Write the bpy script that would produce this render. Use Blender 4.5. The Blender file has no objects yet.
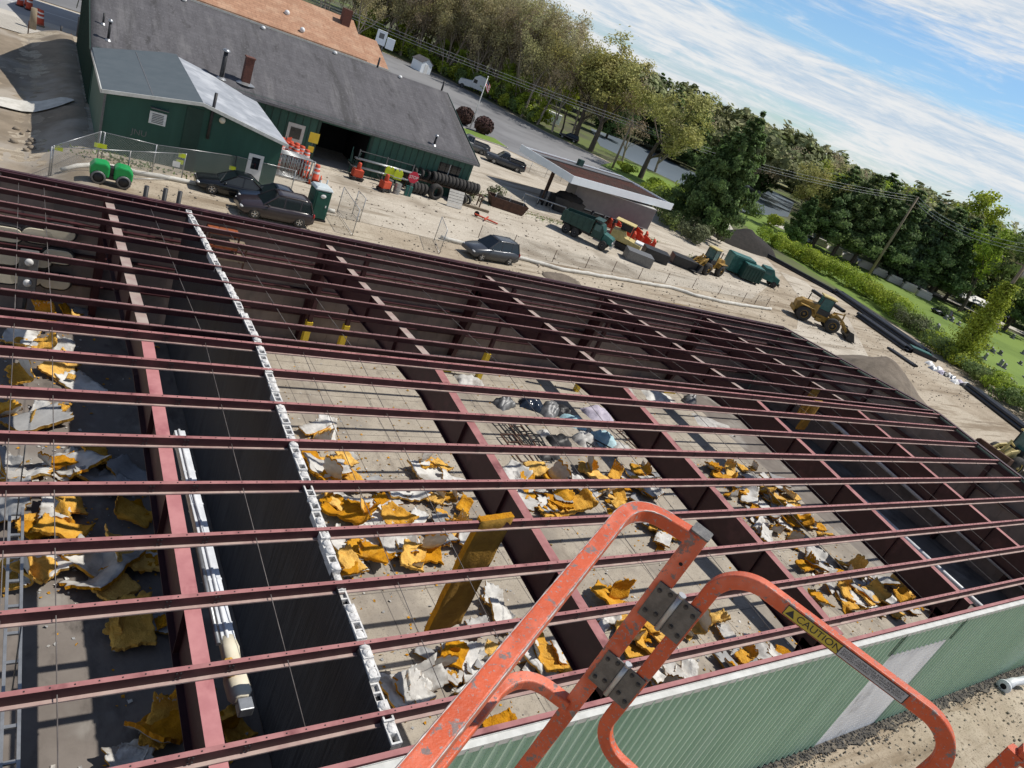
import bpy, math, random
import numpy as np
from mathutils import Vector, Matrix, noise as mnoise
PI = math.pi
rad = math.radians
scene = bpy.context.scene
COL = scene.collection

# ------------------------------------------------------------------ camera
# pose solved from the purlin and frame lines of the photograph; z = 0 is the ground, metres
EYE = Vector((0, 0, 15.5))
FOC = 728.2
YAW, PIT, ROL = rad(39.827), rad(23.954), rad(23.857)
FW = Vector((math.sin(YAW)*math.cos(PIT), math.cos(YAW)*math.cos(PIT), -math.sin(PIT)))
_r = Vector((math.cos(YAW), -math.sin(YAW), 0)); _u = _r.cross(FW)
RT = _r*math.cos(ROL) + _u*math.sin(ROL)
UP = -_r*math.sin(ROL) + _u*math.cos(ROL)
cam = bpy.data.cameras.new('camera'); cam.sensor_width = 36; cam.lens = FOC/1024*36
cam.clip_start = 0.05; cam.clip_end = 6000
camo = bpy.data.objects.new('camera', cam); COL.objects.link(camo)
camo.matrix_world = Matrix(((RT.x, UP.x, -FW.x, EYE.x), (RT.y, UP.y, -FW.y, EYE.y), (RT.z, UP.z, -FW.z, EYE.z), (0, 0, 0, 1)))
scene.camera = camo

def ray(px, py):
    return FW + RT*((px-512)/FOC) - UP*((py-384)/FOC)
def G(px, py, z=0.0):                       # survey a ground point (or a point at height z)
    d = ray(px, py); return EYE + d*((z-EYE.z)/d.z)
def onY(px, py, Y):
    d = ray(px, py); return EYE + d*(Y/d.y)
def onX(px, py, X):
    d = ray(px, py); return EYE + d*(X/d.x)
def proj(p):
    v = Vector(p)-EYE; d = v.dot(FW)
    return 512+FOC*v.dot(RT)/d, 384-FOC*v.dot(UP)/d
def height(b, px, py):                      # surveyed height of something standing at b with its top at the pixel
    best = min((math.hypot(*(a-c for a, c in zip(proj((b[0], b[1], b[2]+h*.1)), (px, py)))), h*.1) for h in range(2, 420))
    return best[1]

# ------------------------------------------------------------------ mesh helper
class MB:
    def __init__(s): s.v = []; s.f = []; s.m = []; s.sm = []
    def add(s, vs, fs, mi=0, smooth=False):
        o = len(s.v); s.v += [tuple(v) for v in vs]
        for f in fs: s.f.append(tuple(i+o for i in f)); s.m.append(mi); s.sm.append(smooth)
        return s
    def box(s, c, d, rz=0.0, mi=0, R=None):
        R = R or Matrix.Rotation(rz, 3, 'Z'); c = Vector(c)
        vs = [c+R@Vector((x*d[0]/2, y*d[1]/2, z*d[2]/2)) for z in (-1, 1) for y in (-1, 1) for x in (-1, 1)]
        return s.add(vs, [(0, 2, 3, 1), (4, 5, 7, 6), (0, 1, 5, 4), (2, 6, 7, 3), (0, 4, 6, 2), (1, 3, 7, 5)], mi)
    def bx(s, x0, x1, y0, y1, z0, z1, mi=0):
        return s.box(((x0+x1)/2, (y0+y1)/2, (z0+z1)/2), (x1-x0, y1-y0, z1-z0), 0, mi)
    def beam(s, a, b, w, h, mi=0, up=(0, 0, 1)):
        a = Vector(a); b = Vector(b); d = (b-a); L = d.length; d.normalize()
        u = Vector(up)
        if abs(d.dot(u)) > .98: u = Vector((0, 1, 0))
        y = u.cross(d).normalized(); z = d.cross(y)
        R = Matrix((d, y, z)).transposed()
        return s.box((a+b)/2, (L, w, h), 0, mi, R)
    def tube(s, pts, r, n=8, mi=0, cap=True, smooth=True, prof=None, u0=None):
        pts = [Vector(p) for p in pts]; rs = r if isinstance(r, (list, tuple)) else [r]*len(pts)
        d0 = (pts[1]-pts[0]).normalized(); u = Vector((0, 0, 1)) if abs(d0.z) < .9 else Vector((0, 1, 0))
        u = Vector(u0) if u0 is not None else u
        u = (u-d0*u.dot(d0)).normalized(); vs = []; o = len(s.v); m = len(prof) if prof else n
        for i, p in enumerate(pts):
            a = pts[max(i-1, 0)]; b = pts[min(i+1, len(pts)-1)]; d = (b-a).normalized()
            if u0 is not None: u = Vector(u0)
            u = (u-d*u.dot(d)).normalized(); w = d.cross(u)
            k = 1.0
            if prof and 0 < i < len(pts)-1:
                c = (pts[i]-a).normalized().dot((b-pts[i]).normalized()); k = 1.0
            for j in range(m):
                if prof: x, y = prof[j]; vs.append(p+(w*x+u*y)*rs[i]*k)
                else:
                    t = 2*PI*j/n; vs.append(p+(w*math.cos(t)+u*math.sin(t))*rs[i])
        fs = [(i*m+j, i*m+(j+1) % m, (i+1)*m+(j+1) % m, (i+1)*m+j) for i in range(len(pts)-1) for j in range(m)]
        s.add(vs, fs, mi, smooth)
        if cap:
            s.f.append(tuple(o+j for j in reversed(range(m)))); s.m.append(mi); s.sm.append(False)
            s.f.append(tuple(o+(len(pts)-1)*m+j for j in range(m))); s.m.append(mi); s.sm.append(False)
        return s
    def prism(s, poly, lo, hi, axis='y', mi=0):   # polygon in the two other axes, extruded along axis
        n = len(poly)
        def P(p, t):
            return (p[0], t, p[1]) if axis == 'y' else (t, p[0], p[1]) if axis == 'x' else (p[0], p[1], t)
        vs = [P(p, lo) for p in poly]+[P(p, hi) for p in poly]
        fs = [tuple(range(n)), tuple(reversed(range(n, 2*n)))]+[(i, i+n, (i+1) % n+n, (i+1) % n) for i in range(n)]
        return s.add(vs, fs, mi)
    def lathe(s, prof, c=(0, 0, 0), n=16, axis='z', mi=0, smooth=True):
        c = Vector(c); vs = []; m = len(prof)
        for j in range(n):
            t = 2*PI*j/n
            for r, h in prof:
                x, y = r*math.cos(t), r*math.sin(t)
                vs.append(c+(Vector((x, y, h)) if axis == 'z' else Vector((x, h, y)) if axis == 'y' else Vector((h, x, y))))
        fs = [(j*m+i, ((j+1) % n)*m+i, ((j+1) % n)*m+i+1, j*m+i+1) for j in range(n) for i in range(m-1)]
        return s.add(vs, fs, mi, smooth)
    def ell(s, c, r, n=12, m=8, mi=0, jit=0, seed=0):
        rr = random.Random(seed); vs = []; c = Vector(c)
        for i in range(m+1):
            a = PI*i/m
            for j in range(n):
                b = 2*PI*j/n; k = 1+jit*(rr.random()-.5)
                vs.append(c+Vector((r[0]*math.sin(a)*math.cos(b), r[1]*math.sin(a)*math.sin(b), r[2]*math.cos(a)))*k)
        fs = [(i*n+j, (i+1)*n+j, (i+1)*n+(j+1) % n, i*n+(j+1) % n) for i in range(m) for j in range(n)]
        return s.add(vs, fs, mi, True)
    def loft(s, rings, mi=0, smooth=True, cap=True, closed=True):
        m = len(rings[0]); o = len(s.v); vs = [p for r in rings for p in r]
        k = m if closed else m-1
        fs = [(i*m+j, i*m+(j+1) % m, (i+1)*m+(j+1) % m, (i+1)*m+j) for i in range(len(rings)-1) for j in range(k)]
        s.add(vs, fs, mi, smooth)
        if cap:
            s.f.append(tuple(o+j for j in reversed(range(m)))); s.m.append(mi); s.sm.append(False)
            s.f.append(tuple(o+(len(rings)-1)*m+j for j in range(m))); s.m.append(mi); s.sm.append(False)
        return s
    def grid(s, fn, nu, nv, mi=0, smooth=True):
        vs = [fn(i/nu, j/nv) for i in range(nu+1) for j in range(nv+1)]; k = nv+1
        return s.add(vs, [(i*k+j, (i+1)*k+j, (i+1)*k+j+1, i*k+j+1) for i in range(nu) for j in range(nv)], mi, smooth)
    def build(s, name, mats, parent=None, bevel=0, off=None, recalc=True):
        me = bpy.data.meshes.new(name)
        vs = s.v if off is None else [(v[0]-off[0], v[1]-off[1], v[2]-off[2]) for v in s.v]
        me.from_pydata(vs, [], s.f)
        for m in (mats if isinstance(mats, (list, tuple)) else [mats]): me.materials.append(m)
        me.polygons.foreach_set('material_index', s.m); me.polygons.foreach_set('use_smooth', s.sm)
        if recalc:
            import bmesh
            bm = bmesh.new(); bm.from_mesh(me); bmesh.ops.recalc_face_normals(bm, faces=bm.faces); bm.to_mesh(me); bm.free()
        me.update()
        o = bpy.data.objects.new(name, me); COL.objects.link(o)
        if parent: o.parent = parent
        if bevel:
            b = o.modifiers.new('bevel', 'BEVEL'); b.width = bevel; b.segments = 2; b.limit_method = 'ANGLE'; b.angle_limit = rad(40)
        return o

def tag(o, label=None, cat=None, group=None, kind=None):
    if label: o['label'] = label
    if cat: o['category'] = cat
    if group: o['group'] = group
    if kind: o['kind'] = kind
    return o
def thing(name, label, cat, loc=(0, 0, 0), rz=0.0, group=None):
    o = bpy.data.objects.new(name, None); COL.objects.link(o); o.empty_display_size = .3
    o.location = loc; o.rotation_euler = (0, 0, rz)
    return tag(o, label, cat, group)
KIDS = {}
def copy_tree(o, loc, rz=0.0, label=None, scale=None, parent=None):
    if not KIDS:
        pass
    c = o.copy(); COL.objects.link(c)
    if parent: c.parent = parent
    else:
        c.location = loc; c.rotation_euler = (0, 0, rz)
        if label: c['label'] = label
        if scale: c.scale = scale if isinstance(scale, (tuple, list)) else (scale,)*3
    for ch in list(o.children): copy_tree(ch, None, parent=c)
    return c

# ------------------------------------------------------------------ materials
def mat(name, c1, c2=None, scale=4.0, rough=.7, metal=0.0, bump=0.0, bscale=None, detail=6, spread=.2, mid=.5, c3=None, s3=.6, m3=.6, stretch=None, coords='Object', spec=.4, island=0.0, trans=None, objvar=0.0):
    m = bpy.data.materials.new(name); m.use_nodes = True; nt = m.node_tree; N = nt.nodes; L = nt.links
    b = N['Principled BSDF']; b.inputs['Roughness'].default_value = rough; b.inputs['Metallic'].default_value = metal
    b.inputs['Specular IOR Level'].default_value = spec
    tc = N.new('ShaderNodeTexCoord'); mp = N.new('ShaderNodeMapping'); L.new(tc.outputs[coords], mp.inputs[0])
    if stretch: mp.inputs['Scale'].default_value = stretch
    def nz(sc, de=detail):
        n = N.new('ShaderNodeTexNoise'); n.inputs['Scale'].default_value = sc; n.inputs['Detail'].default_value = de
        n.inputs['Roughness'].default_value = .62; L.new(mp.outputs[0], n.inputs['Vector']); return n.outputs['Fac']
    def ramp(f, lo, hi):
        r = N.new('ShaderNodeMapRange'); r.inputs[1].default_value = lo; r.inputs[2].default_value = hi
        r.interpolation_type = 'SMOOTHSTEP'; L.new(f, r.inputs[0]); return r.outputs[0]
    def mix(f, a, bb):
        x = N.new('ShaderNodeMix'); x.data_type = 'RGBA'; L.new(f, x.inputs[0])
        for sock, val in ((x.inputs[6], a), (x.inputs[7], bb)):
            if isinstance(val, (tuple, list)): sock.default_value = (*val[:3], 1)
            else: L.new(val, sock)
        return x.outputs[2]
    out = None
    if c2: out = mix(ramp(nz(scale), mid-spread, mid+spread), c1, c2)
    if c3: out = mix(ramp(nz(s3, 4), m3-.09, m3+.09), out or c1, c3)
    if island:
        g = N.new('ShaderNodeNewGeometry'); h = N.new('ShaderNodeHueSaturation')
        r = N.new('ShaderNodeMapRange'); r.inputs[3].default_value = 1-island; r.inputs[4].default_value = 1+island
        L.new(g.outputs['Random Per Island'], r.inputs[0]); L.new(r.outputs[0], h.inputs['Value'])
        if out: L.new(out, h.inputs['Color'])
        else: h.inputs['Color'].default_value = (*c1, 1)
        oi = N.new('ShaderNodeObjectInfo'); r2 = N.new('ShaderNodeMapRange'); r2.inputs[3].default_value = .485; r2.inputs[4].default_value = .515
        L.new(oi.outputs['Random'], r2.inputs[0]); L.new(r2.outputs[0], h.inputs['Hue'])
        out = h.outputs[0]
    if objvar:                                               # every piece is dirtied a little differently
        oi = N.new('ShaderNodeObjectInfo'); h = N.new('ShaderNodeHueSaturation')
        for sock, lo, hi in (('Value', 1-objvar, 1+objvar*.5), ('Saturation', 1.15, 1-objvar*.35), ('Hue', .488, .508)):
            r = N.new('ShaderNodeMapRange'); r.inputs[3].default_value = lo; r.inputs[4].default_value = hi; L.new(oi.outputs['Random'], r.inputs[0]); L.new(r.outputs[0], h.inputs[sock])
        L.new(out, h.inputs['Color']); out = h.outputs[0]
    if out: L.new(out, b.inputs['Base Color'])
    else: b.inputs['Base Color'].default_value = (*c1, 1)
    if bump:
        bp = N.new('ShaderNodeBump'); bp.inputs['Strength'].default_value = bump; bp.inputs['Distance'].default_value = .05
        L.new(nz(bscale or scale*3), bp.inputs['Height']); L.new(bp.outputs[0], b.inputs['Normal'])
    if trans:
        t = N.new('ShaderNodeBsdfTranslucent'); ms = N.new('ShaderNodeMixShader'); ms.inputs[0].default_value = trans
        if out: L.new(out, t.inputs[0])
        else: t.inputs[0].default_value = (*c1, 1)
        L.new(b.outputs[0], ms.inputs[1]); L.new(t.outputs[0], ms.inputs[2]); L.new(ms.outputs[0], N['Material Output'].inputs[0])
    m['_'] = 0
    return m
def netting(name, col, cell=.09, wire=.3):        # chain-link: diagonal wires, holes between them
    m = bpy.data.materials.new(name); m.use_nodes = True; nt = m.node_tree; N = nt.nodes; L = nt.links
    b = N['Principled BSDF']; b.inputs['Base Color'].default_value = (*col, 1); b.inputs['Metallic'].default_value = .6; b.inputs['Roughness'].default_value = .5
    tc = N.new('ShaderNodeTexCoord'); sep = N.new('ShaderNodeSeparateXYZ'); L.new(tc.outputs['UV'], sep.inputs[0])
    def math_(op, a, c):
        x = N.new('ShaderNodeMath'); x.operation = op
        for i, v in enumerate((a, c)):
            if v is None: continue
            if isinstance(v, (int, float)): x.inputs[i].default_value = v
            else: L.new(v, x.inputs[i])
        return x.outputs[0]
    p = math_('ADD', sep.outputs[0], sep.outputs[1]); q = math_('SUBTRACT', sep.outputs[0], sep.outputs[1])
    fs = [math_('LESS_THAN', math_('FRACT', math_('DIVIDE', v, cell), None), wire) for v in (p, q)]
    f = math_('MAXIMUM', fs[0], fs[1])
    t = N.new('ShaderNodeBsdfTransparent'); ms = N.new('ShaderNodeMixShader')
    L.new(f, ms.inputs[0]); L.new(t.outputs[0], ms.inputs[1]); L.new(b.outputs[0], ms.inputs[2]); L.new(ms.outputs[0], N['Material Output'].inputs[0])
    return m

M = {}
M['primer'] = mat('shade_dark_maroon_primer', (.052, .016, .02), (.038, .011, .014), 3, .5, bump=.05, c3=(.085, .03, .034), s3=.9, m3=.64)  # maroon primer darkened so the colour holds the shade on the webs
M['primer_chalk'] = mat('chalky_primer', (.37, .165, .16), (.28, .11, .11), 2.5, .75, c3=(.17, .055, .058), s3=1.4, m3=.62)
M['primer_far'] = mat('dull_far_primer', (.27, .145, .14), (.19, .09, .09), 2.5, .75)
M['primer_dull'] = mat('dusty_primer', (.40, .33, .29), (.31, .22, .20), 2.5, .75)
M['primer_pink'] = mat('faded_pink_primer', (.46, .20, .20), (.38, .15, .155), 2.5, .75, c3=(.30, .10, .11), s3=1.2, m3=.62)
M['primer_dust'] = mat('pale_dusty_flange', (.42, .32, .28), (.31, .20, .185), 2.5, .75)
M['green_wall'] = mat('pale_green_steel', (.44, .60, .465), (.37, .525, .40), .6, .42, c3=(.47, .61, .50), s3=.35, m3=.6, stretch=(1, 1, .25))
M['trim_white'] = mat('white_trim', (.60, .60, .57), (.46, .46, .43), 3, .5)
M['white_door'] = mat('dirty_white_door', (.88, .89, .90), (.70, .71, .73), 1.2, .5, c3=(.33, .33, .34), s3=.7, m3=.63, stretch=(1, 1, .5))
M['liner'] = mat('brown_liner', (.26, .21, .185), (.19, .15, .135), 1.2, .6, c3=(.14, .12, .11), s3=.5, m3=.6)
M['block'] = mat('concrete_block', (.48, .47, .45), (.36, .35, .34), 6, .9, bump=.3, c3=(.62, .61, .59), s3=2.5, m3=.56)
M['mortar'] = mat('white_mortar', (.70, .69, .67), (.52, .51, .5), 9, .9, bump=.4)
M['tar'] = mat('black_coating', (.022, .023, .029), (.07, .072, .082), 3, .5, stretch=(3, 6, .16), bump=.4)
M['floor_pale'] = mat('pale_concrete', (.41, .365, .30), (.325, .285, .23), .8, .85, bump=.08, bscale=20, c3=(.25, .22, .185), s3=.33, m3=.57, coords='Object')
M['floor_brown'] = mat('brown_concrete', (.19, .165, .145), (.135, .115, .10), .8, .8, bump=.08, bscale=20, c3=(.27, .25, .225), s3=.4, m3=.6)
M['joint'] = mat('dark_joint', (.09, .08, .07), (.15, .13, .11), 2)
M['dirt'] = mat('dirt', (.40, .335, .25), (.29, .235, .17), .35, .95, bump=.6, bscale=3, detail=10, c3=(.43, .37, .285), s3=.09, m3=.5, coords='Object')
M['dirt_left'] = mat('brown_dirt', (.26, .21, .155), (.18, .145, .105), .5, .95, bump=.6, bscale=3, c3=(.34, .30, .25), s3=.15, m3=.55)
M['yardconc'] = mat('worn_yard_concrete', (.52, .47, .39), (.41, .36, .29), .28, .9, bump=.35, bscale=4, detail=10, c3=(.25, .21, .16), s3=.11, m3=.60)
M['asphalt'] = mat('old_asphalt', (.175, .175, .18), (.14, .14, .145), .3, .9, bump=.1, c3=(.205, .205, .21), s3=.05, m3=.5)
M['road'] = mat('road_concrete', (.36, .36, .36), (.30, .30, .30), .3, .9)
M['shoulder'] = mat('pale_shoulder', (.50, .47, .42), (.42, .39, .34), .4, .9)
M['paint_white'] = mat('road_paint', (.78, .78, .76), (.6, .6, .58), 3)
M['lawn'] = mat('lawn', (.135, .205, .028), (.095, .155, .02), .25, .95, bump=.5, bscale=8, c3=(.15, .225, .035), s3=.05, m3=.5)
M['forest'] = mat('forest_floor', (.085, .075, .045), (.06, .075, .03), .2, .95, bump=.4, c3=(.10, .13, .03), s3=.04, m3=.52)
M['puddle'] = mat('muddy_water', (.34, .255, .155), (.28, .205, .12), .3, .08, spec=.5)
M['sand'] = mat('gravel_heap', (.19, .155, .12), (.12, .097, .075), 1.2, .95, bump=1.0, bscale=6, c3=(.17, .145, .115), s3=.4, m3=.62)
M['gravel'] = mat('dark_gravel', (.055, .053, .05), (.12, .115, .11), 3, .9, island=.5)
M['stones'] = mat('pale_stones', (.36, .31, .25), (.24, .205, .165), 3, .9, island=.4)
M['gravel_bed'] = mat('dark_gravel_bed', (.05, .047, .043), (.13, .115, .095), 7, .95, bump=1.0, bscale=18, c3=(.2, .17, .13), s3=2.2, m3=.58)
M['batt'] = mat('yellow_fibreglass', (.74, .42, .075), (.58, .29, .035), 5, .95, bump=1.0, bscale=16, c3=(.42, .23, .05), s3=1.6, m3=.62, objvar=.26)
M['batt_old'] = mat('brown_fibreglass', (.30, .165, .022), (.22, .115, .014), 3, .95, bump=.6, bscale=9)  # brown painted for shaded faces of yellow batts; also plain brown scraps
M['facing'] = mat('white_vinyl_facing', (.64, .63, .60), (.47, .46, .44), 4, .55, bump=.4, bscale=5, c3=(.30, .275, .24), s3=1.4, m3=.60, objvar=.25)
M['facing_grey'] = mat('grey_facing', (.33, .33, .33), (.25, .25, .25), 3, .6, bump=.3)
M['black'] = mat('black_plastic', (.016, .016, .018), (.03, .03, .032), 4, .5)
M['black_pipe'] = mat('black_pipe', (.022, .022, .026), (.04, .04, .045), 2, .35)
M['rubber'] = mat('tyre_rubber', (.025, .024, .024), (.05, .046, .042), 5, .85, bump=.3)
M['galv'] = mat('galvanised', (.42, .43, .44), (.32, .33, .34), 6, .4, .7)
M['galv_dull'] = mat('dull_steel', (.20, .205, .21), (.14, .14, .145), 8, .55, .6, bump=.1)
M['duct'] = mat('white_duct', (.72, .74, .77), (.55, .57, .6), 3, .4)
M['dkgreen'] = mat('dark_green_siding', (.024, .088, .066), (.018, .07, .052), 1.2, .55, stretch=(1, 1, .2), c3=(.034, .105, .08), s3=.5, m3=.6)
M['dkgreen_trim'] = mat('dark_green_trim', (.012, .04, .03), (.016, .05, .038), 2, .5)
M['shingle'] = mat('grey_shingle', (.118, .114, .122), (.088, .085, .092), 1.1, .95, bump=.35, bscale=14, c3=(.15, .145, .15), s3=.5, m3=.62, stretch=(1.6, .3, .3))
M['roll_dark'] = mat('dark_roll_roofing', (.085, .105, .12), (.07, .09, .105), 1, .9, bump=.1)
M['roll_pale'] = mat('pale_roll_roofing', (.33, .35, .385), (.25, .27, .30), 1.2, .8, c3=(.42, .44, .47), s3=.5, m3=.58)
M['peach'] = mat('tan_shingle', (.43, .245, .155), (.36, .195, .12), 3, .95, bump=.3, bscale=14, c3=(.47, .29, .19), s3=.6, m3=.55)
M['beige'] = mat('beige_wall', (.42, .38, .32), (.36, .33, .28), 2)
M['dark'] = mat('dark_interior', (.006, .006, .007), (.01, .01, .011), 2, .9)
M['brick'] = mat('brick', (.14, .055, .04), (.09, .04, .03), 9, .9)
M['rust'] = mat('rusty_steel', (.10, .05, .032), (.06, .03, .02), 4, .85, bump=.3)
M['white'] = mat('white_paint', (.75, .75, .74), (.66, .66, .65), 4, .45)
M['canopy_white'] = mat('pale_blue_fascia', (.84, .88, .92), (.78, .83, .88), 1, .4)
M['canopy_red'] = mat('rusty_red_roof_deck', (.115, .028, .02), (.05, .018, .014), .6, .8, c3=(.03, .022, .022), s3=.25, m3=.52)
M['trailer'] = mat('grey_box_trailer', (.22, .20, .19), (.185, .165, .16), 1.2, .6)
M['glass'] = mat('dark_glass', (.012, .016, .02), None, rough=.05, spec=.6)
M['glass_teal'] = mat('teal_glass', (.05, .13, .13), (.03, .09, .09), 3, .1, spec=.6)
M['chrome'] = mat('bright_metal', (.55, .56, .57), None, rough=.25, metal=.8)
M['car_black'] = mat('black_car_paint', (.008, .009, .011), None, rough=.18, spec=.6)
M['car_navy'] = mat('navy_car_paint', (.02, .03, .05), None, rough=.2, spec=.6)
M['car_plum'] = mat('dark_plum_car_paint', (.032, .024, .028), None, rough=.22, spec=.6)
M['car_grey'] = mat('slate_grey_car_paint', (.062, .068, .08), None, rough=.25, metal=.3, spec=.6)
M['lamp_red'] = mat('red_lens', (.35, .02, .02), None, rough=.2)
M['lamp_clear'] = mat('clear_lens', (.6, .6, .6), None, rough=.1)
M['yellow'] = mat('loader_yellow', (.36, .22, .045), (.25, .145, .028), 2.2, .55, c3=(.14, .085, .03), s3=1.1, m3=.6)
M['yellow_pale'] = mat('faded_yellow', (.55, .45, .19), (.43, .34, .13), 2.2, .55)
M['sign_yellow'] = mat('sign_yellow', (.68, .48, .04), (.6, .42, .03), 3, .5)
M['lime'] = mat('lime_yellow', (.62, .70, .04), (.5, .6, .03), 4, .8)
M['orange'] = mat('safety_orange', (.70, .095, .02), (.58, .07, .016), 3, .55)
M['orange_red'] = mat('red_orange_plastic', (.55, .075, .03), (.42, .05, .022), 2, .6)
M['stop_red'] = mat('sign_red', (.55, .03, .06), (.45, .02, .05), 3, .5)
M['teal'] = mat('teal_paint', (.02, .12, .105), (.014, .085, .075), 2, .45, c3=(.05, .19, .17), s3=1.2, m3=.62)
M['truck_green'] = mat('dark_green_truck', (.014, .055, .045), (.01, .04, .034), 2, .5)
M['bright_green'] = mat('bright_green_machine', (.012, .30, .075), (.01, .24, .06), 2, .4)
M['loo_green'] = mat('green_plastic', (.008, .085, .062), (.006, .065, .05), 2, .5)
M['loo_roof'] = mat('pale_roof_plastic', (.52, .58, .60), (.45, .5, .52), 3, .5)
M['sock'] = mat('white_silt_sock', (.62, .60, .55), (.48, .46, .41), 2, .9, bump=.5)
M['wood'] = mat('weathered_wood', (.26, .21, .15), (.18, .145, .10), 3, .9, stretch=(1, 1, .15))
M['wood_pale'] = mat('pale_board', (.62, .60, .56), (.5, .48, .44), 3, .8)
M['bark'] = mat('bark', (.11, .088, .066), (.07, .055, .042), 2, .95, bump=.6, stretch=(1, 1, .25))
M['bark_grey'] = mat('grey_bark', (.33, .28, .22), (.23, .19, .15), 2, .95, bump=.5, stretch=(1, 1, .25))
M['leaf_spring'] = mat('sparse_olive_leaf', (.44, .42, .19), (.40, .355, .21), .35, .8, island=.45, trans=.42)
M['leaf_budbrown'] = mat('brown_bud', (.40, .32, .22), (.35, .30, .195), .3, .85, island=.4, trans=.4)
M['leaf_gold'] = mat('gold_leaf', (.41, .37, .13), (.31, .31, .10), .3, .8, island=.4, trans=.35)
M['leaf_lime'] = mat('lime_leaf', (.36, .43, .045), (.26, .34, .04), .3, .8, island=.4, trans=.35)
M['leaf_mid'] = mat('mid_green_leaf', (.19, .25, .075), (.14, .20, .056), .3, .8, island=.45, trans=.25)
M['needle'] = mat('pine_needle', (.19, .265, .10), (.125, .19, .072), .25, .8, island=.5, trans=.45)
M['needle_blue'] = mat('spruce_needle', (.19, .25, .14), (.13, .185, .10), .25, .8, island=.5, trans=.45)
M['needle_dark'] = mat('dark_evergreen', (.17, .24, .08), (.115, .175, .055), .25, .8, island=.5, trans=.45)
M['far_leaf'] = mat('far_wood_leaf', (.20, .24, .095), (.27, .255, .13), .05, .9, island=.45, trans=.2)
M['purple_leaf'] = mat('purple_brown_leaf', (.085, .042, .036), (.06, .03, .026), 2, .9, island=.5)
M['grey_shrub'] = mat('grey_green_shrub', (.15, .17, .085), (.11, .125, .06), .8, .9, island=.4, trans=.2)
M['stone'] = mat('granite', (.25, .25, .25), (.18, .18, .185), 3, .7)
M['stone_dark'] = mat('dark_granite', (.10, .10, .105), (.07, .07, .075), 3, .5)
M['cream'] = mat('cream_plastic', (.70, .64, .50), (.62, .56, .43), 3, .5)
M['blue_tarp'] = mat('pale_blue_sheet', (.30, .50, .56), (.42, .58, .62), 2, .6, bump=.5)
M['lavender'] = mat('lavender_sheet', (.50, .46, .55), (.42, .38, .47), 2, .7, bump=.5)
M['asphalt_heap'] = mat('dark_spoil', (.028, .023, .02), (.016, .014, .012), 1.5, .95, bump=.8, bscale=5)
def enrich(m, dark, st, lo, hi, speck=None):          # ruts and damp streaks, then fine grit
    nt = m.node_tree; N = nt.nodes; L = nt.links; b = N['Principled BSDF']; src = b.inputs['Base Color'].links[0].from_socket
    tc = N.new('ShaderNodeTexCoord')
    def layer(scale, sc, a, c, col, src, rz=0.0, det=8):
        mp = N.new('ShaderNodeMapping'); mp.inputs['Scale'].default_value = sc; mp.inputs['Rotation'].default_value = (0, 0, rz); L.new(tc.outputs['Object'], mp.inputs[0])
        n = N.new('ShaderNodeTexNoise'); n.inputs['Scale'].default_value = scale; n.inputs['Detail'].default_value = det; n.inputs['Roughness'].default_value = .68; n.inputs['Distortion'].default_value = .3; L.new(mp.outputs[0], n.inputs['Vector'])
        r = N.new('ShaderNodeMapRange'); r.interpolation_type = 'SMOOTHSTEP'; r.inputs[1].default_value = a; r.inputs[2].default_value = c; L.new(n.outputs['Fac'], r.inputs[0])
        x = N.new('ShaderNodeMix'); x.data_type = 'RGBA'; L.new(r.outputs[0], x.inputs[0]); L.new(src, x.inputs[6]); x.inputs[7].default_value = (*col, 1); return x.outputs[2]
    src = layer(1, st, lo, hi, dark, src); src = layer(1, (st[0]*1.7, st[1]*2.2, 1), lo+.03, hi+.05, tuple(c*.8 for c in dark), src, .35)
    if speck: src = layer(5.5, (1, 1, 1), .54, .66, speck, src, 0, 10); src = layer(22, (1, 1, 1), .56, .66, tuple(c*.7 for c in speck), src, 0, 4)
    L.new(src, b.inputs['Base Color'])
enrich(M['dirt'], (.215, .165, .11), (.06, .55, 1), .50, .64, (.19, .15, .105))
enrich(M['yardconc'], (.25, .205, .15), (.05, .42, 1), .52, .66, (.24, .20, .15))
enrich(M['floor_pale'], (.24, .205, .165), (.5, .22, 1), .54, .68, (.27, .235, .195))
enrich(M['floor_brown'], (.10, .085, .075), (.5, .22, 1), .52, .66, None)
def courses(m, sx, sy, dark):                           # shingle courses laid in rows
    nt = m.node_tree; N = nt.nodes; L = nt.links; b = N['Principled BSDF']; src = b.inputs['Base Color'].links[0].from_socket
    tc = N.new('ShaderNodeTexCoord'); mp = N.new('ShaderNodeMapping'); L.new(tc.outputs['Object'], mp.inputs[0])
    br = N.new('ShaderNodeTexBrick'); br.inputs['Scale'].default_value = 1; br.inputs['Brick Width'].default_value = sx; br.inputs['Row Height'].default_value = sy; br.inputs['Mortar Size'].default_value = .035; br.inputs['Mortar Smooth'].default_value = .4
    br.inputs['Color1'].default_value = (1, 1, 1, 1); br.inputs['Color2'].default_value = (.80, .80, .80, 1); br.inputs['Mortar'].default_value = (dark, dark, dark, 1); L.new(mp.outputs[0], br.inputs['Vector'])
    x = N.new('ShaderNodeMix'); x.data_type = 'RGBA'; x.blend_type = 'MULTIPLY'; x.inputs[0].default_value = .8; L.new(src, x.inputs[6]); L.new(br.outputs[0], x.inputs[7]); L.new(x.outputs[2], b.inputs['Base Color'])
courses(M['shingle'], .9, .42, .72); courses(M['peach'], .9, .42, .6)
enrich(M['shingle'], (.06, .058, .06), (.55, .06, .06), .53, .66, (.135, .13, .138))
M['net'] = netting('chain_link', (.5, .52, .52), .11, .09)
M['net_dark'] = netting('dark_screen', (.10, .12, .14), .10, .42)
M['net_thin'] = netting('thin_fence_mesh', (.33, .32, .30), .14, .10)
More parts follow.
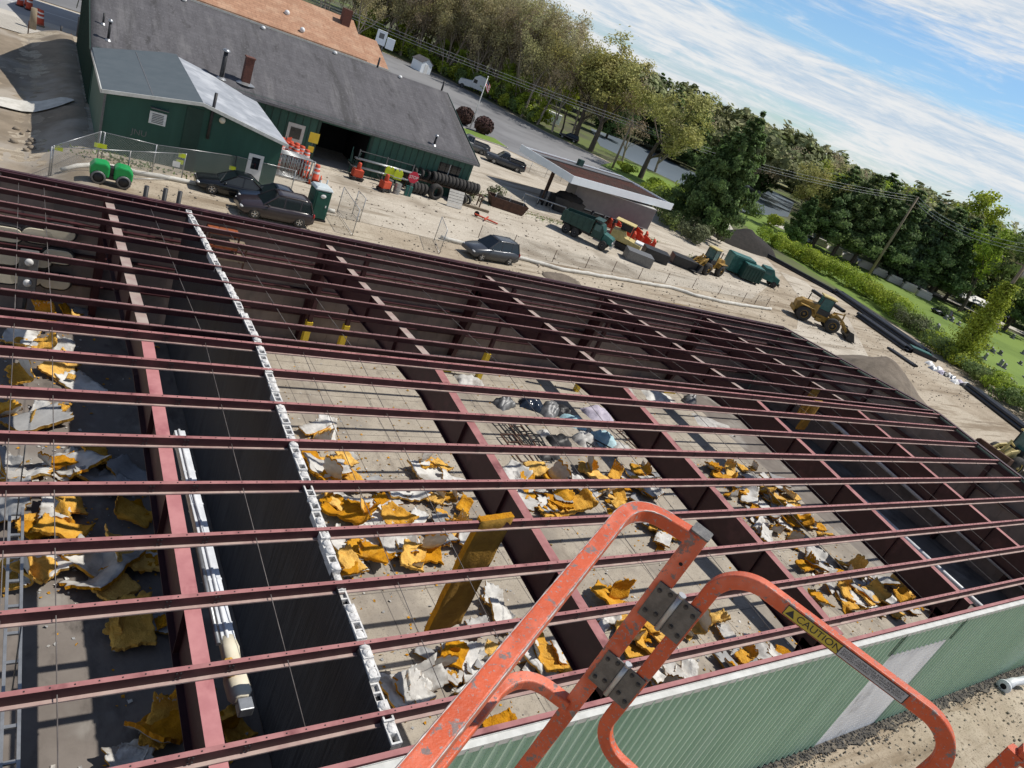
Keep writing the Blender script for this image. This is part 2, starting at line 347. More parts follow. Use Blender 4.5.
def orange_paint():
    m = mat('chipped_orange_paint', (.58, .10, .034), (.45, .072, .022), 9, .45, bump=.15, bscale=60, detail=8, c3=(.72, .21, .13), s3=4, m3=.6)
    nt = m.node_tree; N = nt.nodes; L = nt.links; b = N['Principled BSDF']
    src = b.inputs['Base Color'].links[0].from_socket
    tc = N.new('ShaderNodeTexCoord')
    def chips(sc, lo, hi, col, src):
        n = N.new('ShaderNodeTexNoise'); n.inputs['Scale'].default_value = sc; n.inputs['Detail'].default_value = 9; n.inputs['Roughness'].default_value = .7
        L.new(tc.outputs['Object'], n.inputs['Vector'])
        r = N.new('ShaderNodeMapRange'); r.inputs[1].default_value = lo; r.inputs[2].default_value = hi; L.new(n.outputs['Fac'], r.inputs[0])
        x = N.new('ShaderNodeMix'); x.data_type = 'RGBA'; L.new(r.outputs[0], x.inputs[0]); L.new(src, x.inputs[6]); x.inputs[7].default_value = (*col, 1)
        return x.outputs[2]
    src = chips(38, .565, .60, (.19, .14, .13), src)
    src = chips(110, .585, .62, (.27, .23, .22), src)
    src = chips(14, .62, .70, (.36, .085, .04), src)
    L.new(src, b.inputs['Base Color'])
    return m
M['rail'] = orange_paint()
M['rail_edge'] = mat('worn_bare_edge', (.42, .38, .37), (.30, .20, .17), 60, .45, .3)
M['zinc'] = mat('weathered_zinc_plate', (.155, .15, .145), (.10, .096, .094), 40, .5, .55, bump=.15)
M['water'] = mat('lake_water', (.15, .185, .22), (.18, .215, .25), .03, .28, bump=.1, bscale=.8, spec=.5)

# ------------------------------------------------------------------ light and sky
SUN = Vector((.61, -.10, 1.0)).normalized()       # towards the sun
EL = math.asin(SUN.z); AZ = math.atan2(SUN.x, SUN.y)
sun = bpy.data.lights.new('sun', 'SUN'); sun.energy = 4.8; sun.angle = rad(.53); sun.color = (1, .95, .87)
so = bpy.data.objects.new('sun', sun); COL.objects.link(so)
so.rotation_euler = (-SUN).to_track_quat('-Z', 'Y').to_euler()
W = bpy.data.worlds.new('World'); scene.world = W; W.use_nodes = True
nt = W.node_tree; N = nt.nodes; L = nt.links
bg = N['Background']; sky = N.new('ShaderNodeTexSky'); sky.sky_type = 'NISHITA'; sky.sun_disc = False
sky.sun_elevation = EL; sky.sun_rotation = AZ; sky.altitude = 30; sky.air_density = 1.0; sky.dust_density = .6; sky.ozone_density = 2.2
tint = N.new('ShaderNodeMix'); tint.data_type = 'RGBA'; tint.blend_type = 'MULTIPLY'; tint.inputs[0].default_value = 1; hz_ = N.new('ShaderNodeMix'); hz_.data_type = 'RGBA'; hz_.inputs[6].default_value = (.76, .96, 1.12, 1); hz_.inputs[7].default_value = (.66, .69, .72, 1); tint_target = (tint, hz_); L.new(sky.outputs[0], tint.inputs[6]); L.new(tint.outputs[2], bg.inputs[0]); bg.inputs[1].default_value = .11
tc = N.new('ShaderNodeTexCoord')
sep = N.new('ShaderNodeSeparateXYZ'); L.new(tc.outputs['Generated'], sep.inputs[0])
def wm(op, a, b=None):
    x = N.new('ShaderNodeMath'); x.operation = op
    for i, v in enumerate((a, b)):
        if v is None: continue
        if isinstance(v, (int, float)): x.inputs[i].default_value = v
        else: L.new(v, x.inputs[i])
    return x.outputs[0]
# streaky cloud sheets lying in layers over the horizon (direction only, nothing tied to the camera)
zup = N.new('ShaderNodeMapRange'); zup.inputs[1].default_value = .22; zup.inputs[2].default_value = .6; L.new(sep.outputs[2], zup.inputs[0]); L.new(zup.outputs[0], tint_target[1].inputs[0]); L.new(tint_target[1].outputs[2], tint_target[0].inputs[7])
cx = N.new('ShaderNodeCombineXYZ')
for i in range(2): L.new(sep.outputs[i], cx.inputs[i])
L.new(wm('MULTIPLY', sep.outputs[2], 4.0), cx.inputs[2])
def wn(scale, detail, rough, loc, dist=0.0, sc=(1, 1, 1)):
    mp = N.new('ShaderNodeMapping'); mp.inputs['Location'].default_value = loc; mp.inputs['Scale'].default_value = sc
    L.new(cx.outputs[0], mp.inputs[0])
    n = N.new('ShaderNodeTexNoise'); n.inputs['Scale'].default_value = scale; n.inputs['Detail'].default_value = detail
    n.inputs['Roughness'].default_value = rough; n.inputs['Distortion'].default_value = dist
    L.new(mp.outputs[0], n.inputs['Vector']); return n.outputs['Fac']
def wr(f, lo, hi, a=0.0, b=1.0):
    r = N.new('ShaderNodeMapRange'); r.interpolation_type = 'SMOOTHSTEP'
    for i, v in enumerate((lo, hi, a, b)): r.inputs[i+1].default_value = v
    L.new(f, r.inputs[0]); return r.outputs[0]
layer = N.new('ShaderNodeValToRGB'); cr = layer.color_ramp; cr.interpolation = 'EASE'
stops = ((0.0, .56), (.02, .53), (.04, .60), (.08, .72), (.106, .66), (.124, .44), (.150, .42), (.175, .60), (.22, .74), (.40, .50))
while len(cr.elements) < len(stops): cr.elements.new(.5)
for e_, (p_, v_) in zip(cr.elements, stops): e_.position = p_/.4; e_.color = (v_, v_, v_, 1)
warp = wm('ADD', sep.outputs[2], wm('MULTIPLY', wm('SUBTRACT', wn(2.2, 4, .5, (4.1, 2.0, 0)), .5), .055))
L.new(wm('DIVIDE', warp, .4), layer.inputs[0])
big = wn(2.6, 6, .6, (3.1, 1.7, .4), .5, (1, 1, 1.5))
fine = wn(7.5, 10, .66, (7.3, 2.2, 1.1), .7, (1, 1, 2.0))
wisp = wn(17, 8, .7, (1.3, 9.1, 2.0), .6, (1, 1, 2.4))
dens = wm('ADD', wm('ADD', wm('MULTIPLY', big, .36), wm('MULTIPLY', fine, .52)), wm('MULTIPLY', wisp, .27))
dens = wm('ADD', dens, layer.outputs[0])
cover = wr(dens, .97, 1.25)
mask = wm('MULTIPLY', wm('MULTIPLY', cover, .94), wr(sep.outputs[2], .28, .55, 1.0, .10))
bgc = N.new('ShaderNodeBackground'); ccol = N.new('ShaderNodeMix'); ccol.data_type = 'RGBA'; ccol.inputs[6].default_value = (.60, .73, .88, 1); ccol.inputs[7].default_value = (1, 1, 1, 1); L.new(wr(wm('ADD', wm('MULTIPLY', fine, .6), wm('MULTIPLY', wisp, .4)), .36, .60), ccol.inputs[0]); L.new(ccol.outputs[2], bgc.inputs[0]); bgc.inputs[1].default_value = .86
ms = N.new('ShaderNodeMixShader'); L.new(mask, ms.inputs[0]); L.new(bg.outputs[0], ms.inputs[1]); L.new(bgc.outputs[0], ms.inputs[2])
L.new(ms.outputs[0], N['World Output'].inputs[0])
scene.view_settings.view_transform = 'Standard'; scene.view_settings.look = 'None'
scene.view_settings.exposure = 0.0; scene.view_settings.gamma = 1.0
scene.cycles.max_bounces = 6; scene.cycles.diffuse_bounces = 3; scene.cycles.transparent_max_bounces = 24
scene.cycles.use_denoising = True
# ------------------------------------------------------------------ the setting
BX0, BX1, BY0, BY1 = -2.5, 44.72, 5.73, 28.95
def sst(x): x = max(0, min(1, x)); return x*x*(3-2*x)
def gz(x, y):
    if y <= 36: return 0.0
    edge = 4.0 if y < 84 else 3.3+min(30, (y-84)*3)
    return -1.3*sst((edge-x)/3.4)*sst((y-36)/7)
def axis_pts(lo, hi, a, b, fine):
    p = [lo, lo*.5, lo*.25]; x = a
    while x < b: p.append(x); x += fine
    p += [b, b+20, b+60, b+150, hi*.4, hi*.7, hi]
    return sorted(set(p))
xs = axis_pts(-1500, 2500, -12, 48, 1.0); ys = axis_pts(-1200, 2500, -14, 110, 1.0)
g = MB(); ny = len(ys)
g.add([(x, y, gz(x, y)-.015+(.05*(mnoise.noise((x*.35, y*.35, 0))) if (x < 3 and 36 < y < 84) else 0)) for x in xs for y in ys],
      [(i*ny+j, (i+1)*ny+j, (i+1)*ny+j+1, i*ny+j+1) for i in range(len(xs)-1) for j in range(ny-1)], 0, True)
tag(g.build('ground', M['dirt']), kind='structure')
def sheet(name, poly, z, m, kind='structure'):
    b = MB(); b.add([(p[0], p[1], z) for p in poly], [tuple(range(len(poly)))])
    return tag(b.build(name, m), kind=kind)
def px(*pts): return [tuple(G(*p)[:2]) for p in pts]
# brown dirt bank left of the workshop follows the terrain
b = MB(); nx = 26
b.grid(lambda u, v: (-14+u*18.3, 37+v*47, gz(-14+u*18.3, 37+v*47)+.02+.07*mnoise.noise((u*9, v*26, 1))+.05*mnoise.noise((u*28, v*80, 1))), 70, 160)
tag(b.build('dirt_bank', M['dirt_left']), kind='structure')
# worn concrete apron between workshop and building
sheet('yard_paving', [(4.2, 50), (16, 50.0), (16, 48.2), (30, 47.6), (44, 48.4), (70, 51), (94, 66), (104, 80), (92, 84), (72, 84), (62, 96), (57, 118), (40, 118), (40, 66), (4.2, 60)], .004, M['yardconc'])
lot = px((396, 58), (440, 76), (482, 98), (545, 132), (600, 158), (650, 184), (676, 202))+[(72, 86), (60, 100), (55, 112), (50, 112), (44, 120), (44, 190)]
sheet('parking_lot', lot, .012, M['asphalt'])
sheet('forest_floor', [(30, 176), (60, 181)]+px((396, 57), (440, 75), (482, 97), (545, 131), (600, 157), (650, 183))+[(96, 100), (104, 84), (108, 60), (107, 44), (103, 24), (120, 0), (900, -300), (1400, 900), (300, 1400), (-200, 900), (-60, 300), (-20, 200)], .006, M['forest'])
# cemetery lawn with the lane behind the pines
sheet('lawn', [(104, 24), (107, 44), (110, 62), (116, 92), (130, 108), (146, 110), (172, 88), (196, 64), (224, 30), (180, 0), (120, 2)], .016, M['lawn'])
sheet('lawn_verge', px((600, 165), (650, 190), (690, 212), (705, 200), (672, 182), (625, 160)), .016, M['lawn'])
sheet('lane', [(100.5, 81), (104, 85), (122, 106), (133, 117), (146, 112), (160, 103), (176, 92), (190, 80), (214, 58), (234, 36), (240, 40), (218, 64), (194, 86), (178, 100), (162, 111), (148, 119), (132, 125), (118, 110), (98, 86)], .022, M['shoulder'])
sheet('lawn_bank', px((735, 222), (752, 229), (775, 220), (765, 210), (742, 212)), .03, M['lawn'])
sheet('lake', px((590, 128), (640, 146), (700, 175), (745, 183), (775, 192), (794, 203), (788, 217), (742, 213), (700, 194), (650, 170), (600, 146)), .035, M['water'])
# street at the far left, lower than the yard
sheet('street', [(-60, 93.5), (18, 93.5), (18, 104.5), (-60, 104.5)], -1.26, M['road'])
sheet('street_far_lane', [(-60, 105.5), (18, 105.5), (18, 120), (-60, 120)], -1.26, M['asphalt'])
sheet('kerb_apron', [(-2.2, 84.5), (14, 84.5), (18, 93.4), (-7, 93.4)], -1.25, M['shoulder'])
sheet('road_marking', [(-60, 98.9), (18, 98.9), (18, 99.1), (-60, 99.1)], -1.25, M['paint_white'])
sheet('road_edge_line', [(-60, 104.2), (18, 104.2), (18, 104.35), (-60, 104.35)], -1.25, M['paint_white'])
pud = []
for i in range(28):
    t = 2*PI*i/28; k = 1+.25*mnoise.noise((math.cos(t)*1.5, math.sin(t)*1.5, 3)); pud.append((51.5+7.5*math.cos(t)*k, 43.0+1.35*math.sin(t)*k))
sheet('puddle', pud, .012, M['puddle'])
# damp track stains and pale strip near the building
sheet('gravel_track', [(46, 33), (58, 31.5), (74, 36), (92, 52), (100, 66), (96, 68), (86, 56), (70, 44), (56, 40), (48, 39)], .004, M['yardconc'])

# concrete floor of the building (three pours) with joints
def slab(name, x0, x1, m):
    b = MB(); b.bx(x0, x1, BY0+.1, BY1-.1, -.05, .10); return tag(b.build(name, m), kind='structure')
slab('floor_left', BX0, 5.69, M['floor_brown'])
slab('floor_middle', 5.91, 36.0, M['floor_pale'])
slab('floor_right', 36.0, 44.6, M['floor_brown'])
b = MB()
for x in (7.0, 8.5, 10, 11.5, 13.2, 15, 17, 19, 21, 23, 25, 27.3, 29.5, 31.5, 33.5): b.bx(x-.012, x+.012, BY0+.2, BY1-.2, .10, .1025)
for y in (8.2, 10.9, 13.6, 16.2, 18.9, 21.6, 24.3, 26.8): b.bx(5.95, 35.9, y-.012, y+.012, .10, .1015)
tag(b.build('floor_joints', M['joint']), kind='structure')

# rough stony dirt in front of the near wall
b = MB(); b.grid(lambda u, v: (6+u*46, -9+v*14.45, .004+.10*mnoise.noise((u*46*.35, v*14.4*.5, 0))*min(1, (1-v)*8)+.07*mnoise.noise((u*46*1.1, v*14.4*1.3, 3))*min(1, (1-v)*10+.15)+.045*mnoise.noise((u*46*3.1, v*14.4*3.4, 5))+.02), 330, 104)
tag(b.build('near_dirt', M['dirt']), kind='structure')
rq = random.Random(9); b = MB()
for i in range(1500):
    x = rq.uniform(14, 46); y = 5.2-rq.random()**1.5*6; r = rq.uniform(.02, .07)*(1.6 if rq.random() < .06 else 1); b.ell((x, y, .03+r*.2), (r, r*rq.uniform(.6, 1), r*.6), 5, 3, 0, .4, i)
tag(b.build('stones', M['stones']), kind='stuff')
rq = random.Random(19); b = MB()
for i in range(2600):
    x = rq.uniform(6, 98); y = rq.uniform(30.5, 62); r = rq.uniform(.03, .10)*(1.8 if rq.random() < .05 else 1)
    if y > 61-.0 and x < 36 or (y > 50 and x < 15.6): continue
    b.ell((x, y, r*.25), (r, r*rq.uniform(.6, 1), r*.6), 5, 3, 0, .4, i)
tag(b.build('yard_stones', M['stones']), kind='stuff')
# gravel along the foot of the near wall
rr = random.Random(4); b = MB(); ed = [(8+k*.25, 5.52-.14-max(0, min(1, (8+k*.25-16)/8))*.24*(.75+.9*mnoise.noise((k*.33, 0, 0)))) for k in range(150)]
sheet('gravel_bed', [(8, 5.59), (45.3, 5.59)]+ed[::-1], .075, M['gravel_bed'])
for i in range(2600):
    x = rr.uniform(8, 44); y = 5.54-abs(rr.gauss(0, .24 if x > 20 else .12)); r = rr.uniform(.015, .045)
    b.ell((x, y, .07+r*.4), (r, r*rr.uniform(.7, 1), r*.7), 5, 3, 0, .3, i)
tag(b.build('gravel', M['gravel']), kind='stuff')
# ------------------------------------------------------------------ steel building stripped of its roof
YR, ZR, SL, S1, GAP, EV = 17.3425, 6.1376, .0776, 1.365, .2316, 8.5065
XS = [3.13, 11.29, 19.34, 27.46, 35.78]
def roof(y): return ZR-SL*abs(y-YR)
bld = thing('steel_building', 'long steel building stripped down to maroon purlins and rafters above a pale green wall', 'building', (20, YR, 0))
OFF = (20, YR, 0)
xa, xb = BX0, 44.66
def purlin_mesh(y, side):
    # Z section: top flange uphill, bottom flange downhill
    zt = roof(y); t = .004; h = .20; fl = .075; s = side     # side -1 near slope, +1 far slope
    b = MB(); k = -s                                         # uphill direction in y
    prof = [(0, zt-h), (0, zt-t), (k*fl, zt-t+SL*fl), (k*fl, zt-.02+SL*fl), (k*(fl+.004), zt-.02+SL*fl), (k*(fl+.004), zt+SL*fl), (-k*t, zt), (-k*t, zt-h+t), (-k*fl, zt-h+t-SL*fl), (-k*fl, zt-h+.02), (-k*(fl+.004), zt-h+.02), (-k*(fl+.004), zt-h-SL*fl), (0, zt-h)]
    prof = [(y+p_, q_) for p_, q_ in prof[:-1]]
    b.prism(prof, xa, xb, 'x', 0)
    for fi in range(len(b.f)-12, len(b.f)):                  # flange faces dusty and faded; the web's shade is put into its colour
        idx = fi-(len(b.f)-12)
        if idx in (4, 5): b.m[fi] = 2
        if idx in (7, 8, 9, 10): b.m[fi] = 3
    yc = y-k*(t+.006)
    X_ = xa+.2
    while X_ < xb:                                           # roofing screws left in the top flange
        b.box((X_, y+k*.034, zt+SL*.034+.005), (.018, .018, .012), 0, 1); X_ += .305
    for x in XS:                                             # bolts of the lap joints
        for dx in (-.42, -.36, .36, .42):
            for dz in (-.05, -.15): b.box((x+dx, yc, zt+dz), (.026, .016, .026), 0, 1)
        b.box((x+.44, y-k*.0055, zt-.1), (.004, .004, .17), 0, 1)
    return b
rows = [(-1, GAP)]+[(-1, S1*i) for i in range(1, 9)]+[(1, GAP)]+[(1, S1*i) for i in range(1, 9)]
M['rod'] = mat('dark_rod', (.16, .14, .13), (.09, .075, .07), 4, .6)
for s, d in rows:
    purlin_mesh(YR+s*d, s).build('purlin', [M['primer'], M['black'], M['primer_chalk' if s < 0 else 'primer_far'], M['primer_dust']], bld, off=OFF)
# eave struts
for s in (-1, 1):
    y = YR+s*S1*EV; z = roof(y); b = MB()
    b.bx(xa, xb, y-.004 if s < 0 else y-.1, y+.1 if s < 0 else y+.004, z-.008, z)
    b.bx(xa, xb, y-.004, y+.004, z-.2, z-.009); b.bx(xa, xb, min(y, y-s*.1)+.002, max(y, y-s*.1)-.002, z-.21, z-.2)
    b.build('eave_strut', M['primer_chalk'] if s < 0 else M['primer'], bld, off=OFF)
def rafter(x, s, near):
    ye = YR+s*(S1*EV-.35); b = MB()
    def top(y): return roof(y)-.205
    for (dz, w, th) in ((0, .27, .018), (-1.18, .25, .02)):
        P = []
        for y in (YR, ye):
            z = top(y)+dz
            P.append([(x-w/2, y, z-th), (x+w/2, y, z-th), (x+w/2, y, z), (x-w/2, y, z)])
        b.loft(P, 0, False)
    b.loft([[(x-.006, y, top(y)-1.182), (x+.006, y, top(y)-1.182), (x+.006, y, top(y)-.0185), (x-.006, y, top(y)-.0185)] for y in (YR, ye)], 0, False)
    for i in range(1, 5):                                    # stiffener plates
        y = YR+s*i*2.73
        b.bx(x-.115, x-.0065, y-.006, y+.006, top(y)-1.16, top(y)-.03); b.bx(x+.0065, x+.115, y-.006, y+.006, top(y)-1.16, top(y)-.03)
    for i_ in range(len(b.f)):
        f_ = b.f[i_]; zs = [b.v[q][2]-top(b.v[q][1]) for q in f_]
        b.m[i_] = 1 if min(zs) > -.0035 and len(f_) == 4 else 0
    return b
def column(x, s):
    ye = YR+s*(S1*EV-.12); b = MB(); zt = roof(ye)-.22; w0, w1 = .35, .95
    b.loft([[(x-.12, ye, z), (x+.12, ye, z), (x+.12, ye-s*.02, z), (x-.12, ye-s*.02, z)] for z in (.1, zt)], 0, False)
    b.loft([[(x-.12, ye-s*w, z), (x+.12, ye-s*w, z), (x+.12, ye-s*(w+.02), z), (x-.12, ye-s*(w+.02), z)] for z, w in ((.1, w0), (zt-.9, w1))], 0, False)
    b.loft([[(x-.006, ye-s*.021, z), (x+.006, ye-s*.021, z), (x+.006, ye-s*w, z), (x-.006, ye-s*w, z)] for z, w in ((.1, w0), (zt-.9, w1))], 0, False)
    return b
for x in XS:
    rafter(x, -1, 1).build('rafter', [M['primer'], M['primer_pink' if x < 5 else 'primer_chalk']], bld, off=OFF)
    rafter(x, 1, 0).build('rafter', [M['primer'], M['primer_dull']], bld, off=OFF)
    for s in (-1, 1): column(x, s).build('column', M['primer'], bld, off=OFF)
# interior posts with yellow painted feet
for (x, y, hi) in ((11.29, 27.9, 0), (13.05, 28.0, 0), (20.2, 26.9, 1), (26.5, 26.5, 1)):
    b = MB(); b.bx(x-.09, x+.09, y-.09, y+.09, 1.6, roof(y)-.22)
    p = b.build('post', M['primer'], bld, off=OFF)
    b = MB(); b.bx(x-.13, x+.13, y-.13, y+.13, .1, 1.599); b.build('post_guard', M['sign_yellow'], p, off=OFF)
# sag rods between the purlins
for s, d in ((-1, 0), (1, 0)):
    for x in (.44, 1.15, 4.45, 7.0, 8.65, 13.9, 16.6, 22.0, 24.7, 30.2, 33.0, 38.6, 41.6):
        b = MB(); y0 = YR+s*GAP; y1 = YR+s*S1*8
        b.tube([(x, y0, roof(y0)-.12), (x, y1, roof(y1)-.12)], .009, 6)
        b.build('sag_rod', M['rod'], bld, off=OFF)
# ribbed side walls
def ribbed(x0, x1, y, z0, z1, out, pitch=.3, gaps=()):
    b = MB(); X = x0; pts = []
    while X < x1-.01:
        for dx, dd in ((0, 0), (.11, 0), (.132, .085), (.178, .085), (.20, 0)): pts.append((X+dx, y+out*dd))
        X += pitch
    pts.append((x1, y))
    vs = [(p[0], p[1], z) for z in (z0, z1) for p in pts]; n = len(pts); fs = []
    for i in range(n-1):
        xm = (pts[i][0]+pts[i+1][0])/2
        if any(a < xm < c for a, c in gaps): continue
        fs.append((i, i+1, n+i+1, n+i))
    b.add(vs, fs); return b
yn = BY0-.12; zt = roof(BY0)-.04
DX0, DX1, DZ1 = 22.0, 25.65, 4.28
w = ribbed(xa, 44.72, yn, -.02, zt, -1, .3, ((DX0, DX1),))
w2 = ribbed(DX0-.2, DX1+.1, yn, DZ1, zt, -1); w.add(w2.v, w2.f)
side = w.build('side_wall', M['green_wall'], bld, off=OFF, recalc=False)
b = MB()
n = 24
for i in range(n):                                           # flat sectional sheet hung in the opening
    z0 = .06+i*(DZ1-.06)/n; z1 = .06+(i+1)*(DZ1-.06)/n-.012
    b.bx(DX0-.05, DX1+.05, yn-.055, yn-.02, z0, z1); b.bx(DX0-.05, DX1+.05, yn-.045, yn-.025, z1, z1+.012)
b.build('loading_door', M['white_door'], bld, off=OFF)
b = MB()
b.bx(xa, 44.8, yn-.06, yn+.06, zt+.0, zt+.04); b.bx(xa, 44.8, yn-.075, yn-.061, zt-.095, zt+.045); b.bx(xa, 44.8, yn+.061, yn+.07, zt-.05, zt+.06)
b.build('eave_trim', M['trim_white'], bld, off=OFF)
b = MB(); b.bx(xa, 44.6, yn+.145, yn+.17, 0, zt-.06); b.build('wall_liner', M['liner'], bld, off=OFF)
# far wall and end wall with liners and girts
yf = BY1+.12; zf = roof(BY1)-.04
ribbed(xa, 44.72, yf, -.02, zf, 1).build('side_wall', M['green_wall'], bld, off=OFF, recalc=False)
b = MB(); b.bx(xa, 44.6, yf-.12, yf-.09, 0, zf-.03)
for i in range(60): b.bx(xa+i*.8, xa+i*.8+.05, yf-.135, yf-.121, .05, zf-.05)
b.build('wall_liner', M['liner'], bld, off=OFF)
b = MB(); b.bx(xa, 44.7, yf-.1, yf+.06, zf+.0, zf+.06); b.build('eave_trim', M['primer'], bld, off=OFF)
b = MB()
for z in (1.4, 2.6, 3.8): b.bx(xa, 44.5, yf-.3, yf-.14, z, z+.06)
b.build('wall_girts', M['primer'], bld, off=OFF)
b = MB()
b.prism([(yn, 0), (yf, 0), (yf, roof(yf)-.1), (YR, ZR-.1), (yn, roof(yn)-.1)], 44.70, 44.74, 'x'); b.build('end_wall', M['green_wall'], bld, off=OFF)
b = MB(); b.prism([(yn+.2, 0), (yf-.2, 0), (yf-.2, roof(yf)-.16), (YR, ZR-.16), (yn+.2, roof(yn)-.16)], 44.64, 44.67, 'x')
for i in range(28): b.bx(44.62, 44.639, yn+.3+i*.82, yn+.35+i*.82, .1, roof(yn+.3+i*.82)-.3)
b.build('wall_liner', M['liner'], bld, off=OFF)
b = MB()
for s in (-1, 1):
    ye = YR+s*S1*EV
    b.loft([[(44.52, y, roof(y)-.05), (44.76, y, roof(y)-.05), (44.76, y, roof(y)+.02), (44.52, y, roof(y)+.02)] for y in (YR+s*.001, ye)], 0, False)
    b.loft([[(44.5, y, roof(y)-.5), (44.6, y, roof(y)-.5), (44.6, y, roof(y)-.21), (44.5, y, roof(y)-.21)] for y in (YR+s*.001, ye)], 0, False)
b.build('rake_beam', M['primer'], bld, off=OFF)
for y in (9.5, 13.4, 21.3, 25.2):
    b = MB(); b.bx(44.3, 44.6, y-.1, y+.1, .1, roof(y)-.5); b.build('end_post', M['primer'], bld, off=OFF)
for z in (2.2, 3.9):
    b = MB(); b.bx(44.36, 44.44, yn+.3, yf-.3, z, z+.2); b.build('end_girt', M['primer'], bld, off=OFF)

# block partition wall, black on its left face, open cells on top
wx = 5.80; wl = thing('block_wall', 'concrete block partition wall with open white cells on top and a black left face', 'wall', (wx, YR, 0))
WO = (wx, YR, 0)
b = MB()
def wtop(y): return roof(y)-.035
ys_ = [BY0+.2+i*.5 for i in range(int((BY1-BY0-.4)/.5)+1)]+[YR]; ys_ = sorted(ys_)
b.loft([[(wx-.095, y, .1), (wx+.10, y, .1), (wx+.10, y, wtop(y)-.19), (wx-.095, y, wtop(y)-.19)] for y in ys_], 0, False)
b.build('wall_body', M['block'], wl, off=WO)
b = MB()
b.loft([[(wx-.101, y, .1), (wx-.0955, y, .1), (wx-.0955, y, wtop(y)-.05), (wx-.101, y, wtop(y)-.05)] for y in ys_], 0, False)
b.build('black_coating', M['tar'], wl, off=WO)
rr = random.Random(11); b = MB(); y = BY0+.2; i = 0
sh = .032
while y < BY1-.35:
    L = .395; z = wtop(y+.2); j = rr.uniform(-.035, .004); dx = .04*mnoise.noise((y*.45, 0, 0)); zz0 = z-.19
    if rr.random() < .10: z -= .10
    b.bx(wx-.095+dx, wx-.095+sh+dx, y, y+L, zz0, z+j); b.bx(wx+.1-sh+dx, wx+.1+dx, y, y+L, zz0, z+j)
    for k in (0, .5, 1): b.bx(wx-.095+sh+dx+.001, wx+.1-sh+dx-.001, y+k*(L-.034), y+k*(L-.034)+.034, zz0+.001, z+j-.002)
    for k in (0, 1):
        if rr.random() < .58+.5*mnoise.noise((y*.9, 5, 0)):  # mortar filled cells
            b.ell((wx+dx+rr.uniform(-.012, .012), y+.10+k*.19, z-.03), (.09+.02*rr.random(), .105, .04+.03*rr.random()), 8, 5, 1, .4, i)
        else: b.bx(wx-.07+dx, wx+.07+dx, y+.04+k*.18, y+.17+k*.18, zz0-.001, zz0+.004, 2)
        i += 1
    y += .4
b.build('top_course', [M['mortar'], M['mortar'], M['dark']], wl, off=WO)

# white duct slung right of the first rafter, with its wrapped end
dx_, dz_ = 3.86, 4.45
t = thing('white_duct', 'white duct slung beside the pink rafter with torn wrapping at its near end', 'duct', (dx_, 12, dz_))
DO = (dx_, 12, dz_)
b = MB(); b.bx(dx_-.12, dx_+.12, 8.95, 15.3, dz_-.12, dz_+.10); b.tube([(dx_-.02, 8.95, dz_+.115), (dx_-.02, 15.3, dz_+.115)], .035, 8)
for k in range(6): b.bx(dx_-.13, dx_+.13, 9.3+k*1.1, 9.36+k*1.1, dz_-.13, dz_+.11)
b.build('duct_run', M['duct'], t, off=DO, bevel=.02)
b = MB(); b.tube([(dx_-.19, 8.9, dz_+.08), (dx_-.17, 11.6, dz_+.10)], .045, 8); b.build('side_pipe', M['galv'], t, off=DO)
b = MB()
b.loft([[(dx_+r*math.cos(a)*(1+.45*mnoise.noise((a*1.5, y*4, 0))), y, dz_+r*math.sin(a)*(1+.25*mnoise.noise((a, y*3, 4)))) for a in [2*PI*i/14 for i in range(14)]] for y, r in ((9.05, .13), (8.8, .17), (8.5, .155), (8.2, .19), (7.85, .18), (7.75, .12))], 0, True)
b.build('wrapping', M['cream'], t, off=DO)
b = MB(); b.ell((dx_-.12, 8.3, dz_+.18), (.16, .2, .08), 10, 6, 0, .3, 3); b.build('torn_wrapping', M['batt'], t, off=DO)
b = MB(); b.bx(dx_-.09, dx_+.15, 7.5, 7.74, dz_-.1, dz_+.1); b.build('duct_end', M['galv'], t, off=DO, bevel=.02)

# cable tray at the far left
t = thing('cable_tray', 'grey ladder cable tray running under the purlins at the left of the picture', 'cable tray', (.7, 10, 3.5)); TO = (.7, 10, 3.5)
b = MB()
for dx in (-.11, .11): b.bx(.72+dx-.025, .72+dx+.025, 4.0, 13.8, 3.46, 3.55)
b.build('tray_rails', M['galv'], t, off=TO)
for k in range(16):
    b = MB(); b.bx(.635, .805, 4.3+k*.62, 4.36+k*.62, 3.49, 3.53); b.build('tray_rung', M['galv'], t, off=TO)
for y in (5.0, 9.2, 13.4):
    b = MB(); b.tube([(.72, y, 3.55), (.72, y, roof(y)-.1)], .012, 6); b.build('hanger', M['galv_dull'], t, off=TO)
# pale pipe along the end wall
t = tag(MB().tube([(43.9, 24, 2.35), (43.9, 18.5, 1.98), (43.9, 7.2, 1.25)], .19, 12).build('wall_pipe', M['duct']), 'pale round pipe sloping along the inside of the dark end wall', 'pipe')
t = tag(MB().tube([(41.6, 16.5, .25), (40.3, 6.6, .25)], .15, 12).build('loose_pipe', M['duct']), 'long pale pipe lying on the dark floor near the end wall', 'pipe')
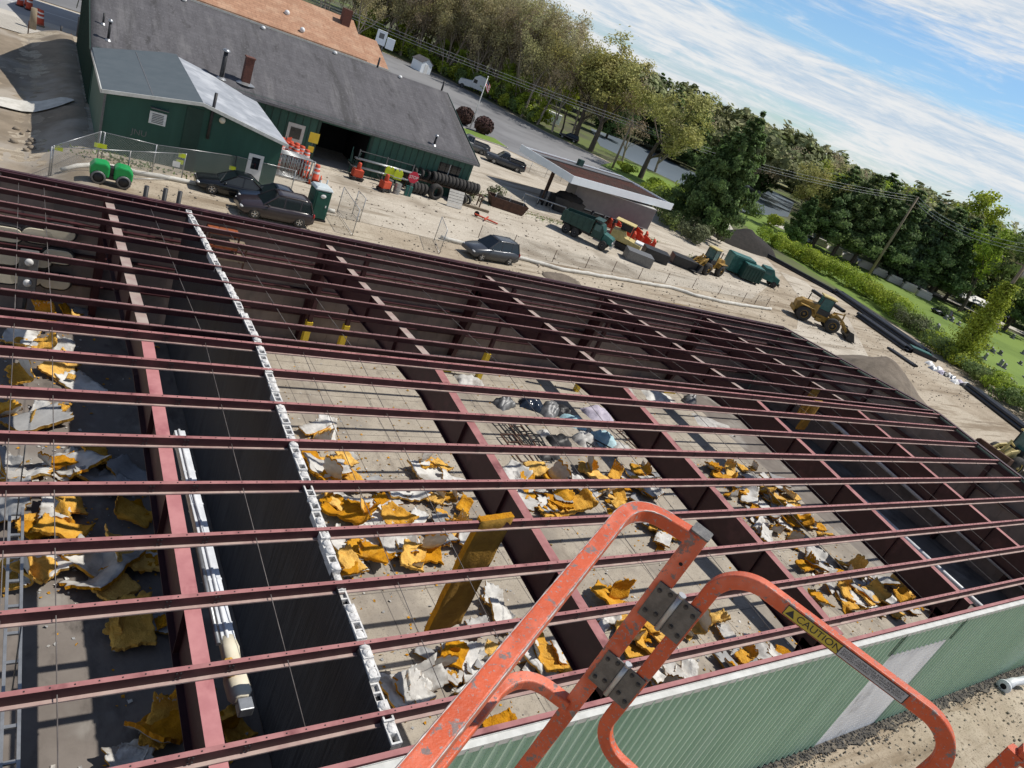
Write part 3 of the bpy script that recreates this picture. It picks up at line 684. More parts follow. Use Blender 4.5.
# cream oval panels on the far wall
for r_, (px_, py_) in enumerate(((60, 233), (58, 257), (55, 282))):
    for c_ in range(3):
        pass
for k, (px_, py_, lab) in enumerate(((60, 233, 'cream oval panel at the right end of the upper row on the far wall'), (6, 234, 'cut off cream oval panel at the left picture edge in the upper row'), (38, 236, 'cream oval panel partly hidden behind dark clutter in the upper row'),
        (58, 257, 'cream oval panel at the right end of the middle row on the far wall'), (4, 257, 'cut off cream oval panel at the left picture edge in the middle row'), (36, 260, 'cream oval panel half hidden behind dark clutter in the middle row'),
        (55, 282, 'cream oval panel at the right end of the lower row on the far wall'), (26, 278, 'cream oval panel in the middle of the lower row on the far wall'), (3, 276, 'cut off cream oval panel at the left picture edge in the lower row'))):
    p = onY(px_, py_, 28.55); hw, hh = .48, .27
    def oval(w, h, n=10):
        return [(w*0+ (w-h)+h*math.cos(a), h*math.sin(a)) for a in [-PI/2+PI*i/n for i in range(n+1)]]+[(-(w-h)+h*math.cos(a), h*math.sin(a)) for a in [PI/2+PI*i/n for i in range(n+1)]]
    t = thing('oval_panel', lab, 'panel', p, 0, 'cream oval panels on the far wall')
    MB().prism(oval(hw+.07, hh+.07), 0, .12, 'y').build('rim', M['black'], t, bevel=.02)
    MB().prism(oval(hw, hh), -.03, .02, 'y').build('oval_face', M['cream'], t, bevel=.02)
# dark machine standing in front of the panels
for (px_, py_, h_, lab) in ((28, 262, 1.9, 'dark upright machine part in front of the oval panels, nearer the left edge'), (30, 240, 2.7, 'tall dark control box on a post between the oval panels')):
    p = onY(px_, py_+12, 27.9); t = thing('machine_box', lab, 'machine', (p.x, 27.9, .1))
    MB().bx(-.28, .28, -.2, .2, h_-.55, h_+.1).build('housing', M['galv_dull'], t, bevel=.03)
    MB().tube([(0, 0, 0), (0, 0, h_-.55)], .06, 8).build('stand', M['black'], t)
    MB().lathe([(0, -.01), (.13, -.01), (.13, .06), (0, .06)], (0, -.25, h_-.2), 12, 'y').build('dial', M['white'], t)
# dark pipes standing against the far wall
for px_, py_, lab in ((147, 186, 'leftmost of three black vent pipes rising above the far eave'), (166, 188.5, 'middle one of three black vent pipes rising above the far eave'), (180.5, 191.5, 'rightmost of three black vent pipes rising above the far eave')):
    p = onY(px_, py_, 29.45)
    b = MB(); b.tube([(0, 0, 0), (0, 0, p.z)], .085, 10);
    o = tag(b.build('vent_pipe', M['black']), lab, 'vent pipe', 'vent pipes by the far wall'); o.location = (p.x, 29.45, 0)
# ------------------------------------------------------------------ torn insulation and rubbish on the floor
def crumple(seed, w, h, kind):
    rr = random.Random(seed); nu, nv = 20, 15; b = MB(); th = .07 if kind != 'sheet' else .012
    flat_ = seed > 9000
    fold = (.12 if flat_ else 1)*rr.uniform(-1.6, 1.9)*(.35 if seed % 2 else 1); fax = rr.uniform(-.25, .35)*w; cur = rr.uniform(.25, .9); off = rr.uniform(0, 50); amp = (.10 if kind != 'board' else .02)*(.35 if flat_ else 1)
    if kind == 'board': fold *= .5
    ju = [[1+.17*mnoise.noise((i*.5+off, j*.5, 2))+.055*mnoise.noise((i*1.7+off, j*1.7, 7)) for j in range(nv+1)] for i in range(nu+1)]
    def pt(u, v, t):
        i = round(u*nu); j = round(v*nv)
        x = (u-.5)*w*ju[i][j]; y = (v-.5)*h*ju[i][j]
        n = mnoise.noise((x*1.7+off, y*1.7, 0))*amp*1.6+mnoise.noise((x*4.5, y*4.5+off, 3))*amp*.7+mnoise.noise((x*11, y*11+off, 6))*(.022 if kind == 'y' else .010)
        z = n+.5*cur*(x*x)*.35
        d = x-fax+.25*y
        if d > 0:                                            # folded-over flap
            a = fold*min(1, d/.35); x = x-d+d*math.cos(a*.9); z += abs(d*math.sin(a*.9))
        return (x, y, z+t)
    m0 = 0
    vs = []
    for t in (th, 0): vs += [pt(i/nu, j/nv, t) for i in range(nu+1) for j in range(nv+1)]
    k = nv+1; N_ = (nu+1)*k; fs = []; mi = []
    zmin = min(v[2] for v in vs); vs = [(v[0], v[1], v[2]-zmin) for v in vs]
    top = [(i*k+j, (i+1)*k+j, (i+1)*k+j+1, i*k+j+1) for i in range(nu) for j in range(nv)]
    b.add(vs, [], 0)
    for f in top: b.f.append(f); b.m.append(0); b.sm.append(True)
    for f in top: b.f.append(tuple(N_+i for i in reversed(f))); b.m.append(1); b.sm.append(True)
    edge = [(i*k, (i+1)*k) for i in range(nu)]+[((i+1)*k+nv, i*k+nv) for i in range(nu)]+[(j+1, j) for j in range(nv)]+[(nu*k+j, nu*k+j+1) for j in range(nv)]
    for a, c in edge: b.f.append((a, N_+a, N_+c, c)); b.m.append(0 if kind == 'y' else 1); b.sm.append(False)
    return b
PROTO = {'y': [], 'w': [], 'g': [], 'm': []}
FLAT = {'y': [], 'w': [], 'g': []}
def proto(kind, i):
    key = {'y': ('batt', 'facing'), 'w': ('facing', 'batt'), 'g': ('facing_grey', 'batt_old'), 'm': ('batt', 'facing')}[kind]
    b = crumple(hash((kind, i)) % 999 if False else ord(kind)*17+i*7, random.Random(i*3+ord(kind)).uniform(.8, 1.35), random.Random(i*5+ord(kind)).uniform(.5, .9), 'y' if kind in 'ym' else 'board' if i % 2 else 'w')
    me = b.build('_p', [M[key[0]], M[key[1]]], recalc=False)
    md = me.data; bpy.data.objects.remove(me); return md
for kd in PROTO: PROTO[kd] = [proto(kd, i) for i in range(6)]
CLUST = {
 'left': ('in the left bay beside the pink rafter', [(20,338,'w',1),(38,345,'y',1),(62,352,'w',.9),(28,375,'y',1.1),(58,366,'y',1),(82,385,'w',1.3),(10,412,'y',1.3),(34,420,'g',1.4),(60,408,'y',.5),(5,475,'y',1.2),(28,478,'w',1.2),(58,462,'y',.9),(78,466,'w',1.2),(95,456,'y',1),(104,482,'g',1.3),(130,474,'g',1.2),(68,502,'y',.9),(130,512,'y',1.2),(10,505,'g',1.1),(44,522,'y',1),(62,532,'y',1.3),(76,546,'w',1.2),(42,566,'y',1.1),(92,560,'w',1.4),(108,572,'w',1.2),(132,556,'y',1.5),(152,560,'y',1.2),(28,574,'y',1.1),(132,626,'y',1.2),(166,622,'g',.8),(166,728,'y',1.8),(130,758,'w',.8),(232,728,'y',.9),(215,738,'y',1),(150,345,'w',.6),(48,318,'y',1),(70,312,'y',.9),(85,322,'y',.8)]),
 'shade': ('in the dark aisle behind the pink rafter', [(152,300,'y',1.5),(168,314,'y',1.3),(178,320,'w',1.2),(140,310,'y',.9)]),
 'mid': ('heaped right of the block wall', [(322,437,'y',1.2),(326,428,'w',.9),(312,462,'y',1.1),(324,470,'w',1.2),(332,478,'y',.9),(346,458,'y',.8),(360,482,'w',.9),(332,498,'y',1.1),(350,515,'y',1.5),(338,505,'y',1),(366,516,'y',1.2),(400,518,'y',1.1),(386,500,'w',1.1),(406,492,'w',1.3),(430,474,'w',1.4),(442,466,'y',1),(424,462,'y',1),(434,498,'y',.7),(446,496,'y',.7),(464,506,'y',1),(446,518,'y',.9),(452,482,'w',.9),(346,545,'w',1.1),(350,562,'y',.9),(376,556,'y',1.1),(386,540,'w',1.1),(405,546,'w',1.1),(412,558,'y',1.3),(428,550,'y',1.3),(440,536,'w',1),(456,530,'y',1),(470,540,'w',1),(350,572,'y',.8)]),
 'plank': ('near the foot of the hanging brown batt', [(494,596,'w',1),(500,616,'w',1.1),(476,628,'w',.7),(454,655,'y',1.2),(440,668,'y',.9),(430,656,'g',.8),(492,655,'y',1),(480,668,'g',.8),(404,690,'w',1.3),(416,682,'w',1.2),(392,682,'w',.9),(470,692,'w',1),(546,652,'y',1),(540,662,'w',.9),(560,668,'y',.9),(572,655,'w',1),(520,650,'w',1.1),(500,726,'y',.9),(586,640,'w',.9)]),
 'third': ('heaped between the second and third rafters', [(536,470,'y',1.3),(550,480,'y',1.1),(540,492,'w',1),(520,486,'w',1.2),(560,500,'y',1.5),(576,505,'y',1.2),(556,512,'y',1.1),(590,470,'y',1.2),(600,480,'y',1.3),(615,475,'y',1.1),(626,486,'y',1),(606,492,'y',1.1),(640,480,'w',1.2),(590,496,'w',.9),(620,496,'y',1),(640,470,'y',1.1),(650,492,'w',1),(636,500,'g',1),(620,506,'y',1.1),(655,526,'y',1),(665,531,'y',.9),(660,550,'y',.6),(512,478,'w',1.2),(526,500,'w',.9),(580,488,'w',1)]),
 'rail': ('seen behind the orange rail', [(605,598,'y',1.3),(615,602,'y',1.1),(608,616,'w',1),(626,632,'y',1.3),(640,642,'y',1.2),(650,626,'y',1),(660,636,'y',1.1),(700,626,'y',1),(714,620,'y',1),(745,656,'y',1),(758,650,'w',1.1),(770,656,'w',1),(690,676,'w',.9),(665,686,'y',.9),(660,680,'w',.9),(640,690,'w',.8),(720,676,'y',.8),(735,668,'y',.8),(785,656,'y',1)]),
 'fourth': ('heaped between the third and fourth rafters', [(714,468,'y',1.2),(730,472,'y',1.2),(745,470,'y',1.1),(725,478,'y',1),(740,490,'y',1.2),(750,496,'w',1.3),(765,490,'y',1.2),(730,496,'y',1),(775,500,'y',1.3),(790,496,'y',1.1),(785,511,'w',1.2),(770,511,'w',1.1),(760,526,'w',1.2),(775,531,'y',1.1),(800,520,'y',1.3),(815,525,'y',1.1),(826,536,'y',1.1),(790,541,'y',1.2),(766,536,'w',1.2),(780,480,'g',1),(755,480,'w',1)]),
 'eave': ('heaped by the foot of the green wall', [(805,566,'y',1.1),(815,560,'w',1.2),(826,572,'w',1.1),(845,566,'y',1.2),(850,571,'y',1.1),(830,586,'w',1.2),(845,591,'y',1.2),(860,590,'w',1.3),(870,596,'y',1.2),(880,581,'w',1.2),(895,590,'y',1.3),(905,600,'y',1.2),(915,586,'y',1.2),(925,600,'y',1.1),(850,606,'y',1.1),(935,610,'y',1),(888,602,'w',1.1),(820,600,'y',1)]),
}
for ck in CLUST:                                            # smaller scraps around the big ones
    rs = random.Random(ck); ex = []
    for (a_, b_, kd, sc) in CLUST[ck][1]:
        if rs.random() < .9: ex.append((a_+rs.uniform(-14, 14), b_+rs.uniform(-9, 9), kd if rs.random() < .6 else rs.choice('ywg'), sc*rs.uniform(.35, .6)))
    CLUST[ck][1].extend(ex)
NM = {'y': ('insulation_scrap', 'torn yellow fibreglass insulation scrap', 'insulation'), 'w': ('facing_sheet', 'crumpled white insulation facing sheet', 'insulation sheet'), 'g': ('grey_sheet', 'bent grey faced insulation sheet', 'insulation sheet')}
for kd in FLAT:
    for i in range(4):
        key = {'y': ('batt', 'facing'), 'w': ('facing', 'batt'), 'g': ('facing_grey', 'batt_old')}[kd]
        tmp = crumple(9100+i*13+ord(kd), (1.25, .95, 1.5, .8)[i], (.75, .6, .55, .7)[i], 'y' if kd == 'y' else 'w').build('_p', [M[key[0]], M[key[1]]], recalc=False); FLAT[kd].append(tmp.data); bpy.data.objects.remove(tmp)
for ck in CLUST:                                            # flat torn slabs lying between the crumpled ones
    rs = random.Random(ck+'f'); base_ = list(CLUST[ck][1]); ex = []
    for k in range(int(len(base_)*.48)):
        (ax, ay, _k, _s), (bx2, by2, _k2, _s2) = rs.sample(base_, 2)
        if math.hypot(ax-bx2, ay-by2) > 70: continue
        f_ = rs.random(); ex.append((ax+(bx2-ax)*f_, ay+(by2-ay)*f_, rs.choice('FFG')+rs.choice('wwgwyy'), rs.uniform(.75, 1.1)))
    CLUST[ck][1].extend(ex)
rr = random.Random(21); cnt = 0
for ck, (where, pts) in CLUST.items():
    for (px_, py_, kd, sc) in pts:
        flat_ = len(kd) > 1; kd = kd[-1]; me = FLAT[kd][cnt % 4] if flat_ else PROTO[kd][cnt % 6]; cnt += 1
        nm, lb, ca = NM[kd]
        o = bpy.data.objects.new(nm, me); COL.objects.link(o)
        lift = .10+rr.uniform(0, .18)
        p = G(px_, py_, lift+.1)
        if p.x > 5.3 and p.x < 6.3: p.x = 6.35
        if p.y < 6.4: p.y = 6.4
        o.location = (p.x, p.y, lift)
        tilt = .06 if flat_ else .42 if rr.random() < .35 else .10
        o.rotation_euler = (rr.uniform(-tilt, tilt), rr.uniform(-tilt, tilt), rr.uniform(0, 6.28)); s = sc*rr.uniform(.9, 1.2)*(.98 if ck == 'left' else .88)*(1.12 if flat_ else 1); o.scale = (s, s, s)
        tag(o, lb+' '+where, ca, lb+'s '+where)
# long batt hanging from a purlin; shaded faces painted brown, sunlit edges yellow
yh = YR-5*S1+.06
t = thing('hanging_batt', 'long brown insulation batt hanging straight down from a purlin to the floor', 'insulation', (10.2, yh, 0)); HO = (10.2, yh, 0)
b = MB(); nu, nv = 8, 20
def hb(u, v, th):
    z = 5.66-v*3.55-(.30*(1-u) if v > .93 else 0)+(.10*u if v < .04 else 0); x = 9.60+u*.92-.06*math.sin(v*2.2)+.03*mnoise.noise((v*6, u*3, 0))
    return (x, yh+th+.05*mnoise.noise((u*4, v*7, 1)), z)
vs = [hb(i/nu, j/nv, -.07) for i in range(nu+1) for j in range(nv+1)]+[hb(i/nu, j/nv, .11) for i in range(nu+1) for j in range(nv+1)]
k = nv+1; N_ = (nu+1)*k
fs = [(i*k+j, i*k+j+1, (i+1)*k+j+1, (i+1)*k+j) for i in range(nu) for j in range(nv)]
fs += [tuple(N_+q for q in reversed(f)) for f in list(fs)]
b.add(vs, fs, 0, True)
edge = [(i*k, (i+1)*k) for i in range(nu)]+[((i+1)*k+nv, i*k+nv) for i in range(nu)]+[(j+1, j) for j in range(nv)]+[(nu*k+j, nu*k+j+1) for j in range(nv)]
for a_, c_ in edge: b.f.append((a_, c_, N_+c_, N_+a_)); b.m.append(1); b.sm.append(False)
b.build('batt_sheet', [M['batt_old'], M['batt']], t, off=HO)
# fine litter between the big pieces: scraps of paper, fibre and screws nobody could count
rl = np.random.default_rng(3); pts = []
for ck, (where, pl) in CLUST.items():
    for (a_, c_, kd, sc) in pl:
        p = G(a_, c_, .12)
        for q in range(12): pts.append((p.x+rl.normal()*.85, p.y+rl.normal()*.85, kd[-1]))
for q in range(1500): pts.append((rl.uniform(6.1, 35.5), rl.uniform(6.2, 28.4), 'w' if rl.random() < .5 else 'k'))
b = MB()
for x, y, kd in pts:
    if not (-1.5 < x < 36 and 6.1 < y < 28.5) or 5.3 < x < 6.0: continue
    s_ = rl.uniform(.015, .07); a_ = rl.uniform(0, 6.28); z = .105+rl.uniform(0, .015); dx, dy = s_*math.cos(a_), s_*math.sin(a_); w_ = rl.uniform(.3, 1)
    m_ = {'y': 0, 'w': 1, 'g': 2, 'm': 0, 'k': 3}[kd] if rl.random() < .7 else int(rl.integers(0, 4))
    b.add([(x-dx, y-dy, z), (x+dy*w_, y-dx*w_, z+rl.uniform(0, .05)), (x+dx, y+dy, z+rl.uniform(0, .03)), (x-dy*w_, y+dx*w_, z+.004)], [(0, 1, 2, 3)], m_)
tag(b.build('litter', [M['batt'], M['facing'], M['facing_grey'], M['batt_old']], recalc=False), kind='stuff')
# rubbish heap: frames, black bags, blue and lavender sheets
def place(o, px_, py_, z=.12, rz=0): p = G(px_, py_, z+.15); o.location = (p.x, p.y, z); o.rotation_euler = (0, 0, rz); return o
for i, (px_, py_, w_, d_, h_, mk, nm, lb, ca) in enumerate((
    (505, 402, 1.2, .8, .55, 'galv_dull', 'rubbish_bag', 'grey plastic wrapped bundle at the left end of the rubbish heap', 'bundle'),
    (532, 404, 1.3, .9, .6, 'car_navy', 'rubbish_bag', 'navy blue rubbish bag at the back of the rubbish heap', 'bag'),
    (551, 409, 1.7, 1.0, .6, 'galv_dull', 'rubbish_bag', 'large grey foil wrapped bundle in the back row of the rubbish heap', 'bundle'),
    (563, 411, 1.2, .9, .5, 'black', 'rubbish_bag', 'black rubbish bag beside the foil bundle on the heap', 'bag'),
    (574, 420, 1.4, 1.1, .4, 'blue_tarp', 'plastic_sheet', 'pale blue plastic sheet bunched high on the rubbish heap', 'sheet'),
    (598, 412, 1.7, 1.3, .5, 'lavender', 'plastic_sheet', 'pale lavender plastic sheet on the far corner of the heap', 'sheet'),
    (585, 438, 1.3, 1.0, .5, 'facing', 'plastic_sheet', 'white crumpled sheet in the middle of the rubbish heap', 'sheet'),
    (606, 438, 1.2, 1.3, .5, 'blue_tarp', 'plastic_sheet', 'pale blue crumpled sheet beside the white sheet on the heap', 'sheet'),
    (622, 446, 1.1, .8, .3, 'facing', 'plastic_sheet', 'white paper scrap at the right foot of the rubbish heap', 'sheet'),
    (560, 440, 1.2, .9, .45, 'black', 'rubbish_bag', 'black rubbish bag in the middle of the heap', 'bag'),
    (548, 452, 1.3, .9, .4, 'black', 'rubbish_bag', 'black rubbish bag at the near edge of the heap', 'bag'),
    (545, 432, .7, .5, .3, 'facing', 'plastic_sheet', 'small white scrap on the dark frames of the heap', 'sheet'),
    (572, 478, 1.0, .7, .4, 'black', 'rubbish_bag', 'black rubbish bag among the yellow insulation', 'bag'),
    (660, 396, 2.2, 1.4, .35, 'facing', 'plastic_sheet', 'white sheet lying beyond the third rafter under the ridge', 'sheet'),
    (715, 423, 2.6, 1.4, .2, 'facing', 'plastic_sheet', 'white sheet lying on bare floor beside the fourth rafter', 'sheet'),
    (690, 400, 1.2, .9, .7, 'galv_dull', 'rubbish_bag', 'grey drum shaped bundle near the ridge line', 'bundle'),
    (620, 387, 2.0, 1.1, .35, 'facing', 'plastic_sheet', 'white scrap pile just past the ridge in the third bay', 'sheet'),
    (470, 378, 1.5, .9, .3, 'facing', 'plastic_sheet', 'white scrap pile just past the ridge in the second bay', 'sheet'))):
    b = MB(); rq = random.Random(i)
    b.grid(lambda u, v: ((u-.5)*w_*(1+.2*mnoise.noise((u*4, v*4, i))), (v-.5)*d_*(1+.2*mnoise.noise((v*4, u*4, i+9))), max(0, h_*(math.sin(PI*u)*math.sin(PI*v))**.5*(.75+.55*mnoise.noise((u*5+i, v*5, 2))))), 12, 10)
    place(tag(b.build(nm, M[mk]), lb, ca), px_, py_, .1, rq.uniform(-.6, .6))
for i, (px_, py_, a_) in enumerate(((508, 428, .1), (520, 432, .0), (530, 437, .12), (517, 448, .05), (600, 446, .8), (628, 436, .2), (540, 447, -.15))):
    b = MB(); L_, W_ = 1.9, .7
    for y in (-W_/2, W_/2): b.beam((-L_/2, y, .12), (L_/2, y, .2), .06, .05)
    for x in (-L_/2, -.2, .4, L_/2): b.beam((x, -W_/2, .12+(x+L_/2)*.04), (x, W_/2, .12+(x+L_/2)*.04), .05, .04)
    o = tag(b.build('metal_frame', M['black'] if i % 2 == 0 else M['rust']), 'dark metal frame lying on the rubbish heap among bags', 'frame', 'metal frames on the rubbish heap'); place(o, px_, py_, .1, PI/2+a_)
M['rack_orange'] = mat('dusty_orange', (.30, .075, .02), (.18, .05, .02), 4, .8)
# coloured odds and ends on the far floor
for (px_, py_, c, w_, lb) in ((222, 238, 'rack_orange', 1.1, 'orange rack of straps hung on the far wall behind the block wall'), (228, 250, 'wood', 1.2, 'brown shelf hung below the orange rack on the far wall')):
    p = onY(px_, py_, 28.0); t = thing('rack', lb, 'rack', (p.x, 28.0, p.z-.6))
    b = MB()
    for x in (-w_/2, w_/2):
        for y in (-.3, .3): b.bx(x-.03, x+.03, y-.03, y+.03, 0, .9)
    b.build('rack_frame', M['rust'], t)
    for z in (.3, .85): MB().bx(-w_/2, w_/2, -.35, .35, z, z+.1).build('shelf', M[c], t)
for k, (px_, py_, lb) in enumerate(((613, 355, 'left one of three white lamp covers on the far floor'), (625, 356.5, 'middle one of three white lamp covers on the far floor'), (636, 358, 'right one of three white lamp covers on the far floor'))):
    p = G(px_, py_, .1); b = MB(); b.bx(-.55, .55, -.4, .4, 0, .12)
    o = tag(b.build('lamp_cover', M['white'], bevel=.03), lb, 'lamp cover', 'white lamp covers on the far floor'); o.location = (p.x, p.y, .1)
for (px_, py_, lb) in ((648, 370, 'yellow tool box on the far floor beyond the ridge'), (425, 343, 'yellow drum on the far floor left of the ridge')):
    p = G(px_, py_, .3); t = thing('tool_box', lb, 'tool box', (p.x, min(p.y, 27.5), .1)); MB().bx(-.5, .5, -.3, .3, 0, .55).build('box_body', M['sign_yellow'], t, bevel=.03); MB().bx(-.52, .52, -.32, .32, .551, .62).build('lid', M['black'], t, bevel=.02)
# orange hanging sheets seen in the right bay
for (px_, py_, lb) in ((828, 446, 'brown insulation flap hanging in the dark right bay, upper one'), (826, 430, 'brown insulation flap hanging in the dark right bay behind the other')):
    p = G(px_, py_, 4.6); i_ = round((YR-p.y)/S1); yy = YR-S1*(i_-1)+.03; b = MB()
    b.grid(lambda u, v: ((u-.5)*.7, .12*mnoise.noise((u*3, v*3, px_))*v, -v*1.7), 6, 8); o = tag(b.build('insulation_flap', M['batt_old']), lb, 'insulation'); o.location = (p.x, yy, roof(yy)-.06)
    m_ = o.modifiers.new('solid', 'SOLIDIFY'); m_.thickness = .06
# ------------------------------------------------------------------ green workshop with its annex
YA, YL, YRG, YB = 50.7, 61.0, 71.5, 80.5       # annex front, long front, ridge, back
XL0, XL1 = 4.5, 35.75
ws = thing('green_workshop', 'long dark green workshop under a worn grey shingle roof with an annex in front', 'building', (20, 62, 0)); WO = (20, 62, 0)
def on(name, b, m, par=None, **k): return b.build(name, m, par or ws, off=WO, **k)
ZE, ZRG = 3.92, 7.72
b = MB(); t_ = .2
dL, dR, dH = 20.9, 25.3, 3.4                   # big vehicle doorway in the front wall
b.bx(XL0, dL, YL, YL+t_, -1.4, ZE+.05); b.bx(dR, XL1, YL, YL+t_, -.1, ZE+.05); b.bx(dL, dR, YL+.001, YL+t_-.001, dH, ZE+.049)
b.bx(XL0, XL1, YB-t_, YB, -1.4, 3.9)
for x in (XL0, XL1-t_):
    b.prism([(YL+t_, -1.4), (YB-t_, -1.4), (YB-t_, 3.9), (YRG, ZRG-.15), (YL+t_, ZE)], x, x+t_, 'x')
on('wall', b, M['dkgreen'])
b = MB()
for x in [XL0+.6+i*.62 for i in range(int((XL1-XL0)/.62))]:
    if dL-.2 < x < dR+.2: continue
    b.bx(x, x+.05, YL-.03, YL-.002, 0, ZE-.05)
on('siding_ribs', b, M['dkgreen_trim']); b = MB()
for x in (XL0-.03,):
    for i in range(24): b.bx(x-.05, XL0-.002, YL+.3+i*.8, YL+.36+i*.8, -1.3, min(ZE+(YL+.3+i*.8-YL)*.34, 3.9+(YB-(YL+.3+i*.8))*.38)-.25)
on('siding_ribs', b, M['dkgreen_trim'])
b = MB()
for x in (dL-.25, dR+.02): b.bx(x, x+.23, YL-.06, YL-.004, 0, dH+.2)
b.bx(dL-.25, dR+.25, YL-.07, YL-.005, dH+.201, dH+.32)
on('door_frame', b, M['dkgreen_trim'])
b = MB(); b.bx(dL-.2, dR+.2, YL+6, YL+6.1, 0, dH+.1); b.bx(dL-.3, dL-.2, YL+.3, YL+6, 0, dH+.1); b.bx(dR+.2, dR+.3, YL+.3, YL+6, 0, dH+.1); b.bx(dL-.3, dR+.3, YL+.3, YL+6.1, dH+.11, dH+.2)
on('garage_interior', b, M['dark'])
# main roof: two slabs with slight sag
b = MB(); e = .45
def roofpt(x, v): # v 0 eave .. 1 ridge
    y = YL-e+v*(YRG-YL+e); z = ZE-.12+v*(ZRG-ZE+.12)-.06*math.sin(PI*v)*(1+mnoise.noise((x*.2, 0, 0)))
    return y, z
nX = 36
for top in (1,):
    b.grid(lambda u, v: (XL0-.3+u*(XL1-XL0+.6), *roofpt(u*36, v)), nX, 8)
    b.grid(lambda u, v: (XL0-.3+u*(XL1-XL0+.6), YRG+v*(YB-YRG+e), ZRG-v*(3.95)), nX, 4)
o = on('roof', b, M['shingle']); mdf = o.modifiers.new('solid', 'SOLIDIFY'); mdf.thickness = .12; mdf.offset = -1
roof_o = o
b = MB(); b.bx(XL0-.32, XL1+.32, YL-e-.10, YL-e-.005, ZE-.30, ZE-.10); on('gutter', b, M['galv_dull'])
b = MB(); b.beam((XL0-.33, YL-e, ZE-.18), (XL0-.33, YRG, ZRG-.08), .05, .2); b.beam((XL1+.33, YL-e, ZE-.18), (XL1+.33, YRG, ZRG-.08), .05, .2); b.beam((XL0-.33, YRG, ZRG-.08), (XL0-.33, YB+e, 3.0), .05, .2); on('rake_board', b, M['dkgreen_trim'])
def rz_(y): return ZE+(ZRG-ZE)*(y-YL)/(YRG-YL)
def stack_on(name, px_, py_, h, r, m, cap=None, sq=False, base=None):
    # found where the ray meets the roof slope
    d = ray(px_, py_); k = (ZRG-ZE)/(YRG-YL)
    t = (ZE-k*YL-EYE.z)/(d.z-k*d.y); p = EYE+d*t
    b = MB()
    if sq: b.bx(p.x-r, p.x+r, p.y-r, p.y+r, p.z-.2, p.z+h); b.bx(p.x-r*1.2, p.x+r*1.2, p.y-r*1.2, p.y+r*1.2, p.z+h+.001, p.z+h+.09)
    else: b.tube([(p.x, p.y, p.z-.2), (p.x, p.y, p.z+h)], r, 10)
    c = on(name, b, M[m], roof_o)
    if cap:
        b = MB(); b.lathe([(0, p.z+h+.18), (r*1.1, p.z+h+.16), (r*2.0, p.z+h+.02), (r*1.9, p.z+h-.02), (0, p.z+h)], (p.x, p.y, 0), 12); on('cap', b, M[cap], roof_o)
    b = MB(); b.lathe([(0, p.z+.12), (r*1.5, p.z+.08), (r*2.6, p.z-.05)], (p.x, p.y, 0), 10); on('flashing', b, M['galv'], roof_o)
    return p
stack_on('stove_pipe', 221, 78, 2.0, .16, 'black', 'galv')
stack_on('chimney', 245, 83, 1.9, .30, 'brick', None, True)
stack_on('vent_pipe', 103, 24, .75, .07, 'black'); stack_on('vent_pipe', 108, 40, 1.25, .09, 'black', 'galv')
stack_on('vent_pipe', 434, 145, .8, .10, 'black', 'galv')
b = MB()
for px_, py_ in ((184, 1), (263, 29), (335, 54), (400, 78)):
    d = ray(px_, py_); k = (ZRG-ZE)/(YRG-YL); t = (ZE-k*YL-EYE.z)/(d.z-k*d.y); p = EYE+d*t
    b.ell((p.x, min(p.y, YRG-.2), rz_(min(p.y, YRG-.2))+.1), (.2, .2, .16), 10, 6)
on('roof_vent', b, M['white'], roof_o)
for px_, py_ in ((378, 65), (441, 92)):
    p = onY(px_, py_, YRG+.4); b = MB(); b.tube([(p.x, p.y, ZRG-.4), (p.x, p.y, ZRG+.9)], .10, 8); on('ridge_pipe', b, M['black'], roof_o)
# window in the long wall
b = MB(); b.bx(32.2, 34.7, YL-.06, YL-.003, 1.8, 1.9); b.bx(33.4, 33.46, YL-.05, YL-.004, 1.901, 3.0); w = on('window', b, M['wood_pale'])
b = MB(); b.bx(32.3, 33.39, YL-.03, YL-.003, 1.91, 3.0); b.bx(33.47, 34.6, YL-.03, YL-.003, 1.91, 3.0); on('pane', b, M['glass'], w)
b = MB(); b.bx(18.3, 19.7, YL-.05, YL-.003, 1.2, 2.7); w = on('window', b, M['wood_pale'])
b = MB(); b.bx(18.55, 19.45, YL-.07, YL-.051, 1.5, 2.4); on('pane', b, M['glass'], w)
# annex
AX0, AXM, AX1 = 4.3, 9.8, 15.3; ZL, ZM, ZRt = 3.62, 4.42, 3.35
b = MB()
b.prism([(AX0+.25, -1.4), (AX1-.1, 0), (AX1-.1, ZRt), (AXM, ZM), (AX0+.25, ZL)], YA, YA+.2, 'y')
b.prism([(YA+.2, -1.4), (YL-.01, -1.4), (YL-.01, ZL), (YA+.2, ZL)], AX0+.25, AX0+.45, 'x'); b.prism([(YA+.2, 0), (YL-.01, 0), (YL-.01, ZRt), (YA+.2, ZRt)], AX1-.3, AX1-.1, 'x')
on('annex_wall', b, M['dkgreen'])
b = MB(); b.bx(9.0, 10.0, YA-.06, YA-.003, 0, ZM-.35)
on('wall_pier', b, M['dkgreen_trim'])
b = MB(); b.bx(AX0+.18, AX0+.30, YA-.1, YA-.003, -.1, ZL-.1); on('corner_board', b, M['galv_dull'])
b = MB(); b.loft([[(AX0, y, ZL+.02+r), (AXM, y, ZM+.06+r), (AXM, y, ZM+.16+r), (AX0, y, ZL+.12+r)] for y, r in ((YA-.35, 0), (63.0, .18))], 0, False); on('dark_roof', b, M['roll_dark'])
b = MB(); b.loft([[(AXM+.002, y, ZM+.06+r), (AX1+.15, y, ZRt-.02+r), (AX1+.15, y, ZRt+.08+r), (AXM+.002, y, ZM+.16+r)] for y, r in ((YA-.35, 0), (62.2, .18))], 0, False); on('pale_roof', b, M['roll_pale'])
b = MB()
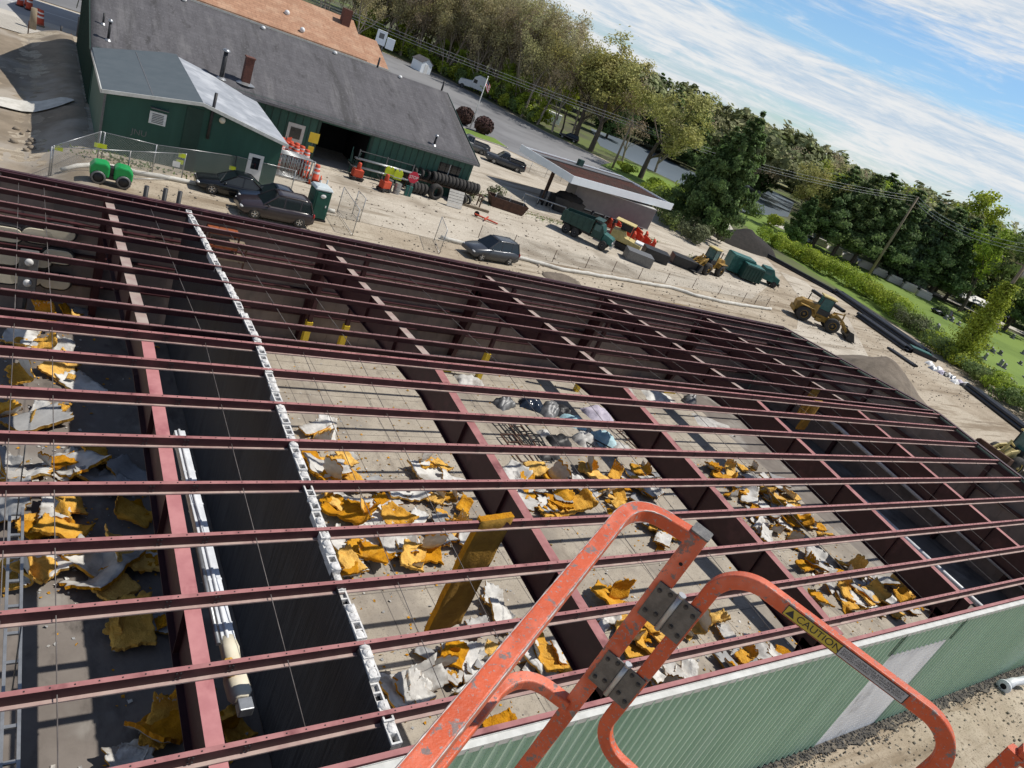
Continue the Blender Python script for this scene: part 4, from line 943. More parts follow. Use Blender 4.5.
b.loft([[(AX0-.02, y, ZL-.08), (AXM, y, ZM-.04), (AXM, y, ZM+.17), (AX0-.02, y, ZL+.13)] for y in (YA-.42, YA-.352)], 0, False)
b.loft([[(AXM+.002, y, ZM-.04), (AX1+.17, y, ZRt-.12), (AX1+.17, y, ZRt+.09), (AXM+.002, y, ZM+.17)] for y in (YA-.42, YA-.352)], 0, False)
b.bx(AX0-.06, AX0-.002, YA-.42, YL-.5, ZL-.08, ZL+.16)
on('fascia', b, M['trim_white'])
b = MB(); b.beam((7.0, YA-.3, ZL+.535), (7.0, 61.5, ZL+.70), .06, .01); on('roof_seam', b, M['galv_dull'])
b = MB(); b.tube([(10.45, YA-.15, 2.4), (10.45, YA-.15, 5.35)], .10, 10); on('flue', b, M['black'])
b = MB(); b.ell((11.1, YA-.2, ZM-.62), (.2, .2, .2), 10, 8); on('wall_lamp', b, M['cream'])
b = MB(); b.bx(7.0, 7.95, YA-.08, YA-.003, 2.45, 3.2); w = on('window', b, M['white']); b = MB()
for i in range(6): b.bx(7.15, 7.8, YA-.10, YA-.081, 2.53+i*.10, 2.58+i*.10)
on('shutter_slats', b, M['galv_dull'], w); b = MB(); b.bx(7.0, 8.0, YA-.3, YA-.003, 3.4, 3.45); on('window_hood', b, M['galv_dull'], w)
b = MB(); b.bx(13.2, 14.2, YA-.06, YA-.003, 0, 2.15); w = on('door', b, M['white']); b = MB(); b.bx(13.45, 13.98, YA-.075, YA-.061, 1.15, 1.95); on('pane', b, M['glass'], w)
def text(name, body, size, loc, rot, m, par, extr=.002):
    c = bpy.data.curves.new(name, 'FONT'); c.body = body; c.size = size; c.extrude = extr; c.align_x = 'CENTER'; c.align_y = 'CENTER'
    c.materials.append(m); tmp = bpy.data.objects.new(name, c); me = bpy.data.meshes.new_from_object(tmp); bpy.data.objects.remove(tmp)
    o = bpy.data.objects.new(name, me); COL.objects.link(o); o.parent = par
    o.location = loc; o.rotation_euler = rot; return o
pl_ = onY(139, 133, YA-.01); text('painted_letters', 'JNU', .5, (pl_.x-20, YA-.01-62, pl_.z), (PI/2, 0, 0), M['galv_dull'], ws)

# tan shingled house behind
hs = thing('tan_house', 'house with a tan shingle roof standing behind the green workshop', 'building', (26, 92, -1.2)); HO = (26, 92, -1.2)
b = MB(); b.bx(6, 33.5, 88.4, 100, -1.3, 6.2); b.bx(33.5, 35.6, 88.4, 98, -1.3, 5.8); b.build('wall', M['beige'], hs, off=HO)
b = MB()
def gable(x0, x1, y0, ym, y1, ze, zr):
    b.loft([[(x, y0, ze), (x, ym, zr), (x, y1, ze), (x, y1, ze-.15), (x, ym, zr-.15), (x, y0, ze-.15)] for x in (x0, x1)], 0, False)
gable(5.5, 33.2, 87.6, 95.5, 103.4, 6.35, 9.35); gable(33.21, 36.1, 87.6, 94.0, 100.4, 6.1, 8.2)
r_ = b.build('roof', M['peach'], hs, off=HO)
b = MB(); b.bx(31.2, 32.2, 93.4, 94.4, 8.2, 10.4); b.build('chimney', M['brick'], r_, off=HO)
for x, y, z in ((17.5, 92.5, 8.3), (24.3, 91.2, 7.85), (25.6, 88.6, 6.95), (12, 92, 8.1)):
    b = MB(); b.ell((x, y, z), (.3, .3, .3), 10, 6); b.build('roof_vent', M['white'], r_, off=HO)
b = MB(); b.bx(5.4, 36.2, 87.5, 87.59, 6.0, 6.2); b.build('gutter', M['trim_white'], hs, off=HO)
# ------------------------------------------------------------------ vehicles and machines
def wheel_at(par, p, r, w, rimm='chrome', spokes=5, hub=.6):
    t = MB(); t.lathe([(r*hub, -w/2), (r*.86, -w/2), (r*.97, -w*.38), (r, -w*.2), (r, w*.2), (r*.97, w*.38), (r*.86, w/2), (r*hub, w/2)], (0, 0, 0), 20, 'y')
    o = t.build('wheel', M['rubber'], par); o.location = p
    b = MB(); b.lathe([(0, -w*.30), (r*hub, -w*.30), (r*hub, w*.30), (0, w*.30)], (0, 0, 0), 16, 'y', 1)
    for s in (-1, 1):
        for k in range(spokes):
            a = 2*PI*k/spokes; b.beam((r*.1*math.cos(a), s*w*.36, r*.1*math.sin(a)), (r*hub*.98*math.cos(a), s*w*.40, r*hub*.98*math.sin(a)), r*.16, r*.05, 0, (0, 1, 0))
        b.lathe([(r*hub*.86, s*w*.34), (r*hub*1.0, s*w*.42), (r*hub*1.02, s*w*.36)], (0, 0, 0), 18, 'y', 0)
        b.lathe([(0, s*w*.42), (r*.14, s*w*.40), (r*.16, s*w*.3)], (0, 0, 0), 10, 'y', 0)
    b.build('rim', [M[rimm], M['black']], o); return o
def car(label, paint, L, Wd, H, kind, loc, rz, cat='car', name='parked_car', group=None):
    # x forward
    t = thing(name, label, cat, loc, rz, group); h = L/2; w = Wd/2; belt = H*.60 if kind != 'sedan' else H*.62
    def top(x):
        u = x/h
        if kind == 'pickup':
            return belt*1.02 if u < .22 else belt*(1.0-.03*(u-.2))
        hood = belt*(1.0-.22*max(0, u-.38)/.62*(1 if u < .9 else 1.15))
        return hood if u > .38 else belt*(1.0+.02*(u < -.3)) if kind != 'sedan' else belt*(1.0-.05*max(0, -u-.55))
    rings = []
    for i in range(25):
        u = -1+2*i/24; x = u*h; e = 1-.5*max(0, abs(u)-.86)/.14*.55; ww = w*(1-.16*max(0, abs(u)-.55)**1.6/.28)
        zt = top(x)*(1-.13*max(0, abs(u)-.93)/.07); zb = .22+.16*max(0, abs(u)-.84)/.16
        arch = min(abs(abs(u)-.60)/.165, 1); zb2 = zb if arch >= 1 else zb+(.36*math.sqrt(max(0, 1-arch*arch)))
        rings.append([(x, -ww*.72, zb), (x, -ww*.97, max(zb2, zb)), (x, -ww, max(zt*.62, zb2+.03)), (x, -ww*.97, zt*.90), (x, -ww*.86, zt), (x, 0, zt*1.015), (x, ww*.86, zt), (x, ww*.97, zt*.90), (x, ww, max(zt*.62, zb2+.03)), (x, ww*.97, max(zb2, zb)), (x, ww*.72, zb)])
    body = MB(); body.loft(rings, 0, True)
    prof = {'suv': [(-.93, 0), (-.82, 1), (.05, 1.0), (.42, 0)], 'sedan': [(-.72, 0), (-.40, .97), (.02, 1), (.42, 0)], 'pickup': [(-.12, 0), (-.08, 1), (.20, 1), (.42, 0)]}[kind]
    gh = H-belt
    def pt(q, s, k=1.0, dz=0): u, v = q; return (u*h, s*w*(.86-.20*v)*k, belt*.995+v*gh+dz)
    def side_panel(mb, quad, mi):
        pass
    glass = MB(); roofp = MB(); n = len(prof)
    for s in (-1, 1):
        glass.add([pt(q, s) for q in prof], [tuple(range(n)) if s > 0 else tuple(reversed(range(n)))])
    for i in (0, 2): glass.add([pt(prof[i], -1), pt(prof[i+1], -1), pt(prof[i+1], 1), pt(prof[i], 1)], [(0, 1, 2, 3)])
    a, c = prof[1], prof[2]; rp = []
    for k in range(7):
        u = a[0]+(c[0]-a[0])*k/6; v = a[1]+(c[1]-a[1])*k/6; dz = .035*math.sin(PI*k/6)
        rp.append([(u*h, w*.66*j/3, belt+v*gh+.012+dz+.03*(1-(j/3)**2)) for j in range(-3, 4)]+[(u*h, w*.67*j/3, belt+v*gh-.03) for j in range(3, -4, -1)])
    body.loft(rp, 0, True)
    for s in (-1, 1):                                        # pillars
        for i, j in ((0, 1), (2, 3)): body.beam(pt(prof[i], s, 1.0, .0), pt(prof[j], s, 1.01, .0), .08, .05)
        mids = {'suv': (-.12, -.56), 'sedan': (-.15,), 'pickup': (.06,)}[kind]
        for u in mids: body.beam((u*h, s*w*.862, belt), (u*h-.06, s*w*.668, belt+gh), .07, .03)
    if kind == 'pickup':
        bed = MB(); bed.bx(-h*.95, -h*.16, -w*.80, w*.80, belt*1.02, belt*1.04); bed.build('bed_floor', M['black'], t)
        for s in (-1, 1): body.bx(-h*.96, -h*.15, s*w*.9-.04, s*w*.9+.04, belt*1.0, belt*1.22)
        body.bx(-h*.97, -h*.93, -w*.9, w*.9, belt*.8, belt*1.22)
    if kind == 'suv':
        for s in (-1, 1): body.beam((-.78*h, s*w*.60, H+.05), (.0, s*w*.60, H+.06), .04, .03)
    bo = body.build('body', M[paint], t); glass.build('windows', M['glass'], t, recalc=False)
    for u in (-.60, .60):
        for s in (-1, 1): wheel_at(t, (u*h, s*(w-.12), .35), .35, .23)
    for s in (-1, 1):
        MB().ell((h*.94, s*w*.68, top(h*.9)*.80), (.14, .22, .09), 8, 6).build('headlight', M['lamp_clear'], t)
        MB().ell((-h*.965, s*w*.78, belt*.86), (.08, .13, .16), 8, 6).build('tail_light', M['lamp_red'], t)
        MB().ell((.30*h, s*(w*1.03), belt*1.04), (.09, .1, .07), 8, 6).build('mirror', M[paint], t)
    MB().bx(h*.955, h*.985, -w*.45, w*.45, .52, .66).build('grille', M['black'], t, bevel=.01)
    return t
def gp(px_, py_): p = G(px_, py_); return (p.x, p.y, gz(p.x, p.y))
def mid(a, c):
    p = (Vector(gp(*a))+Vector(gp(*c)))/2; return p
p = Vector((13.95, 44.95, 0)); car('dark plum hatchback SUV parked in front beside the green portable toilet', 'car_plum', 4.65, 1.88, 1.68, 'suv', p, PI+.02)
car('black sedan parked furthest left of the three dark cars by the annex', 'car_black', 4.7, 1.85, 1.45, 'sedan', (12.0, 47.75, 0), PI-.05)
car('navy sedan parked close behind the plum SUV', 'car_navy', 4.6, 1.82, 1.47, 'sedan', (14.3, 46.9, 0), PI-.06)
car('slate grey SUV parked alone by the white silt sock', 'car_grey', 4.65, 1.86, 1.70, 'suv', (30.95, 45.9, 0), PI+.12)
car('dark grey pickup truck parked nearest the canopy beside the workshop gable', 'car_grey', 5.5, 1.95, 1.8, 'pickup', (53.5, 84.0, 0), PI-.35, 'pickup truck', 'pickup_truck')
car('silver grey pickup parked behind the dark pickup at the workshop gable', 'galv_dull', 5.4, 1.95, 1.8, 'pickup', (50.2, 88.5, 0), PI-.3, 'pickup truck', 'pickup_truck')
# cars under the trees and on the lane
for i, (px_, py_, pm, lb) in enumerate(((568, 140, 'car_black', 'black car parked under the trees at the right edge of the parking lot'), (940, 315, 'car_black', 'black SUV parked by the white marquee behind the cemetery'), (808, 243, 'galv', 'pale car on the lane behind the nearest pines'), (1003, 318, 'car_navy', 'dark car on the lane at the right edge of the cemetery'))):
    q = gp(px_, py_); car(lb, pm, 4.5, 1.8, 1.55, 'suv' if i != 2 else 'sedan', q, 2.4+i*.5)

def loader(label, loc, rz, paint, bucket='black', bz=.0, teeth=False, sc=1.0):
    t = thing('wheel_loader', label, 'wheel loader', loc, rz); t.scale = (sc,)*3; R_ = .74
    b = MB()
    b.prism([(-3.0, .75), (-3.05, 1.55), (-2.6, 1.95), (-.85, 2.05), (-.85, .75)], -.62, .62, 'y'); b.bx(-3.12, -2.95, -.9, .9, .55, 1.0)
    b.bx(-.85, 1.1, -.40, .40, .6, 1.25); b.prism([(.6, .7), (.75, 1.6), (1.25, 1.75), (1.75, 1.2), (1.75, .55), (.7, .5)], -.38, .38, 'y')
    for s in (-1, 1):
        b.bx(-2.75, -1.25, s*.88-.32, s*.88+.32, 1.50, 1.58); b.prism([(-1.25, 1.5), (-1.0, 1.1), (-1.0, 1.0), (-1.3, 1.46)], s*.88-.3, s*.88+.3, 'y')
        b.bx(-.7, -.1, s*.6-.12, s*.6+.12, .5, .9)
    b.build('body', M[paint], t, bevel=.04)
    c = MB()
    c.bx(-.95, .35, -.60, .60, 1.20, 1.75)
    for x in (-.92, .25):
        for s in (-1, 1): c.beam((x, s*.58, 1.75), (x*.9, s*.55, 2.95), .08, .08)
    cab = c.build('cab', M['black'], t, bevel=.02)
    c = MB(); c.bx(-.88, .22, -.555, .555, 1.76, 2.9); c.build('cab_glass', M['glass_teal'], cab)
    c = MB(); c.bx(-1.05, .42, -.66, .66, 2.96, 3.10); c.build('cab_roof', M[paint if paint != 'yellow' else 'yellow_pale'], cab, bevel=.05)
    c = MB(); c.tube([(-2.0, .3, 1.9), (-2.0, .3, 2.7)], .06, 8); c.build('exhaust', M['black'], t)
    a = MB()
    for s in (-1, 1):
        a.beam((.95, s*.45, 1.75), (2.0, s*.48, 1.35+bz*.4), .13, .24); a.beam((2.0, s*.48, 1.35+bz*.4), (2.75, s*.5, .55+bz), .13, .22)
        a.tube([(1.2, s*.30, 1.0), (2.1, s*.36, 1.15+bz*.5)], .06, 8)
    a.tube([(1.0, 0, 1.85), (1.9, 0, 2.0+bz*.4)], .08, 8); a.beam((1.85, 0, 2.15+bz*.4), (2.0, 0, .95+bz*.5), .12, .14); a.beam((2.0, 0, 1.0+bz), (2.8, 0, .9+bz), .1, .1)
    a.build('lift_arms', M[paint], t, bevel=.02)
    k = MB(); wB = 1.3
    outer = [(2.75, .95), (2.72, .35), (2.85, .10), (3.75, .06), (3.78, .11), (2.95, .20), (2.84, .40), (2.86, .92)]
    k.prism([(x, z+bz) for x, z in outer], -wB, wB, 'y')
    for s in (-1, 1): k.prism([(x, z+bz) for x, z in ((2.76, .95), (2.74, .3), (2.9, .09), (3.7, .07), (3.2, .9))], s*wB, s*(wB+.05), 'y')
    if teeth:
        for i in range(9): k.bx(3.6, 3.95, -1.2+i*.3-.05, -1.2+i*.3+.05, .06+bz, .14+bz)
    k.build('bucket', M[bucket], t)
    for x in (-2.0, 1.05):
        for s in (-1, 1): wheel_at(t, (x, s*.92, R_), R_, .58, paint, 0, .52)
    return t
loader('yellow wheel loader parked beside the green roll-off bins with its bucket to the left', (67.5, 57.2, 0), PI+.22, 'yellow', 'black', .15)
loader('yellow wheel loader standing alone in the yard facing the black pipes', (77.2, 46.6, 0), -.72, 'yellow', 'black', .05, False, 1.15)
loader('pale yellow wheel loader with a toothed bucket cut off by the right picture edge', tuple(G(1005, 468)), PI-.12, 'yellow_pale', 'rust', .45, True, 1.15)

# green dump truck
q = (49.3, 57.7, 0); t = thing('dump_truck', 'dark green dump truck with a teal bonnet parked under the canopy edge', 'dump truck', q, -.85); t.scale = (.85, .9, 1.0)
b = MB(); b.bx(-3.4, 3.0, -.45, .45, .75, 1.0); b.build('chassis', M['black'], t)
b = MB()
b.prism([(-3.6, 1.15), (-3.6, 2.25), (.3, 2.55), (.3, 1.15)], -1.2, -1.12, 'y'); b.prism([(-3.6, 1.15), (-3.6, 2.25), (.3, 2.55), (.3, 1.15)], 1.12, 1.2, 'y'); b.bx(-3.6, .3, -1.119, 1.119, 1.1, 1.2); b.bx(.22, .3, -1.119, 1.119, 1.201, 2.7); b.bx(.3, 1.3, -1.1, 1.1, 2.62, 2.72); b.bx(-3.66, -3.6, -1.2, 1.2, 1.15, 2.1)
for k in range(5): 
    for s in (-1, 1): b.bx(-3.3+k*.8, -3.2+k*.8, s*1.2, s*1.26, 1.2, 2.3)
b.build('dump_bed', M['truck_green'], t)
b = MB(); b.prism([(.45, .9), (.45, 2.35), (1.45, 2.35), (1.85, 1.75), (1.85, .9)], -1.02, 1.02, 'y'); b.build('cab', M['truck_green'], t, bevel=.06)
b = MB(); b.prism([(1.86, .8), (1.86, 1.7), (3.2, 1.45), (3.3, .8)], -.85, .85, 'y'); b.build('bonnet', M['teal'], t, bevel=.08)
b = MB(); b.add([(1.475, -.92, 2.33), (1.475, .92, 2.33), (1.87, .9, 1.76), (1.87, -.9, 1.76)], [(0, 1, 2, 3)]); b.bx(.6, 1.4, -1.035, -1.022, 1.65, 2.25); b.bx(.6, 1.4, 1.022, 1.035, 1.65, 2.25); b.build('windows', M['glass_teal'], t)
b = MB(); b.bx(3.31, 3.36, -.6, .6, .85, 1.35); b.bx(3.2, 3.45, -1.1, 1.1, .5, .75); b.build('bumper', M['chrome'], t)
for s in (-1, 1): MB().ell((3.25, s*.72, 1.1), (.1, .14, .12), 8, 6).build('headlight', M['lamp_clear'], t)
for x in (-2.6, -1.4, 2.3):
    for s in (-1, 1): wheel_at(t, (x, s*.95, .52), .52, .42, 'galv_dull', 0, .5)
# yellow mini excavator style machine
t = thing('paver_machine', 'pale yellow tracked machine between the dump truck and the orange barriers', 'machine', (55.0, 58.4, 0), -.80)
b = MB()
for s in (-1, 1): b.prism([(-1.5, .1), (-1.7, .35), (-1.5, .65), (1.5, .65), (1.7, .35), (1.5, .1)], s*.8-.22, s*.8+.22, 'y')
b.build('tracks', M['rubber'], t)
b = MB(); b.prism([(-1.6, .75), (-1.6, 1.8), (-.3, 1.9), (.0, 1.35), (1.9, 1.2), (2.0, .75)], -.95, .95, 'y'); b.build('body', M['yellow_pale'], t, bevel=.07)
b = MB(); b.bx(-.9, .35, -.2, .85, 1.92, 2.75); b.build('cab', M['black'], t, bevel=.04)
b = MB(); b.bx(-1.7, .6, -.95, .95, 2.76, 2.85); b.build('cab_roof', M['yellow_pale'], t, bevel=.03)
b = MB(); b.bx(1.2, 2.1, -.8, .8, 1.25, 1.42); b.build('hood_panel', M['white'], t)
b = MB()
for x in (-1.55, .5):
    for s in (-1, 1): b.beam((x, s*.88, 1.4), (x, s*.88, 2.76), .06, .06)
b.build('roof_posts', M['black'], t)
# trench roller
t = thing('trench_roller', 'bright green ride free trench roller with four padded drums standing by the fence', 'roller', (4.85, 45.0, 0), -.03)
for s, nm in ((-1, 0), (1, 0)):
    b = MB(); b.prism([(s*.10, .42), (s*.10, 1.05), (s*.3, 1.22), (s*.85, 1.18), (s*1.05, .9), (s*1.05, .45)], -.42, .42, 'y'); b.build('hood', M['bright_green'], t, bevel=.09)
b = MB(); b.bx(-.5, .5, -.3, .3, .35, .6); b.bx(-.095, .095, -.25, .25, .4, 1.0); b.build('joint', M['black'], t)
for x in (-.62, .62):
    for s in (-1, 1):
        d = MB(); d.lathe([(0, -.17), (.36, -.17), (.36, .17), (0, .17)], (0, 0, 0), 20, 'y')
        for k in range(14):
            a = 2*PI*k/14; d.beam((.37*math.cos(a), -.15, .37*math.sin(a)), (.37*math.cos(a), .15, .37*math.sin(a)), .07, .05, 0, (math.cos(a), 0, math.sin(a)))
        o = d.build('drum', M['black'], t); o.location = (x, s*.27, .39)
        MB().lathe([(.27, s*.175), (.37, s*.175), (.37, s*.2), (.27, s*.2)], (0, 0, 0), 20, 'y').build('drum_rim', M['galv_dull'], o)
# portable toilet
t = thing('portable_toilet', 'dark green portable toilet with a pale roof beside the plum SUV', 'portable toilet', (17.15, 46.75, 0), .05)
b = MB(); b.bx(-.56, .56, -.56, .56, .12, 2.05); b.build('cabin', M['loo_green'], t, bevel=.05)
b = MB(); b.bx(-.6, .6, -.6, .6, 0, .115); b.build('skid', M['black'], t)
b = MB()
b.loft([[(x*k, y*k, z) for x, y in ((-.6, -.6), (.6, -.6), (.6, .6), (-.6, .6))] for k, z in ((1, 2.055), (1.0, 2.15), (.86, 2.27), (.5, 2.34))], 0, False); b.build('roof', M['loo_roof'], t, bevel=.06)
b = MB(); b.bx(-.42, .42, -.60, -.565, .2, 1.95); d = b.build('door', M['loo_green'], t, bevel=.02)
b = MB(); b.lathe([(0, -.615), (.16, -.612), (.17, -.601)], (.0, 0, 1.72), 16, 'y'); o = b.build('badge', M['white'], d); o.scale = (1.15, 1, .8); o.location = (0, 0, .35)
MB().bx(.28, .36, -.63, -.602, 1.0, 1.14).build('handle', M['white'], d)
for k in range(5): MB().bx(-.568, -.5605, -.4, .4, .5+k*.25, .54+k*.25).build('vent_slot', M['black'], t)
b = MB(); b.tube([(.42, .42, 2.1), (.42, .42, 2.6)], .05, 8); b.build('vent_stack', M['loo_roof'], t)
# ------------------------------------------------------------------ fences
def fence(name, label, pts, h, post_r, net, rail=True, post_m='galv', every=None, tags_=(), cat='fence', mid_rail=False):
    o0 = Vector(pts[0]); t = thing(name, label, cat, o0)
    P = []
    for a, c in zip(pts[:-1], pts[1:]):
        a = Vector(a); c = Vector(c); n = max(1, round((c-a).length/every)) if every else 1
        P += [a.lerp(c, k/n) for k in range(n)]
    P.append(Vector(pts[-1])); P = [p-o0 for p in P]
    for p in P: MB().tube([p, p+Vector((0, 0, h))], post_r, 6).build('post', M[post_m], t)
    vs = []; uv = []; d = 0
    for i, p in enumerate(P):
        if i: d += (p-P[i-1]).length
        vs += [p+Vector((0, 0, .04)), p+Vector((0, 0, h-.02))]; uv += [(d, 0), (d, h)]
    fs = [(2*i, 2*i+2, 2*i+3, 2*i+1) for i in range(len(P)-1)]
    me = bpy.data.meshes.new('mesh_panel'); me.from_pydata(vs, [], fs); ul = me.uv_layers.new()
    for l in me.loops: ul.data[l.index].uv = uv[l.vertex_index]
    me.materials.append(M[net]); o = bpy.data.objects.new('mesh_panel', me); COL.objects.link(o); o.parent = t
    if rail:
        b = MB()
        for a, c in zip(P[:-1], P[1:]): b.tube([a+Vector((0, 0, h-.02)), c+Vector((0, 0, h-.02))], .022, 6)
        if mid_rail:
            for a, c in zip(P[:-1], P[1:]): b.tube([a+Vector((0, 0, .08)), c+Vector((0, 0, .08))], .02, 6)
        b.build('top_rail', M[post_m], t)
    for (i, f, dz) in tags_:
        p = P[i].lerp(P[i+1], f); b = MB(); b.box((p.x, p.y-.03, h-dz), (.42, .01, .26)); b.build('yellow_tag', M['lime'], t)
    return t
def gv(*px_): return [Vector(gp(*p)) for p in px_]
fence('chain_link_fence', 'long temporary chain link fence with yellow tags running along the annex wall', gv((52, 163), (97, 160), (101, 161), (152, 172), (231, 181)), 1.75, .035, 'net', tags_=((0, .1, .18), (0, .98, .1), (1, .9, .1), (3, .3, .14), (3, .98, .1)), every=None)
fence('chain_link_fence', 'chain link panel with a small white notice standing across in front of the annex', gv((126, 180), (181, 180.5)), 1.75, .035, 'net', tags_=((0, .93, .14),), mid_rail=True)
fence('chain_link_fence', 'chain link run slanting from the left corner post to the notice panel', gv((50, 163), (126, 180)), 1.75, .035, 'net', mid_rail=True)
fence('chain_link_fence', 'short chain link run between the notice panel and the dark parked cars', gv((231, 181), (290, 194)), 1.75, .035, 'net')
fence('fence_panel', 'leaning chain link panel standing right of the portable toilet', gv((337, 212), (352, 236)), 1.9, .03, 'net', mid_rail=True)
fence('fence_panel', 'chain link panel set edge on beside the open gap right of the toilet', gv((352, 214), (359, 222)), 1.8, .03, 'net', mid_rail=True)
fence('fence_panel', 'chain link gate panel left of the slate grey SUV', gv((434, 240), (439, 254)), 1.9, .03, 'net', mid_rail=True)
fence('site_fence', 'long low mesh fence on thin dark stakes behind the white silt sock', gv((478, 238), (512, 247), (552, 262), (585, 268), (612, 272), (638, 279), (665, 283), (692, 288), (742, 302), (766, 306)), 1.15, .03, 'net_thin', rail=False, post_m='rust', every=3.0)
fence('street_fence', 'thin dark fence of posts between the dirt bank and the street', [(-9, 84.6, -1.3), (4.2, 84.6, -1.3)], 1.3, .05, 'net_thin', rail=False, post_m='rust', every=3.3)
fence('canopy_fence', 'thin mesh fence on posts between the pickups and the canopy', gv((512, 168), (560, 182)), 1.5, .03, 'net_thin', rail=False, every=2.5)
fence('stem_fence', 'low mesh fence by the tyres at the workshop corner', gv((492, 206), (520, 214)), 1.5, .03, 'net_thin', rail=False, every=2.0)
t_ = thing('notice', 'small white notice tied to the chain link panel by the annex', 'notice', Vector(gp(173, 181))+Vector((0, -.05, 1.1)))
MB().box((0, 0, 0), (.42, .01, .34)).build('notice_sheet', M['white'], t_)
# silt socks
def sock(label, pts, r, m='sock'):
    P = [Vector(p)+Vector((0, 0, r*.8)) for p in pts]; Q = []
    for a, c in zip(P[:-1], P[1:]):
        n = max(2, int((c-a).length/.5))
        for k in range(n):
            q = a.lerp(c, k/n); w = .12*mnoise.noise((q.x*.7, q.y*.7, 0)); Q.append(q+Vector((w, w*1.3, 0)))
    Q.append(P[-1]); b = MB(); b.tube(Q, [r*(1+.28*mnoise.noise((q.x*1.3, q.y, 5))) for q in Q], 8)
    return tag(b.build('silt_sock', M[m]), label, 'silt sock')
sock('long wavy white silt sock along the far side of the stripped building', gv((440, 239), (463, 245), (490, 252), (522, 260), (542, 265), (562, 271), (582, 274), (612, 279), (642, 284), (672, 289), (697, 297), (719, 302), (742, 306), (770, 310)), .17)
sock('white silt sock and sheet lying at the foot of the annex fence', gv((62, 164), (78, 166), (90, 167), (124, 170), (136, 174), (160, 178), (185, 183), (213, 188)), .15)
sock('short white sock end beside the leaning fence panel', gv((326, 211), (334, 213)), .16)
# ------------------------------------------------------------------ canopy and trailer
CZ = 4.7; cL = G(530, 147, CZ); cC = G(574, 176, CZ); cR = G(674, 204, CZ)
cx0, cy0 = cC.x, cC.y; cx1 = cR.x+.3; cy1 = cL.y
cw = (Vector((cR.x, cR.y, 0))-Vector((cC.x, cC.y, 0))).length; cd = (cL-cC).length; crz = math.atan2(cR.y-cC.y, cR.x-cC.x)
t = thing('fuel_canopy', 'old flat fuel canopy with a pale fascia and a rusty red roof deck', 'canopy', (cx0, cy0, 0), crz); CO = (0, 0, 0); c_org = Vector((cx0, cy0, 0))
cx0, cy0, cx1, cy1 = 0, 0, cw, cd
b = MB()
fh = .85
b.bx(cx0, cx1, cy0, cy0+.12, CZ-fh, CZ); b.bx(cx0, cx0+.12, cy0+.121, cy1, CZ-fh, CZ); b.bx(cx1-.12, cx1, cy0+.121, cy1, CZ-fh, CZ-.12); b.bx(cx0+.121, cx1-.121, cy1-.12, cy1, CZ-fh, CZ-.12)
b.build('fascia', M['canopy_white'], t, off=CO)
b = MB(); b.bx(cx0+.13, cx1-.13, cy0+.13, cy1-.13, CZ-.50, CZ-.30); b.build('roof_deck', M['canopy_red'], t, off=CO)
b = MB()
for k in range(18): b.bx(cx0+.2, cx1-.2, cy0+.5+k*.55, cy0+.56+k*.55, CZ-.299, CZ-.25)
b.build('deck_ribs', M['rust'], t, off=CO)
b = MB(); b.bx(cx0+.5, cx1-.3, cy1-2.6, cy1-1.2, CZ-.249, CZ-.16); b.build('grey_deck_strip', M['galv_dull'], t, off=CO)
for x, y in ((cx0+1.4, cy0+4.6), (cx1-2.5, cy0+4.6)):
    b = MB(); b.bx(x-.16, x+.16, y-.16, y+.16, 0, CZ-.51); b.build('post', M['rust'], t, off=CO)
b = MB(); b.bx(cx0+8.2, cx0+9.0, cy1-2.0, cy1-1.5, CZ-.159, CZ+.6); o = tag(b.build('roof_unit', M['truck_green'], bevel=.03), 'small green unit standing on the fuel canopy roof', 'roof unit'); o.location = c_org; o.rotation_euler = (0, 0, crz)
trx, try_ = 53.9, 68.2
t = thing('box_trailer', 'plain grey box trailer standing under the fuel canopy', 'trailer', (trx, try_, 0), -.17)
b = MB(); b.bx(0, 11.5, 0, 2.5, .95, 3.5); b.build('box', M['trailer'], t, bevel=.04)
b = MB(); b.bx(-.02, 11.52, -.03, 2.53, 3.51, 3.6); b.bx(0, 11.5, -.02, -.001, .96, 1.05); b.build('edge_rail', M['trim_white'], t)
b = MB(); b.bx(.3, 11.2, .5, 2.0, .7, .94); b.build('chassis', M['black'], t)
for x in (8.6, 9.8):
    for y in (.25, 2.25): wheel_at(t, (x, y, .5), .5, .36, 'galv_dull', 0, .5)
for k in range(5): 
    q = gp(566+k*11.5, 213+k*4.2); o = tag(MB().tube([(0, 0, 0), (0, 0, 1.3)], .16, 8).build('bollard', M['black']), 'black bollard in the row before the grey box trailer', 'bollard', 'black bollards before the grey trailer'); o.location = q
t = thing('dark_bin', 'dark heaped skip at the left end of the grey box trailer', 'skip', gp(563, 212), -.2)
b = MB(); b.prism([(-1.6, 0), (-2, 1.6), (2, 1.6), (1.6, 0)], -.9, .9, 'y'); b.build('skip_body', M['black'], t)
b = MB(); b.ell((0, 0, 1.6), (1.8, .8, .7), 12, 8, 0, .4, 3); b.build('skip_load', M['asphalt_heap'], t)
for k, (px_, py_) in enumerate(((537, 204), (541.5, 205), (546, 206))):
    o = tag(MB().tube([(0, 0, 0), (0, 0, 1.7)], .14, 8).build('standing_pipe', M['black']), 'black standing pipe left of the canopy post', 'pipe', 'black standing pipes left of the canopy post'); o.location = gp(px_, py_)
b = MB(); a, c = gv((522, 201), (563, 215)); b.tube([a+Vector((0, 0, .9)), c+Vector((0, 0, .9))], .08, 8)
for k in range(4): q = a.lerp(c, k/3); b.tube([q, q+Vector((0, 0, .9))], .05, 6)
tag(b.build('guard_rail', M['galv']), 'grey pipe guard rail running left from the dump truck', 'rail')
